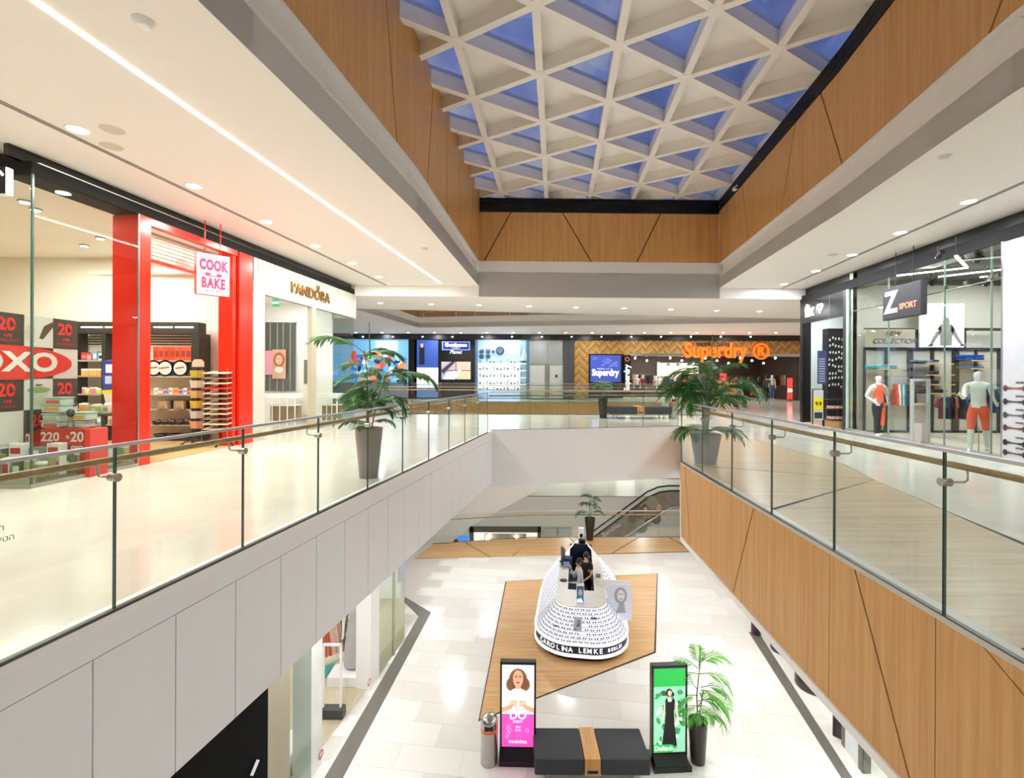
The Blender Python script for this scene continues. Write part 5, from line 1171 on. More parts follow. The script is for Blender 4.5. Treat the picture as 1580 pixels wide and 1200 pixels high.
rseg('fascia_board', -6, RL, BB, 4.58, 0, .06, M('anthracite fascia', '#1e1d1f', .65, spec=.2), bk); rseg('recess', -6, RL+.1, 4.58, 4.86, .15, .2, BLACK, bk); rseg('soffit', -6, RL, BB, BB+.02, .06, .4, BLACK, bk)
sF = sRt(1305); sP = sRt(1547, 560); ZF = BB
# black framed shop with lit sign at the corner
fx = thing('black_shop_front', 'glossy black shop front with white lit lettering and a heart at the right-hand corner', 'shop front', (*SR(RL), 0), RZR+PI)
fw = RL-sF
MB().box(0, 0, 0, .20, .28, BB).build('post', BLACK, fx); MB().box(fw-.16, 0, 0, fw, .2, BB).build('post', M('dark grey post', '#33363c', .35), fx); MB().box(.20, 0, 3.55, fw-.16, .12, BB).build('header', BLACK, fx)
MB().box(1.95, -.006, 3.55, 1.96, 0, BB).build('header_joint', STEEL, fx)
text('fix', .62, .04, LAMPW, 'lettering', fx, (.72, -.03, 3.96), (1, 0, 0), bold=.006)
m = MB(); hp = []
for i in range(28): a = 2*PI*i/28; hp.append((1.42+.011*16*math.sin(a)**3, -.05, 3.98+.011*(13*math.cos(a)-5*math.cos(2*a)-2*math.cos(3*a)-math.cos(4*a))))
m.slab(hp, (0, .04, 0)); m.build('heart', LAMPW, fx); text('W', .12, .01, BLACK, 'lettering', fx, (1.42, -.056, 3.99), (1, 0, 0), bold=.004)
# glass front
wn = struct('window_3')
zg = BB
gx = [sF-.01, sRt(1369), sRt(1455), sRt(1527), sP]
for s0, s1 in zip(gx, gx[1:]):
    rseg('pane', s1+.006, s0-.006, .10, zg, 0, .012, GSHOP, wn); rseg('glass_fin', s1-.005, s1+.005, .1, zg, .012, .05, M('glass fin edge', '#9fb3ac', .2), wn)
rseg('base_rail', sP, sF, 0, .10, -.02, .06, M('satin base rail', '#b4b6b4', .3, .6), wn); rseg('corner_strip', sF-.12, sF-.02, 0, zg, -.01, .03, M('pale green glass strip', '#b9cfc6', .2), wn)
zt = ON(PRt, 1440, 451).z
mm = MB(); a, b = SR(sP, .03), SR(sF-.1, .03); mm.tube([(*a, zt-.02), (*b, zt-.02)], .014, 8); mm.build('tie_rod', STEEL, wn)
for s in gx[1:-1]+[(gx[i]+gx[i+1])/2 for i in range(4)]: c = SR(s, .0); MB().cbox((c[0]+.03, c[1], zt+.05), (.08, .09, .07)).build('clamp', STEEL, wn)
# hanging sign
a_ = ON(PRt, 1421, 458, .22) ; b_ = ON(PRt, 1362, 469, .22)
zt_, zb_ = ON(PRt, 1421, 431, .22).z, ON(PRt, 1421, 485, .22).z
wd = (b_-a_).length; d = Vector((a_.x-b_.x, a_.y-b_.y)).normalized()
zs = thing('hanging_shop_sign', 'dark rectangular box sign with big white letter and red word hanging on two rods', 'sign', (b_.x, b_.y, zb_), math.atan2(d.y, d.x))
hh = zt_-zb_; print('ZSIGN', wd, hh)
MB().rbox(0, 0, 0, wd, .14, hh, .012).build('case', M('charcoal case', '#38383c', .5), zs); MB().box(.02, -.004, .02, wd-.02, 0, hh-.02).build('face', MATS['charcoal case'], zs)
text('Z', hh*.92, .01, glow('#ffffff', 1.2), 'lettering', zs, (wd*.24, -.01, hh*.50), (1, 0, 0), bold=.02, sx=.95); text('SPORT', hh*.24, .006, glow('#ff8a70', 1.0), 'lettering', zs, (wd*.69, -.01, hh*.34), (1, 0, 0), bold=.004)
for x_ in (wd*.28, wd*.74): MB().cyl((x_, .07, hh), (x_, .07, CZ-zb_-.01), .01, 8).build('rod', BLACKM, zs)
# shells
YW = 14.5
MB().prism([SR(sP-1.5, .1), SR(sF, .1), (12, YW+3), (19.9, YW), (19.9, 6)], .0, .012).build('floor_sports', M('pale shop floor', '#cfc4b0', .35, var=.03), kind='structure')
MB().box(10.3, YW, 0, 19.9, YW+.15, 4.8).build('wall_sports_far', M('warm white board', '#dcd7ca', .6, var=.02), kind='structure')
p_ = SR(sF-.05, .2); MB().prism([p_, (10.42, YW), (10.3, YW), (p_[0]-.1, p_[1])], 0, 4.8).build('wall_sports_side', MATS['warm white board'], kind='structure')
MB().prism([SR(-4, .25), SR(sF, .25), (19.9, YW+.2), (19.9, 4)], 4.55, 4.65).build('ceiling_sports', M('dark exposed ceiling', '#5c5c5a', .7, var=.2, vs=2), kind='structure')
MB().box(10.35, YW-.05, D(1400, 440, YW).z, 19.9, YW, 4.6).build('trim_23', M('grey ceiling margin', '#6f706c', .6), kind='structure')
# light bars
for k, (x0, y0, x1, y1, d0, d1) in enumerate(((1384, 425, 1492, 413, 12.2, 11.6), (1475, 395, 1492, 413, 9.8, 11.6), (1448, 427, 1548, 415.5, 13.2, 12.6), (1512, 427.5, 1548, 424, 13.8, 13.5))):
    a, b = D(x0, y0, d0), D(x1, y1, d1); t = thing('light_bar', 'slim white light bar under the dark ceiling, ' + ('longest, left', 'short slanting one nearest the glass', 'middle one reaching the poster', 'short one at the back')[k], 'ceiling light', a); MB().bar((0, 0, 0), b-a, .045, .03).build('diffuser', STRIP, t); MB().bar((0, 0, .03), b-a+Vector((0, 0, .03)), .05, .03).build('housing', BLACKM, t)
    MB().cyl((0, 0, .04), (0, 0, 4.54-a.z), .005, 6).build('cable', BLACKM, t)
for k, (px, py) in enumerate(((1437, 436), (1520, 437), (1506, 400), (1447, 394))):
    p = D(px, py, 12.4 if k < 2 else 10.6); t = thing('track_spotlight', 'black spotlight under the dark shop ceiling, ' + ('above the white poster', 'far right above the shelves', 'lit, beside the slanting bar', 'near the glass fin')[k], 'spotlight', p); MB().cyl((0, 0, -.05), (0, -.12, .05), .06, 12).build('lamp_body', BLACKM, t); MB().cyl((0, 0, .05), (0, 0, 4.54-p.z), .012).build('stem', BLACKM, t); MB().cyl((0, .003, -.056), (0, 0, -.05), .05, 12).build('lamp_face', LAMP, t)
# framed shelf wall
sh = thing('sports_wall_rack', 'black-framed shelving wall with pale back boards inside the sports shop', 'shelf', (12.5, YW-.4, 0))
DF = YW-.35; FR = M('black steel frame', '#3a3833', .5)
def sb(name, x0, y0, x1, y1, mat, d=DF, th=.06, root=sh): return fb(name, x0, y0, x1, y1, d, th, mat, root)
sb('rail', 1334, 536.5, 1548, 540, FR); sb('rail', 1360, 664.5, 1548, 667, FR); sb('rail', 1335, 506, 1412, 508, FR)
for x0, x1 in ((1333, 1336), (1366, 1370), (1401, 1409), (1437, 1441), (1470, 1480), (1505, 1508), (1540, 1546)): sb('upright', x0, 538, x1, 667, FR)
sb('upright', 1415, 508, 1418, 538, FR); sb('upright', 1489, 506, 1491, 538, FR); sb('rail', 1489, 506, 1547, 510, FR)
PB = M('pale back board', '#cbc3b6', .55, var=.05)
for x0, x1 in ((1336, 1366), (1370, 1401), (1409, 1437), (1441, 1470), (1480, 1505), (1508, 1540)): sb('back_board', x0+.4, 541, x1-.4, 664, PB, DF+.05, .02)
WS = M('birch shelf', '#d9b27c', .5)
def shelf(x0, x1, y, root=sh): a, b = D(x0, y, DF), D(x1, y, DF); l = root.location; MB().box(a.x-l.x, DF-.38-l.y, a.z-l.z-.03, b.x-l.x, DF-l.y, a.z-l.z).build('shelf', WS, root); return a.z
for x0, x1, y in ((1412, 1453, 561), (1412, 1455, 577.5), (1412, 1456, 592), (1412, 1456, 605.5), (1372, 1384, 602), (1372, 1384, 618.5), (1480, 1516, 556), (1480, 1516, 568), (1340, 1380, 569)): shelf(x0, x1, y)
MB().tube([D(1370, 584, DF-.3)-sh.location, D(1402, 584, DF-.3)-sh.location], .012).build('hang_rail', STEEL, sh); MB().tube([D(1441, 626, DF-.3)-sh.location, D(1475, 626, DF-.3)-sh.location], .012).build('hang_rail', STEEL, sh)
# posters
t = thing('poster', 'beige panel with slanted dark words above the shelving left of the white figure poster', 'poster', D(1375, 536, DF-.1)); fb('sheet', 1336, 508, 1412, 535.5, DF-.1, .04, M('kraft poster', '#b3a791', .6), t)
l = t.location; p = D(1378, 514.5, DF-.11)-l; text('NEW', .19, .004, colr('#4a443c'), 'lettering', t, p, (1, 0, 0), shear=.35); p = D(1380, 526.5, DF-.11)-l; text('COLLECTION', .21, .004, colr('#4a443c'), 'lettering', t, p, (1, 0, 0), shear=.35)
t = thing('poster', 'large white poster of a crouching grey athlete with arms spread', 'poster', D(1453, 535, DF-.1)); fb('sheet', 1419, 468, 1488, 535.5, DF-.1, .04, M('white poster paper', '#f4f2ee', .5), t)
l = t.location; m = MB(); P_ = lambda x, y: (D(x, y, DF)-l)
def q2(*pts): m.slab([(P_(x, y).x, -.006, P_(x, y).z) for x, y in pts], (0, .004, 0))
c = P_(1455, 497); ell(m, c.x, c.z, .10, .14, -.010, 0)
q2((1447, 501), (1463, 501), (1468, 508), (1464, 520), (1463, 533), (1446, 533), (1446, 520), (1442, 508)); q2((1447, 502), (1442, 508), (1434, 523), (1430, 533), (1433, 533.5), (1439, 524), (1448, 511)); q2((1463, 502), (1468, 508), (1474, 521), (1482, 533), (1478, 533.5), (1471, 524), (1462, 511))
q2((1430, 531), (1433, 531), (1436, 534), (1426, 535)); q2((1478, 531), (1482, 531), (1486, 535), (1476, 534)); m.build('figure_print', M('grey figure print', '#8d8a86', .6), t)
# clothes
def folded(c, w=.30, h=.05): return proto_mesh(lambda m: (m.rbox(-w/2, -.15, 0, w/2, .15, h, h*.42), m.rbox(-w/2+.01, -.155, h*.45, w/2-.01, .14, h*.9, h*.2)), colr(c, .9))
def stackrow(cols, px0, px1, py, lab, grp, layers=2, n=3):
    z_ = D(px0, py, DF).z
    for i in range(n):
        for k in range(layers):
            x_ = D(px0+(px1-px0)*(i+.5)/n, py, DF-.2).x
            putm('folded_shirt', folded(cols[(i+k) % len(cols)], .27, .05), (x_, DF-.2, z_+.001+.052*k), lab, 'clothing', grp)
stackrow(['#26262a', '#8aa0c0', '#9ab0d0'], 1413, 1440, 561, 'folded dark or pale blue shirt on the top birch shelf', 'shirts on the top birch shelf')
stackrow(['#1e1e22', '#2c2c30'], 1413, 1440, 577.5, 'folded black shirt on the second birch shelf', 'shirts on the second birch shelf')
stackrow(['#222226'], 1413, 1440, 592, 'folded black shirt on the third birch shelf', 'shirts on the third birch shelf'); stackrow(['#2a2a2e', '#1c1c20'], 1413, 1453, 605.5, 'folded black shirt on the lowest birch shelf', 'shirts on the lowest birch shelf')
stackrow(['#2f9fb4', '#58c0c8', '#2c8ab0'], 1341, 1378, 569, 'folded turquoise shirt above the first mannequin', 'turquoise shirts', 2, 3)
stackrow(['#2c62b8', '#2450a0'], 1481, 1512, 556, 'folded royal blue shirt on the top shelf behind the second mannequin', 'blue shirts, top shelf', 3, 2); stackrow(['#3a70b0'], 1481, 1512, 568, 'folded blue shirt on the lower shelf behind the second mannequin', 'blue shirts, lower shelf', 1, 2)
def hanging(c, k=0, w=.36, h=.6, edge='#d8d8d8'):
    def f(m):
        pr = [(-.10, h), (-.06, h), (-.03, h*.74), (.03, h*.74), (.06, h), (.10, h), (.13, h*.70), (w/2, h*.5), (w/2+.02, 0), (-w/2-.02, 0), (-w/2, h*.5), (-.13, h*.70)] if k == 0 else [(-.06, h), (.06, h), (w/2, h*.92), (w/2+.10, h*.55), (w/2+.02, h*.5), (w/2-.03, h*.7), (w/2-.02, 0), (-w/2+.02, 0), (-w/2+.03, h*.7), (-w/2-.02, h*.5), (-w/2-.10, h*.55), (-w/2, h*.92)]
        m.slab([(x, -.03, z-h) for x, z in pr], (0, .06, 0), 0); m.tube([(-.1, 0, .0), (0, 0, .05), (.1, 0, .0)], .005, 5, 1); m.tube([(0, 0, .05), (.0, 0, .12), (.025, 0, .13)], .004, 5, 1)
    return proto_mesh(f, colr(c, .9), STEEL)
for i, (px, c, rz_) in enumerate(((1382, '#e05028', 1.2), (1385, '#f4f0ea', 1.1), (1388, '#2c8a9a', 1.0), (1391, '#d8d8d4', .9), (1394, '#1f6a80', .8), (1400, '#232326', .15))):
    p = D(px, 593, DF-.3); putm('hanging_vest', hanging(c), (p.x, p.y-.02*i, p.z), ('orange', 'white', 'teal', 'pale grey', 'dark teal', 'black racer-back')[i]+' sports vest on the hanging rail left of the security gate', 'clothing', 'sports vests on the hanging rail', rz_)
for i in range(5):
    p = D(1458+i*8, 612, DF-1.2); putm('hanging_shirt', hanging(['#7a3a48', '#2c3a50', '#8a4a40', '#3a4a60', '#503a50'][i], 1), (p.x, p.y, p.z), 'dark patterned short on the round rack before the second mannequin', 'clothing', 'garments on the round rack', .5*i)
for i in range(6):
    p = D(1510+i*6, 600, DF-2.0); putm('hanging_shirt', hanging(['#5a5a80', '#303850', '#6a3a50', '#3a5a70', '#45506a', '#604a60'][i], 1), (p.x, p.y, p.z), 'purple or navy shirt hanging right of the second mannequin', 'clothing', 'garments right of the mannequin', .6*i)
# security gate
g0, g1 = D(1407, 686, 11.6), D(1432, 686, 11.6)
t = thing('security_gate', 'white anti-theft gate with clear window standing just inside the sports shop', 'security gate', ((g0.x+g1.x)/2, 11.6, .012)); w_ = (g1.x-g0.x)/2; hgt = D(1420, 585, 11.6).z
for sx in (-1, 1): MB().rbox(sx*w_-.025, -.04, 0, sx*w_+.025, .04, hgt, .01).build('post', M('light grey plastic', '#b8bab6', .4), t)
MB().rbox(-w_, -.04, hgt-.06, w_, .04, hgt, .01).build('top_rail', MATS['light grey plastic'], t); MB().box(-w_, -.03, hgt*.60, w_, .03, hgt*.63).build('cross_rail', MATS['light grey plastic'], t); MB().box(-w_, -.03, 0, w_, .03, hgt*.32).build('foot_panel', M('pinkish grey panel', '#d4cac6', .5), t)
# mannequins
MW = M('white mannequin', '#e4e6e0', .35); COR = M('coral fabric', '#f0684c', .8); DKF = M('dark leggings', '#34383e', .8)
p = Z(1358, 673); p = D(1355, 600, 13.0)
def mannequin(label, x, y, rz_, H, J, top, legs, **k):
    t = person('mannequin', label, 'mannequin', (x, y, .03), rz_, H, J, top, legs, MW, skinm=MW, hair=None, shoe_none=True, **k)
    MB().lathe([(.17, 0), (.17, .012), (.02, .02)], 24).build('stand', STEEL, t, (0, .05, -.018)); MB().cyl((0, .05, 0), (0, .05, H*.3), .01, 8).build('support_rod', STEEL, t); return t
mannequin('white female mannequin in coral crop top and dark leggings with hands on hips', p.x, 13.0, .1, 1.72, stance(.03, -.03, (.06, -.03, .02), (.06, -.03, .02), 0, la2=(-.11, -.06, .55), ra2=(.11, -.06, .55)), COR, DKF, sleeve=0, bare=True)
J = stance(.16, -.16, (-.02, .12, .02), (-.02, -.14, .05), -.05, la2=(-.12, -.24, .68), ra2=(.12, .18, .60))
p = D(1513, 700, 10.3)
mannequin('white male mannequin in running stride wearing coral shorts beside the right poster', p.x, 10.35, -.9, 1.82, J, MW, COR, sleeve=2, bare=False, legs_short=True)
t = thing('towel', 'orange towel hanging from the first mannequin\'s hand', 'towel', (D(1364, 600, 12.9).x, 12.93, .35)); MB().slab([(-.05, 0, 0), (.04, 0, 0), (.09, 0, .62), (.0, 0, .62)], (0, .03, 0)).build('cloth', COR, t)
# poster with hoverboards at the right edge
ps = thing('product_poster', 'tall pale window poster of six dark hoverboards at the right picture edge', 'poster', (*SR(sP), 0), RZR+PI)
MB().box(.02, -.03, .05, 1.6, -.01, BB-.02).build('sheet', M('pale blue poster', '#d4d8de', .4), ps); MB().box(0.0, -.035, .02, .035, .03, BB).build('edge_strip', STEEL, ps)
for i, y_ in enumerate((599, 620, 641, 661, 684, 700)):
    q = ON(PRt, 1565, y_, .04); z_ = q.z; m = MB()
    for sx in (-1, 1): m.lathe([(.001, -.035), (.05, -.03), (.055, 0), (.05, .03), (.001, .035)], 16)
    half = len(m.v)//2
    m.v = [((-.19 if j < half else .19)+v[2], -.05-.0*v[1], v[0]) if 0 else ((-.20 if j < half else .20)+v[0]*.9, -.035-abs(v[2])*.1, v[1]*1.1) for j, v in enumerate(m.v)]
    m.slab([(-.2, -.036, .035), (-.04, -.036, .015), (.04, -.036, .015), (.2, -.036, .035), (.2, -.036, -.03), (.04, -.036, -.012), (-.04, -.036, -.012), (-.2, -.036, -.03)], (0, .004, 0))
    m.build('hoverboard_print', colr(('#8a5a54', '#4a4a54', '#6a6a74', '#7a4a44', '#3a3a44', '#555')[i] if i < 5 else '#50505a'), ps, (.30, 0, z_)); text('HOVER', .05, .003, colr('#6a5a5a'), 'lettering', ps, (.40, -.034, z_+.11), (1, 0, 0), bold=.002)
# interior of the black-framed shop
YX = 17.6
MB().box(10.75, YX, 0, 14, YX+.1, 4.8).build('wall_fix_far', M('cool white wall', '#cfd8d6', .5), kind='structure')
MB().prism([SR(sF, .1), SR(RL-.1, .1), (10.75, YX), (13.4, YX), (11.0, YW+.2)], 0, .012).build('floor_fix', WOODF, kind='structure')
t = thing('card_column', 'black column covered with small white cards in the black-framed shop', 'display', (D(1289, 600, 15.9).x, 15.9, .012)); a, b = D(1277, 507, 15.9), D(1300, 507, 15.9); w_ = (b.x-a.x)/2
MB().rbox(-w_, 0, 0, w_, .3, a.z, .01).build('body', BLACK, t); rn = random.Random(3)
for i in range(5):
    for j in range(8): 
        x_ = -w_+.05+i*(2*w_-.1)/4+rn.uniform(-.015, .015); z_ = 1.35+j*.22+rn.uniform(-.05, .05)
        m = MB(); m.slab([(-.022, 0, -.04), (.022, 0, -.03), (.022, 0, .045), (-.022, 0, .035)], (0, -.006, 0)); o = m.build('card', colr('#d8d8d4'), t, (x_, -.002, z_))
t = thing('blue_notice_board', 'tall blue notice board with white lines beside the card column', 'sign', D(1268, 592, 15.8)); fb('board', 1262, 541, 1275, 592, 15.8, .03, M('navy board', '#35406a', .4), t)
for k in range(10): fb('text_line', 1263.5, 553+k*3.8, 1273, 554.2+k*3.8, 15.79, .01, colr('#c8d0e4'), t)
t = thing('price_standee', 'floor sign with yellow panel reading 9.9 at the black-framed shop door', 'sign', (D(1262, 655, 15.4).x, 15.4, .012)); a, b = D(1254, 600, 15.4), D(1270, 655, 15.4); l = t.location; w_ = (b.x-a.x)/2; h_ = a.z-.012
for sx in (-1, 1): MB().box(sx*w_-.012, -.012, 0, sx*w_+.012, .012, h_).build('upright', BLACKM, t)
MB().box(-w_, -.012, h_-.02, w_, .012, h_).build('top_rail', BLACKM, t); MB().box(-w_+.01, -.02, .25, w_-.01, -.012, h_-.04).build('sheet', colr('#cfcfc8'), t); MB().box(-w_+.015, -.024, .58, w_-.015, -.02, .95).build('yellow_panel', M('yellow panel', '#f0dc20', .4), t); text('9.9', .17, .004, BLACK, 'lettering', t, (0, -.027, .77), (1, 0, 0), bold=.004)
MB().box(-w_, -.2, 0, w_, .2, .02).build('foot', BLACKM, t); MB().box(-w_+.04, -.022, .3, w_-.04, -.018, .5).build('dark_picture', colr('#3a3a40'), t)
t = thing('display_table', 'tiered wooden stand with pink boxes right of the card column', 'table', (D(1294, 655, 15.2).x, 15.2, .012))
for k, z_ in enumerate((.28, .62, .92)): MB().rbox(-.24, 0, z_-.03, .24, .4, z_, .008).build('shelf', BLACKM, t)
MB().box(-.22, .02, 0, .22, .38, .25).build('base_drawer', colr('#c9a468'), t)
for sx in (-1, 1): MB().box(sx*.23-.015, .36, 0, sx*.23+.015, .4, 1.0).build('upright', BLACKM, t)
for k, z_ in enumerate((.283, .623)):
    for i in range(3): putm('pink_box', pbx(.13, .2, .09, '#d89a98', '#f0dcd8'), (t.location.x-.15+.15*i, 15.36, z_+.012), 'pink carton on the %s of the tiered stand' % ('lower shelf', 'middle shelf')[k], 'box', 'pink cartons, %s' % ('lower', 'middle')[k])
light('shop_light', 'AREA', (13.2, 11.8, 4.5), 260, 3.5, 3, color=NEUT); light('shop_light', 'AREA', (10.9, 16.3, 4.2), 90, .8, .8, color=COOL)
# ================================================================== FAR ROW OF SHOPS
YF = 33.0
fs = struct('trim_24'); 
def ff(name, x0, y0, x1, y1, mat, root, d=YF, th=.2, label=None): return fb(name, x0, y0, x1, y1, d, th, mat, root, label)
ff('board', 470, 516.5, 1300, 522.5, M('dark far band', '#1d1a18', .4), fs, YF-.15, .4); ff('upper_board', 470, 500, 1300, 516.5, WHITE, fs, YF, .3)
MB().box(-20, YF+6, 0, 20, YF+6.2, 4.6).build('wall_far_interior', M('dim interior', '#5a5550', .6), kind='structure')
for k in range(14):
    px = 560+46*k; p = D(px, 519.5, YF-.16); t = thing('band_spotlight', 'tiny white spotlight set in the dark band over the far shops', 'spotlight', p, group='spotlights in the dark far band'); MB().cyl((0, .0, 0), (0, -.02, 0), .045, 10).build('lamp_face', LAMP, t)
def tt(name, label, cat, px, py, d=YF): p = D(px, py, d); return thing(name, label, cat, (p.x, d, max(p.z, 0)))
def base(py=614): return 614
# 1 blue picture window
t = tt('shop_window', 'bright blue illustrated shop window behind the left palm', 'shop window', 580, 614)
ff('dark_frame', 500, 522.5, 644, 614, BLACK, t, YF+.05, .1); ff('light_panel', 505, 523, 630, 590, glow('#6fa8d8', .7), t, YF-.02, .06); ff('light_panel', 580, 526, 614, 541, glow('#a9cfe8', .8), t, YF-.03, .02)
ff('lower_panel', 505, 590, 630, 613, M('grey blue plinth', '#8f9aa4', .4), t, YF-.02, .05)
rn = random.Random(21)
m = MB()
for i in range(60):
    p = D(rn.uniform(540, 626), rn.uniform(545, 588), YF)-t.location; ell(m, p.x, p.z, rn.uniform(.08, .4), rn.uniform(.06, .25), -.04-.001*i, rn.randrange(6), 8, rn.uniform(0, 3))
m.build('picture', [glow('#f2f6fa', .9), glow('#e88a5a', .7), glow('#2f7ac0', .6), glow('#d8504a', .6), glow('#8fd0b0', .7), glow('#1c3c6c', .5)], t)
t = tt('shop_window', 'narrow window with a dark suit picture over bright white shelves', 'shop window', 658, 614)
ff('frame', 640, 522.5, 678, 614, BLACK, t, YF+.05, .1); ff('blue_panel', 643, 524, 676, 568, glow('#35509c', .6), t, YF-.01, .05); ff('white_panel', 643, 567, 676, 598, glow('#e6efff', 1.0), t, YF-.01, .05); ff('lower_panel', 643, 598, 676, 613, glow('#5a7ab0', .45), t, YF-.01, .05)
ff('suit_picture', 647, 534, 655, 562, colr('#1a2038'), t, YF-.03, .02); ff('face_picture', 649, 530, 653, 536, glow('#c8a890', .5), t, YF-.04, .02)
for x_ in (650, 657, 664, 670): ff('white_column', x_, 570, x_+3, 596, glow('#ffffff', 1.1), t, YF-.05, .04)
t = tt('menswear_shop_front', 'black shop front with blue lit name plate above a four-part video wall', 'shop front', 704, 614)
ff('wall', 677, 522.5, 733, 614, M('black gloss front', '#08080e', .2), t, YF, .2)
ff('name_frame', 682, 527, 725, 540, glow('#7a90ff', 1.4), t, YF-.05, .04); ff('name_plate', 683.2, 528.2, 723.8, 538.8, glow('#1c2470', .8), t, YF-.07, .02)
l = t.location; text('Gentleman', .34, .01, glow('#ffffff', 1.6), 'lettering', t, D(703.5, 532.2, YF-.09)-l, (1, 0, 0), bold=.012); text('COSMETIC', .13, .01, glow('#dfe6ff', 1.2), 'lettering', t, D(703.5, 537, YF-.09)-l, (1, 0, 0)); text('Planet', .34, .01, glow('#ffffff', 1.2), 'lettering', t, D(703, 543.2, YF-.03)-l, (1, 0, 0), shear=.3)
scm = [glow('#b0a4b0', .8), glow('#c8b49c', .8), glow('#8f9ab4', .8), glow('#d4bc98', .8)]
for k, (x0, y0, x1, y1) in enumerate(((681, 558, 703, 571), (704, 558, 726, 571), (681, 572, 703, 585), (704, 572, 726, 585))): ff('screen', x0, y0, x1, y1, scm[k], t, YF-.08, .06)
m = MB(); P2 = lambda x, y: (D(x, y, YF)-l); 
for k, pts in enumerate((((681, 571), (697, 558), (703, 558), (684, 577)), ((684, 585), (690, 574), (703, 585)), ((692, 574), (712, 571), (703, 584)))): m.slab([(P2(x, y).x, -.10-.01*k, P2(x, y).z) for x, y in pts], (0, .01, 0), k)
m.build('screen_picture', [glow('#4a3c48', .5), glow('#e6ecf4', 1.0), glow('#f0f2f8', 1.0)], t); ff('door_glass', 686, 592, 728, 613, M('dark door glass', '#22262e', .1), t, YF-.03, .03); ff('red_panel', 677, 590, 681, 613, colr('#6a1620'), t, YF-.03, .03)
# bright gift shop
t = tt('gift_shop_window', 'brilliantly lit white shop window with clocks and model boat', 'shop window', 770, 614)
ff('frame', 733, 522.5, 737, 614, M('steel blue frame', '#5a7a9a', .3), t, YF-.05, .2); ff('frame', 812, 522.5, 817, 614, MATS['steel blue frame'], t, YF-.05, .2)
ff('back_panel', 737, 524, 803, 614, glow('#9fb8f0', .8), t, YF+1.0, .05); ff('back_panel', 803, 524, 812, 614, glow('#7f9a9a', .5), t, YF+1.0, .05); ff('pane', 737, 523, 812, 606, GSHOP, t, YF, .02)
for y_ in (560, 571, 582, 593, 602): ff('shelf', 737, y_, 812, y_+.8, glow('#ffffff', 1.0), t, YF+.5, .45)
ff('white_panel', 738, 561, 802, 600, glow('#f2f6ff', .95), t, YF+.96, .03)
clk = lambda r: proto_mesh(lambda m: (m.cyl((0, .05, 0), (0, 0, 0), r, 20, k=0), m.cyl((0, -.002, 0), (0, -.006, 0), r*.72, 20, k=1), m.bar((0, -.01, 0), (0, -.01, r*.5), .01, .01, 0, up=(0, 1, 0)), m.bar((0, -.01, 0), (r*.4, -.01, 0), .01, .01, 0, up=(0, 1, 0))), colr('#26303e', .3), colr('#5a6a80', .3))
for k, (px, py, r_) in enumerate(((743, 542, .17), (753, 542, .17), (771.5, 541, .30), (743, 550, .17), (753, 550, .17), (761, 542.5, .12))):
    p = D(px, py, YF+.85); putm('display_clock', clk(r_), p, ('dark round clock, upper left of the four', 'dark round clock, upper right of the four', 'largest round clock in the gift shop window', 'dark round clock, lower left of the four', 'dark round clock, lower right of the four', 'small pale clock between the four and the largest')[k], 'clock', 'clocks in the gift shop window')
bt = tt('model_sailboat', 'white model sailing boat at the right of the gift shop window', 'model boat', 808, 557, YF+.6); m = MB(); m.slab([(-.3, 0, .05), (.05, 0, .05), (.08, 0, 1.0)], (0, .02, 0)); m.slab([(.12, 0, .05), (.3, 0, .05), (.1, 0, .8)], (0, .02, 0)); m.build('sail', glow('#dfe2dc', .5), bt); MB().slab([(-.3, -.05, 0), (.3, -.05, 0), (.2, -.05, -.12), (-.2, -.05, -.12)], (0, .12, 0)).build('hull', colr('#6a4a30'), bt)
gi = [pbx(.16, .1, .2, '#c8d4e8', '#8090b0'), jar(.06, .26, '#b0bcd0'), pbx(.2, .1, .14, '#d8c8b8', '#a06050'), jar(.08, .18, '#8a7a60'), pbx(.1, .1, .26, '#6a7890', '#e0e4ea'), bowl(.11, .1, '#d8dce8')]
for k, y_ in enumerate((560, 571, 582, 593, 602)):
    for i in range(13):
        p = D(741+i*5.3, y_, YF+.6); putm('gift_item', gi[(i*5+k*2) % 6], p, 'small ornament on the %s glass shelf of the gift shop window' % ('first (top)', 'second', 'third', 'fourth', 'lowest')[k], 'ornament', 'ornaments on the %s shelf' % ('first', 'second', 'third', 'fourth', 'lowest')[k])
t = tt('lift_lobby_front', 'pale glazed lift lobby front with transom between gift shop and grey column', 'doorway', 843, 614)
ff('side_panel', 817, 523, 869, 614, M('pale glazing', '#c4c8c0', .3), t, YF+.02, .1); ff('transom', 818, 560, 868, 562, STEEL, t, YF-.03, .05); ff('post', 843, 516, 845, 614, STEEL, t, YF-.05, .06); ff('upper_glass', 819, 526, 842, 560, M('mirror grey', '#a3a8a4', .15, .3), t, YF-.02, .04); ff('upper_glass', 846, 526, 868, 560, MATS['mirror grey'], t, YF-.02, .04)
ff('door_gap', 841, 563, 848, 613, colr('#7a7a6c'), t, YF-.02, .03); ff('call_panel', 857, 578, 860, 582, BLACK, t, YF-.02, .03)
MB().box(D(869, 600, YF-.1).x, YF-.1, 0, D(886, 600, YF-.1).x, YF+.4, 4.47).build('wall_column', M('grey column cladding', '#4a4a48', .4), kind='structure')
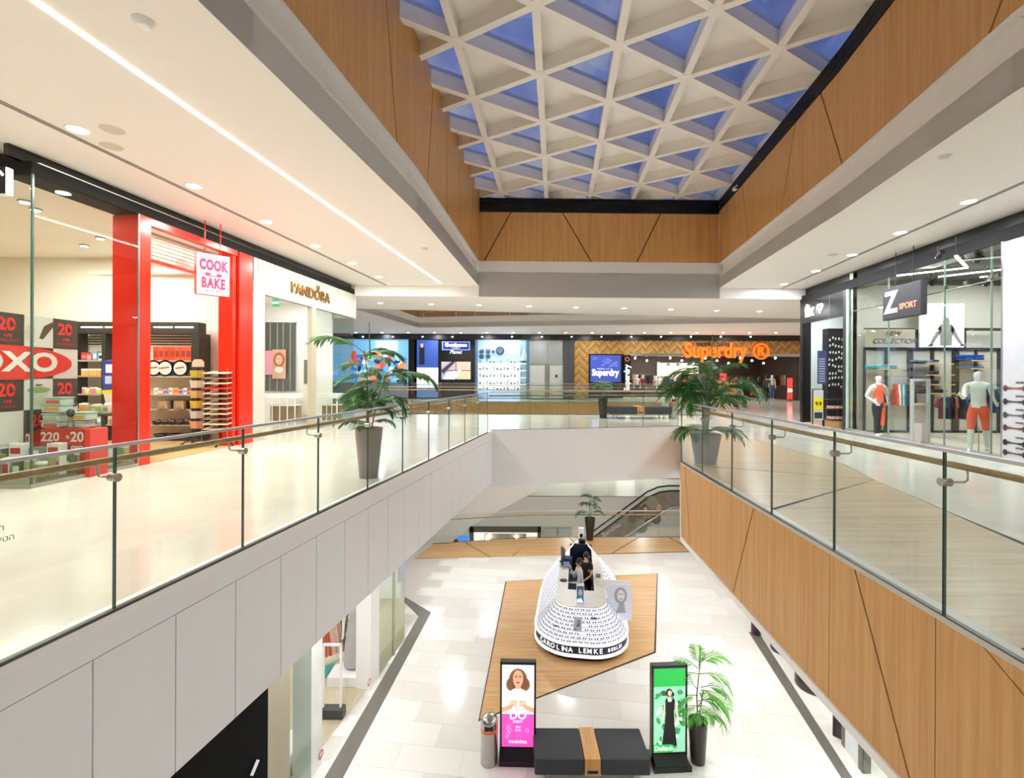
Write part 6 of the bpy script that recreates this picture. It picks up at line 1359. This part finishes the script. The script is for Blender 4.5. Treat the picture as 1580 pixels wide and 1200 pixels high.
# clothing shop with herringbone front
hb = struct('wall_herringbone')
hw = [wood('herringbone oak %d' % i, c1, c2, (6, 6, 6), .5) for i, (c1, c2) in enumerate((('#a5793c', '#c49a58'), ('#b98d4c', '#d2aa68'), ('#8f6630', '#ad8244')))]
def herring(x0, y0, x1, y1):
    a, b = D(x0, y1, YF), D(x1, y0, YF); s_ = .36
    ff('backing', x0, y0, x1, y1, hw[2], hb, YF+.02, .2)
    return a.x, b.x, a.z, b.z
def hpieces(X0, X1, Z0, Z1, s_=.40):
    n = 0; row = 0; z = Z0-s_; 
    while z < Z1:
        x = X0; c = 0
        while x < X1-.01:
            xe = min(x+s_, X1); up = 1 if c % 2 == 0 else -1
            za, zb2 = (z, z+s_*.9) if up == 1 else (z+s_*.9, z)
            p = [(x+.008, za), (xe-.008, za+(zb2-za)*(xe-x)/s_), (xe-.008, za+(zb2-za)*(xe-x)/s_+.18), (x+.008, za+.18)]
            for lim, ax, sg in ((Z0, 1, 1), (Z1, 1, -1)):
                out = []
                for i in range(len(p)):
                    u_, v_ = p[i], p[(i+1) % len(p)]; fu, fv = (u_[1]-lim)*sg, (v_[1]-lim)*sg
                    if fu >= 0: out.append(u_)
                    if (fu >= 0) != (fv >= 0): t_ = fu/(fu-fv); out.append((u_[0]+(v_[0]-u_[0])*t_, u_[1]+(v_[1]-u_[1])*t_))
                p = out
                if len(p) < 3: break
            if len(p) >= 3: HB[(n+row) % 3].slab([(q[0], YF, q[1]) for q in p], (0, .018, 0)); n += 1
            x += s_; c += 1
        z += .20; row += 1
HB = [MB(), MB(), MB()]
for r in ((886, 524, 908.5, 614), (908.5, 524, 1236, 547)): hpieces(*herring(*r))
for i in range(3): HB[i].build('wood_blocks', hw[i], hb, kind='stuff')
t = tt('lit_shop_screen', 'blue-violet lit screen with white shop lettering left of the clothing shop entrance', 'screen', 935, 614)
ff('case', 908.5, 546, 962, 614, BLACK, t, YF-.05, .2); ff('screen', 911, 548, 958, 589, glow('#3a4aa0', .6), t, YF-.07, .02)
l = t.location; text('Superdry', .62, .02, glow('#ffffff', 1.1), 'lettering', t, D(934, 575, YF-.09)-l, (1, 0, 0), bold=.02, sx=.80); text('極度乾燥しなさい', .12, .01, glow('#cfd6f4', .9), 'lettering', t, D(932, 569, YF-.09)-l, (1, 0, 0))
m = MB(); rn = random.Random(2)
for i in range(14): p = D(rn.uniform(917, 952), rn.uniform(554, 566), YF)-l; m.slab([(p.x-.2, -.075, p.z), (p.x+.2, -.075, p.z+.04), (p.x, -.075, p.z+.16)], (0, .003, 0))
m.build('picture', glow('#6a7ad8', .5), t)
t = tt('vertical_banner_sign', 'narrow black vertical sign with white sideways lettering beside the clothing shop entrance', 'sign', 967, 614, YF-.3)
ff('board', 962.5, 548, 973, 612, BLACK, t, YF-.3, .15); l = t.location; text('Superdry', .52, .02, glow('#ffffff', 1.0), 'lettering', t, D(967.5, 583, YF-.33)-l, (0, 0, 1), (-1, 0, 0), bold=.016, sx=.95); m = MB(); m.lathe([(.12, 0), (.15, 0), (.15, .02), (.12, .02)], 18, ring=True); m.v = [(v[0], -.04-v[2], v[1]) for v in m.v]; p = D(967.5, 554, YF-.3)-l; m.build('round_mark', glow('#e8704a', .9), t, p)
sg = tt('orange_shop_lettering', 'large orange lit shop lettering across the herringbone front above the palm', 'sign', 1118, 556, YF-.15)
OG = glow('#ff6a10', .95); l = sg.location
text('Superdry', 1.42, .08, OG, 'lettering', sg, D(1104, 541.5, YF-.2)-l, (1, 0, 0), bold=.035, sx=.82)
m = MB(); m.lathe([(.44, 0), (.56, 0), (.56, .08), (.44, .08)], 32, ring=True); m.v = [(v[0], -v[2], v[1]) for v in m.v]; p = D(1174, 542, YF-.2)-l; m.build('ring', OG, sg, p); text('R', .80, .08, OG, 'lettering', sg, D(1174, 542, YF-.22)-l, (1, 0, 0), bold=.04)
text('極度乾燥 (しなさい)', .26, .02, colr('#4a3c30'), 'lettering', sg, D(1100, 531.5, YF-.04)-l, (1, 0, 0))
# interior
MB().box(D(973, 600, YF).x, YF+5, 0, 20, YF+5.1, 4.47).build('wall_clothing_far', M('dark brown wall', '#3a2c22', .7), kind='structure')
MB().box(19.7, YF+.2, 0, 19.8, YF+5, 4.47).build('wall_clothing_side', MATS['dark brown wall'], kind='structure')
MB().box(D(973, 600, YF).x, YF+.3, 3.5, 20, YF+5, 3.6).build('ceiling_clothing', M('black ceiling', '#1c1814', .7), kind='structure')
ff('lintel', 973, 546, 1240, 549, STEEL, hb, YF-.02, .3)
t = tt('lit_wall_panel', 'bright cream wall panel behind the hanging cone lamps', 'panel', 1043, 600, YF+4.9); ff('panel', 1014, 560, 1078, 592, glow('#e8dcc0', .4), t, YF+4.8, .05)
cone = proto_mesh(lambda m: (m.lathe([(.16, 0), (.05, .22), (.02, .28)], 14), m.cyl((0, 0, .28), (0, 0, 1.28), .01)), BLACKM)
for i, px in enumerate((1031, 1046, 1063)): p = D(px, 564, YF+3); putm('pendant_lamp', cone, p, 'black cone pendant lamp before the cream panel, %s of three' % ('left', 'middle', 'right')[i], 'pendant lamp', 'three cone pendant lamps')
gc = ['#d8d4cc', '#2a2a2c', '#8a2c28', '#3a4a6a', '#c87a4a', '#5a5a50', '#1c1c20', '#b8a890', '#4a3428', '#9aa0a4']
hs = [hanging(c, 1, .42, .75) for c in gc]
def clothes_row(px0, px1, py, d, n, grp, lab, rz_=.5):
    a, b = D(px0, py, d), D(px1, py, d); t = thing('clothes_rail', lab[0], 'clothes rail', ((a.x+b.x)/2, d, 0)); w_ = (b.x-a.x)/2
    MB().tube([(-w_, 0, 0), (-w_, 0, a.z+.13), (w_, 0, a.z+.13), (w_, 0, 0)], .015, 6).build('frame', BLACKM, t)
    for i in range(n): p = a.lerp(b, (i+.5)/n); putm('hanging_shirt', hs[(i*3+n) % 10], p, lab[1], 'clothing', grp, rz_)
clothes_row(975, 1005, 578, YF+1.4, 11, 'garments on the left rail', ('black clothes rail at the left of the herringbone-fronted shop', 'garment on the left rail of the herringbone-fronted shop'))
clothes_row(1008, 1050, 580, YF+2.4, 14, 'garments on the middle rail', ('black clothes rail below the cone lamps', 'garment on the rail below the cone lamps'))
clothes_row(1052, 1090, 577, YF+1.6, 12, 'garments on the rail left of the palm', ('black clothes rail partly hidden by the palm', 'garment on the rail partly hidden by the palm'))
clothes_row(1192, 1232, 578, YF+1.6, 12, 'garments on the right rail', ('black clothes rail at the right of the herringbone-fronted shop', 'garment on the right rail of the herringbone-fronted shop'))
clothes_row(1120, 1165, 582, YF+2.6, 12, 'garments on the rear right rail', ('black clothes rail behind the walking shoppers', 'garment on the rail behind the walking shoppers'))
for i, (px, c) in enumerate(((983, '#d8ccb8'), (992, '#7a2a2c'), (1018, '#e0dcd0'), (1034, '#2c4a8a'))):
    p = D(px, 604, YF+.7); t = person('mannequin', ('mannequin in cream top at the far left of the clothing shop', 'mannequin in dark red top in the clothing shop', 'mannequin in white shirt below the cone lamps', 'mannequin in blue top below the cone lamps')[i], 'mannequin', (p.x, YF+.7, 0.03), 0, 1.75, stance(), colr(c), TBLACK, MW, 2, hair=None, skinm=MW)
p = D(1191, 600, YF+.5); person('mannequin', 'mannequin in grey printed shirt right of the walking man', 'mannequin', (p.x, YF+.5, .03), .1, 1.8, stance(), colr('#c8c4bc'), DEN, MW, .6, hair=None, skinm=MW)
for i, (px, py0, py1, s_) in enumerate(((1219, 583, 616, '50'), (1057, 586, 602, '50'), (1116, 576, 586, '-'))):
    t = tt('sale_board', ('tall red sale board reading 50 at the right of the shop entrance', 'small red sale board left of the palm', 'red sale board half hidden by the palm')[i], 'sign', px, py1, YF-.5+(.3*i)); MB().box(-.15, 0, -t.location.z, .15, .2, -t.location.z+.02).build('foot', BLACKM, t); MB().cyl((0, .06, -t.location.z), (0, .06, .1), .015).build('pole', BLACKM, t); w_ = (7, 5, 9)[i]
    d_ = YF-.5+.3*i; ff('board', px-w_/2-.5, py0, px+w_/2+.5, py1, glow('#e0483c', .55), t, d_, .05); l = t.location; text(s_, .3, .01, LAMPW, 'lettering', t, D(px, (py0+py1)/2+3, d_-.02)-l, (1, 0, 0), bold=.01)
ct = tt('sales_counter', 'golden oak counter with white card boxes behind the palm', 'counter', 1122, 640, YF+1); ff('body', 1105, 587, 1138, 614, WOODF, ct, YF+1, .8)
for k in range(14):
    px = 980+k*18; p = D(px, 552+4*(k % 3), YF+1+k % 3); t = thing('track_spotlight', 'small bright spotlight under the black ceiling of the clothing shop', 'spotlight', p, group='spotlights of the clothing shop'); MB().cyl((0, 0, 0), (0, -.04, -.03), .07, 10).build('lamp_face', LAMP, t); MB().cyl((0, .01, 0), (0, .01, 3.5-p.z), .015, 6).build('stem', BLACKM, t)
light('shop_light', 'AREA', (12, YF+2.5, 3.45), 500, 8, 2.5, color=WARM); light('shop_light', 'AREA', (-.5, YF+.4, 4.2), 120, 3, .5, color=COOL)

# ================================================================== LOWER LEVEL SHOPS
# left lower shop, set back under the balcony
pa, pb_ = Z(624, 987, LZ), Z(497, 1177, LZ); dl = Vector((pa.x-pb_.x, pa.y-pb_.y)).normalized(); nlw = Vector((-dl.y, dl.x)); LH = SOF-LZ
def SLo(s, off=0): return (pa.x-dl.x*s+nlw.x*off, pa.y-dl.y*s+nlw.y*off)
ls = struct('window_4')
sl_ = lambda px, py: (Vector((pa.x, pa.y))-Vector(ON((pa.x, pa.y, pb_.x, pb_.y), px, py)[:2])).dot(dl)
s_c, s_d, s_e, s_f, s_g, s_h = sl_(608, 1000), sl_(585, 1020), sl_(572, 1030), sl_(497, 1150), sl_(480, 1180), sl_(447, 1190)
print('LOWSHOP', s_c, s_d, s_e, s_f, s_g, s_h)
def lseg(name, s0, s1, z0, z1, o0, o1, mat, parent=ls): return MB().prism([SLo(s0, o0), SLo(s1, o0), SLo(s1, o1), SLo(s0, o1)], LZ+z0, LZ+z1).build(name, mat, parent)
lseg('pane', .01, s_d-.01, .03, LH, 0, .012, GSHOP); lseg('mullion', s_c-.05, s_c+.02, 0, LH, -.01, .05, M('putty mullion', '#b7ae98', .5)); lseg('pier', s_d, s_e, 0, LH, 0, .35, WHITE); lseg('pier', s_f, s_g, 0, LH, 0, .35, M('white glossy pier', '#e9ece8', .3)); lseg('pane', s_g, s_h, .03, LH, 0, .012, GSHOP)
lseg('wall_panel', s_h, s_h+.55, 0, LH, 0, .3, M('putty wall', '#a89f88', .5)); lseg('dark_wall', s_h+.55, s_h+5, 0, LH, .0, .3, DEEP)
pc = Z(624, 935, LZ); MB().prism([(pa.x, pa.y), (pa.x-.55, pa.y+2.4), (pa.x-.56, pa.y+2.4), (pa.x-.012, pa.y)], LZ+.03, LZ+LH).build('pane', GSHOP, ls)
MB().prism([SLo(-.0, 0), (pa.x-.55, pa.y+2.4), (-9, 15), (-9, 4), SLo(s_h+.5, .3)], LZ, LZ+.010).build('floor_boutique', wood('pale ash floor', '#b3a78c', '#cbbfa4', (3, .4, 3), .4), kind='structure')
MB().box(-9.1, 4, LZ, -9, 15.2, SOF).build('wall_boutique', WHITE, kind='structure'); MB().box(-9, 15.1, LZ, -3.5, 15.2, SOF).build('wall_boutique_end', WHITE, kind='structure')
t = thing('door_handle_bar', 'short white bar handle on the black wall under the left balcony', 'handle', (*SLo(s_h+.95, -.03), LZ+1.45)); MB().bar((-.0, 0, -.08), (.03, .12, .05), .02, .05).build('grip', WHITE, t)
t = thing('perforated_screen', 'black and red perforated strip at the bottom left under the balcony', 'screen', (*SLo(s_h+1.75, -.02), LZ+1.2)); m = MB()
for i in range(6):
    for j in range(12): m.cbox((-.02*i, -.09*i, j*.05+.02*(i % 2)), (.02, .05, .025), (i+j) % 2)
m.build('slats', [colr('#e8e0e0'), colr('#b03038')], t)
# dresses on a rail and mannequin on a plinth
def dress(c, w=.34, h=1.05):
    def f(m):
        vs = []; n = 14
        for k, (z, r, dd) in enumerate(((0, w*.16, .05), (-.12*h, w*.42, .09), (-.35*h, w*.36, .08), (-.6*h, w*.5, .12), (-h, w*.72, .16))):
            vs += [(r*math.cos(2*PI*i/n)*(1+.12*math.cos(7*2*PI*i/n)*(k > 2)), dd*math.sin(2*PI*i/n)*(1+.2*math.cos(7*2*PI*i/n)*(k > 2)), z) for i in range(n)]
        m.add(vs, [(k*n+i, k*n+(i+1) % n, (k+1)*n+(i+1) % n, (k+1)*n+i) for k in range(4) for i in range(n)], 0, True); m.tube([(-.14, 0, -.04), (0, 0, .04), (.14, 0, -.04)], .006, 5, 1); m.tube([(0, 0, .04), (0, 0, .1)], .004, 5, 1)
    return proto_mesh(f, colr(c, .85), STEEL)
ra2 = D(502, 1000, 11.6); 
X0_, X1_ = Z(490, 1042, LZ), Z(546, 1022, LZ)
t = thing('clothes_rail', 'white clothes rail with long dresses in the lower boutique', 'clothes rail', (X0_.x, X0_.y, LZ)); dv = Vector((X1_.x-X0_.x, X1_.y-X0_.y, 0))
MB().tube([(0, 0, .0), (0, 0, 1.75), dv+Vector((0, 0, 1.75)), dv], .018, 8).build('frame', WHITE, t); MB().bar((-.1, -.1, .02), dv+Vector((.1, .1, .02)), .45, .04).build('base', colr('#4fb0a0'), t)
for i, (c, lb) in enumerate((('#c8683c', 'rust orange'), ('#b8503a', 'brick red'), ('#e0b8a0', 'peach'), ('#d8c0b0', 'pale pink'), ('#c89080', 'dusty rose'), ('#5a6a30', 'olive green'), ('#6f7c3c', 'moss green'), ('#a8bcb4', 'pale sage'), ('#7f9a94', 'grey green'))):
    p = Vector(t.location)+dv*((i+.5)/9); putm('dress', dress(c, .34, 1.15), (p.x, p.y, LZ+1.64), '%s long dress hanging on the lower boutique rail' % lb, 'clothing', 'dresses on the boutique rail', -.5)
p = Z(553, 1046, LZ); p.x -= .3; t = thing('display_plinth', 'low white plinth carrying the draped mannequin in the lower boutique', 'plinth', (p.x, p.y, LZ+.01)); MB().rbox(-.3, -.35, 0, .45, .35, .22, .01).build('body', WHITE, t)
q = t.location; mt = person('mannequin', 'mannequin in long pale grey draped dress on the low white plinth', 'mannequin', (q[0]+.16, q[1]+.05, LZ+.24), .4, 1.72, stance(), M('pale grey drape', '#b8b4b2', .8), MATS['pale grey drape'], SHOE, .6, hair=None, skinm=MW)
putm('long_skirt', dress('#aeaaa8', .5, 1.15), (q[0]+.08, q[1]+.05, LZ+.24+1.2), 'long pale grey skirt falling from the waist of the plinth mannequin', 'clothing', None) if 0 else MB().lathe([(.21, -.98), (.19, -.5), (.13, 0)], 20, (0, 0, 1.05)).build('long_skirt', MATS['pale grey drape'], mt)
p = Z(512, 1106, LZ); t = thing('security_gate', 'slim white anti-theft gate in the lower boutique entrance', 'security gate', (p.x, p.y, LZ+.01))
for x_ in (-.18, .18): MB().rbox(x_-.02, -.03, 0, x_+.02, .03, 1.5, .01).build('post', WHITE, t)
MB().rbox(-.2, -.03, 1.46, .2, .03, 1.5, .01).build('top_rail', WHITE, t); MB().rbox(-.26, -.1, 0, .26, .1, .2, .02).build('foot', colr('#4a4846'), t)
p = Z(462, 1195, LZ); p.x -= .55; t = thing('window_plinth', 'white window plinth with beige cone at the near end of the lower boutique', 'plinth', (p.x, p.y, LZ)); MB().rbox(-.4, -.6, 0, .4, .6, .35, .01).build('body', WHITE, t); MB().lathe([(.16, 0), (.08, .4), (.02, .5)], 18, (-.05, .1, .35)).build('cone', colr('#b39a70'), t)
for k, (s_, z_) in enumerate(((s_e+.1, .25), (s_f+.05, .2))): 
    t = thing('window_sticker', ('small pink round sticker low on the boutique pier', 'small pink round sticker low on the near boutique pier')[k], 'sticker', (*SLo(s_, -.012), LZ+z_), math.atan2(-dl.y, -dl.x)); m = MB(); m.lathe([(.05, 0), (.08, .0), (.08, .002), (.05, .002)], 14, ring=True); m.v = [(v[0], v[2], v[1]) for v in m.v]; m.build('ring', colr('#e06a80'), t)
t = thing('window_notice', 'white notice on a blue-grey panel near the corner of the lower boutique window', 'sign', (*SLo(.25, -.012), LZ+2.2), math.atan2(-dl.y, -dl.x)); MB().box(-.28, 0, -.5, .28, .006, .9).build('panel', M('blue grey film', '#a9b0c4', .4), t); MB().box(-.2, .006, .0, .2, .01, .6).build('sheet', colr('#e6e8ec'), t)
light('shop_light', 'AREA', (-5.8, 10.5, SOF-.05), 150, 2.5, 5, color=NEUT)
# right lower shops
ra3, rb3 = Z(1172, 975, LZ), Z(1330, 1200, LZ); dr3 = Vector((rb3.x-ra3.x, rb3.y-ra3.y)).normalized(); 
RX = lambda s, off: (ra3.x+dr3.x*s-dr3.y*off, ra3.y+dr3.y*s+dr3.x*off)
PRl = (ra3.x+.06, ra3.y, rb3.x+.06, rb3.y)
rs = struct('window_5'); 
p1, p2, p3, p4 = [ON(PRl, x_, y_) for x_, y_ in ((1298, 1130), (1304, 1130), (1324, 1160), (1331, 1170))]
for a, b in ((p1, p2), (p3, p4)): MB().prism([(a.x, a.y), (b.x, b.y), (b.x+.15, b.y), (a.x+.15, a.y)], LZ, SOF).build('mullion', M('dark taupe mullion', '#6a6258', .4), rs)
MB().prism([(p2.x, p2.y), (p3.x, p3.y), (p3.x+.02, p3.y), (p2.x+.02, p2.y)], LZ, SOF).build('pane', M('frosted white pane', '#d4d8dc', .4), rs)
e = ON(PRl, 1500, 1400); MB().prism([(p4.x, p4.y), (e.x, e.y), (e.x+.02, e.y), (p4.x+.02, p4.y)], LZ, SOF).build('pane', GSHOP, rs); MB().box(9.5, -6, LZ, 9.6, 14, SOF).build('wall_right_lower', WHITE, kind='structure')
for k, (x0, y0, x1, y1) in enumerate(((1162, 955, 1170, 981), (1193, 985, 1212, 1006), (1233, 1020, 1268, 1066), (1289, 1080, 1298, 1141))):
    p = Z(x0, y1 if k != 2 else 1063, LZ); q = Z(x1, y1, LZ); r_ = ((.12, .35, .42, .25)[k])
    t = thing('round_column', ('dark slim post at the far corner under the right balcony', 'small dark round drum under the right balcony edge', 'larger dark round drum under the right balcony edge', 'dark display block beside the first taupe mullion')[k], 'column' if k == 0 else 'drum', (p.x+r_*1.05, p.y+.1, LZ)); MB().lathe([(r_*.97, 0), (r_, .02), (r_, (3.4, 1.1, 1.1, 1.3)[k]), (r_*.96, (3.42, 1.12, 1.12, 1.32)[k])], 28 if k != 3 else 4).build('body', M('dark maroon lacquer', '#35282a', .35), t)
light('shop_light', 'AREA', (7.2, 7, SOF-.05), 200, 2, 5, color=NEUT)
# big leaning white wall between the levels
wl_ = [D(x_, y_, 22.6) for x_, y_ in ((560, 700), (872, 700), (872, 730), (850, 744), (813, 765), (727, 811), (690, 842), (560, 900))]
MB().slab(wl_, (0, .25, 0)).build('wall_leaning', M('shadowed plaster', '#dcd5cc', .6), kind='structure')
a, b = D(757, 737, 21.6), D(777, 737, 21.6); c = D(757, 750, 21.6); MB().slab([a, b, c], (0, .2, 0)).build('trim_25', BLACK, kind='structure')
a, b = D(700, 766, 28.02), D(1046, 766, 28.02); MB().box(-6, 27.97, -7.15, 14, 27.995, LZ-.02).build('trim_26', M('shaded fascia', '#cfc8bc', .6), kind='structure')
# far lower shops seen under the bridge
t = thing('far_lower_shop_front', 'row of pale shop fronts with dark posts at the very back of the lower floor', 'shop front', (6, 34, LZ))
MB().box(-6, 0, 0, 8, .1, 4).build('wall', M('cream far wall', '#dcd6c8', .5), t)
for x0, x1 in ((897, 913), (947, 950), (979, 992)): a, b = D(x0, 740, 33.9), D(x1, 740, 33.9); MB().box(a.x-6, -.12, 0, b.x-6, -.02, 3.6).build('post', colr('#5a5048'), t)
a, b = D(950, 740, 33.9), D(979, 740, 33.9); MB().box(a.x-6, -.06, 0, b.x-6, -.02, 3).build('lit_panel', glow('#fdf8f4', 1.0), t)
YL = 30.0
t = thing('basement_shop_front', 'dark framed shop front in the basement under the lower balustrade', 'shop front', (D(780, 830, YL).x, YL, -10.8)); l = t.location
def bb(name, x0, y0, x1, y1, mat, d=YL, th=.1): return fb(name, x0, y0, x1, y1, d, th, mat, t)
bb('header', 724, 812, 835, 821, M('bronze frame', '#4a443c', .3)); bb('post', 724, 812, 731, 880, MATS['bronze frame']); bb('post', 829, 812, 835, 880, MATS['bronze frame']); bb('inner_panel', 747, 824, 812, 880, colr('#8a8070'), YL+.6); bb('white_panel', 731, 821, 830, 880, glow('#ece8e0', .7), YL+.8)
for x_, y_ in ((755, 827), (797, 828), (752, 832)): p = D(x_, y_, YL+.4)-l; MB().ball(p, .12, 8).build('lamp', LAMP, t)
MB().box(-16, YL+1.2, -10.8, 16, YL+1.3, -5.5).build('wall_basement', M('beige basement wall', '#d3cabb', .6), kind='structure')
for k, x0 in enumerate((838, 861)): t = thing('louvre_panel', ('left', 'right')[k]+' of the two square grey louvre panels in the basement wall', 'vent', D(x0+10, 828, YL+1.0)); fb('panel', x0, 815, x0+21, 829, YL+1.0, .1, M('grey louvre', '#a8a59a', .5), t)
t = thing('blue_billboard', 'blue billboard with a brown-haired head low behind the left end of the parquet strip', 'billboard', D(710, 840, 26.5)); fb('panel', 690, 826, 724, 850, 26.5, .1, glow('#4a86d8', .7), t); m = MB(); p = D(699, 836, 26.45)-t.location; ell(m, p.x, p.z, .30, .26, -.10, 0); ell(m, p.x-.04, p.z-.06, .17, .17, -.12, 1); m.build('picture', [colr('#5a3c2c'), colr('#b88a70')], t)
# escalator
es = thing('escalator', 'escalator with glass sides printed with people, rising to the right behind the lower floor', 'escalator', (D(918, 828, 24.5).x, 24.5, D(918, 829, 24.5).z))
l = es.location
def E_(px, py, d=24.5): return D(px, py, d)-l
A0, A1, B0, B1 = E_(905, 836), E_(1047, 735+5), E_(920, 850), E_(1060, 790)
for k, dy in enumerate((0, 1.1)):
    off = Vector((.25*k, dy, 0))
    P = [E_(905, 838), E_(918, 828), E_(1000, 768), E_(1018, 760), E_(1034, 758), E_(1075, 758)]
    Pb = [E_(905, 862), E_(930, 850), E_(1018, 793), E_(1034, 784), E_(1045, 782), E_(1075, 782)]
    poly = [p+off for p in P]+[p+off for p in Pb[::-1]]
    MB().slab(poly, (0, .03, 0)).build('glass_side', M('printed glass', '#8c7c6c', .2, var=.35, vs=2.2) if k == 0 else GLASS, es)
    MB().tube([p+off+Vector((0, .015, .03)) for p in P], .045, 8).build('handrail', BLACKM, es)
    MB().tube([p+off+Vector((0, .0, -.02)) for p in Pb], .06, 6).build('skirt', STEEL, es)
st0, st1 = E_(930, 853), E_(1018, 796); dvs = st1-st0
for i in range(14): c = st0+dvs*(i/14); MB().box(c.x, .04, c.z-.1, c.x+dvs.x/14+.02, 1.08, c.z+.02).build('step', STEEL, es)
m = MB()
for i, (px, py, r, k) in enumerate(((996, 783, .16, 0), (996, 785, .1, 1), (985, 790, .28, 2), (1000, 805, .17, 0), (1001, 806, .11, 1), (990, 812, .3, 3), (1016, 782, .15, 1), (975, 800, .2, 2), (1006, 775, .3, 3), (1012, 800, .25, 2))):
    p = E_(px, py); ell(m, p.x, p.z, r, r*1.15, -.01-.003*i, k, 16)
m.build('people_print', [colr('#5a3a28'), colr('#c89a7c'), colr('#6a5a50'), colr('#8a8a70')], es)
text('Bershka', .34, .01, colr('#d8cfc4'), 'lettering', es, E_(943, 817)+Vector((0, -.02, 0)), (.83, 0, .56), (-.56, 0, .83))
# ceiling details
for k, (px, py) in enumerate(((221, 32), (655, 383))):
    p = Z(px, py, CZ); t = thing('smoke_detector', ('round white smoke detector near the top left of the left ceiling', 'small round smoke detector near the far end of the left light line')[k], 'smoke detector', (p.x, p.y, CZ)); MB().lathe([(.04, -.055), (.06, -.05), (.065, -.02), (.09, -.015), (.09, 0)][::1], 24).build('housing', WHITE, t); MB().lathe([(.062, -.034), (.062, -.028)], 24).build('slot', colr('#6a665e'), t)
p = Z(1457, 241, CZ); t = thing('smoke_detector', 'round white detector on the right-hand ceiling', 'smoke detector', (p.x, p.y, CZ)); MB().lathe([(.04, -.055), (.06, -.05), (.065, -.02), (.09, -.015), (.09, 0)], 24).build('housing', WHITE, t)
for k, (px, py) in enumerate(((173, 200), (172, 226), (1285, 393))):
    p = Z(px, py, CZ); t = thing('ceiling_speaker', ('larger round flush speaker grille beside the first left downlight', 'fainter round flush grille below the larger one', 'round flush grille on the right ceiling')[k], 'speaker', (p.x, p.y, CZ)); MB().lathe([(.12, -.004), (.135, -.003), (.14, 0)], 28).build('grille', M('pale grille', '#cfcabd', .6), t)
p = ON((VR[3][0], VR[3][1], VR[4][0], VR[4][1]), 1134, 292, .1); t = thing('security_camera', 'small white surveillance camera on the bamboo wall under the black slats', 'camera', p)
MB().box(.04, -.03, .02, .10, .03, .14).build('bracket', WHITE, t); MB().rbox(-.06, -.12, -.04, .04, .06, .05, .01).build('housing', WHITE, t); MB().cyl((-.01, -.12, 0), (-.01, -.145, 0), .028, 14).build('lens', BLACK, t)
# lamps without fittings, added to brighten the lower mall and basement
for x_, y_ in ((-1.7, 8), (-1.9, 4), (-1.4, 12)): light('downlight', 'AREA', (x_-1.4, y_, SOF-.11), 70, .2, color=NEUT)
for x_, y_ in ((4.6, 4), (5.0, 8), (5.3, 12), (2, 17), (6, 17), (-2, 17)): light('downlight', 'AREA', (x_, y_, SOF-.11 if y_ < 13 else SOF-.02), 55 if y_ < 9 else 90, .2, color=NEUT)
for x_ in (-2, 4, 9): light('downlight', 'AREA', (x_, 33, SOF-.1), 150, .3, color=NEUT); light('downlight', 'AREA', (x_, 27, -7.2), 120, .3, color=NEUT)

# printed and raised details belong to the part that carries them
for o in SC.objects:
    if 'category' in o and 'kind' not in o: o['kind'] = 'thing'
HOST = ['screen', 'face', 'sign_band', 'sheet', 'yellow_panel', 'name_plate', 'header', 'board', 'body', 'glass_side', 'frame']
DET = ('lettering', 'picture', 'portrait', 'text_line', 'mark', 'jewellery_print', 'emblem', 'corner_label', 'heart', 'rolling_pin', 'rule', 'figure_print', 'people_print', 'hoverboard_print', 'display', 'nameplate', 'opening', 'orange_band', 'card')
for o in [o for o in SC.objects if o.parent is None and 'category' in o]:
    kids = {}
    for c in o.children: kids.setdefault(c.name.split('.')[0], c)
    host = next((kids[h] for h in HOST if h in kids and kids[h].location.length < 1e-6 and kids[h].rotation_euler.z == 0), None)
    if host is None: continue
    for c in list(o.children):
        if c.name.split('.')[0] in DET and c is not host: c.parent = host
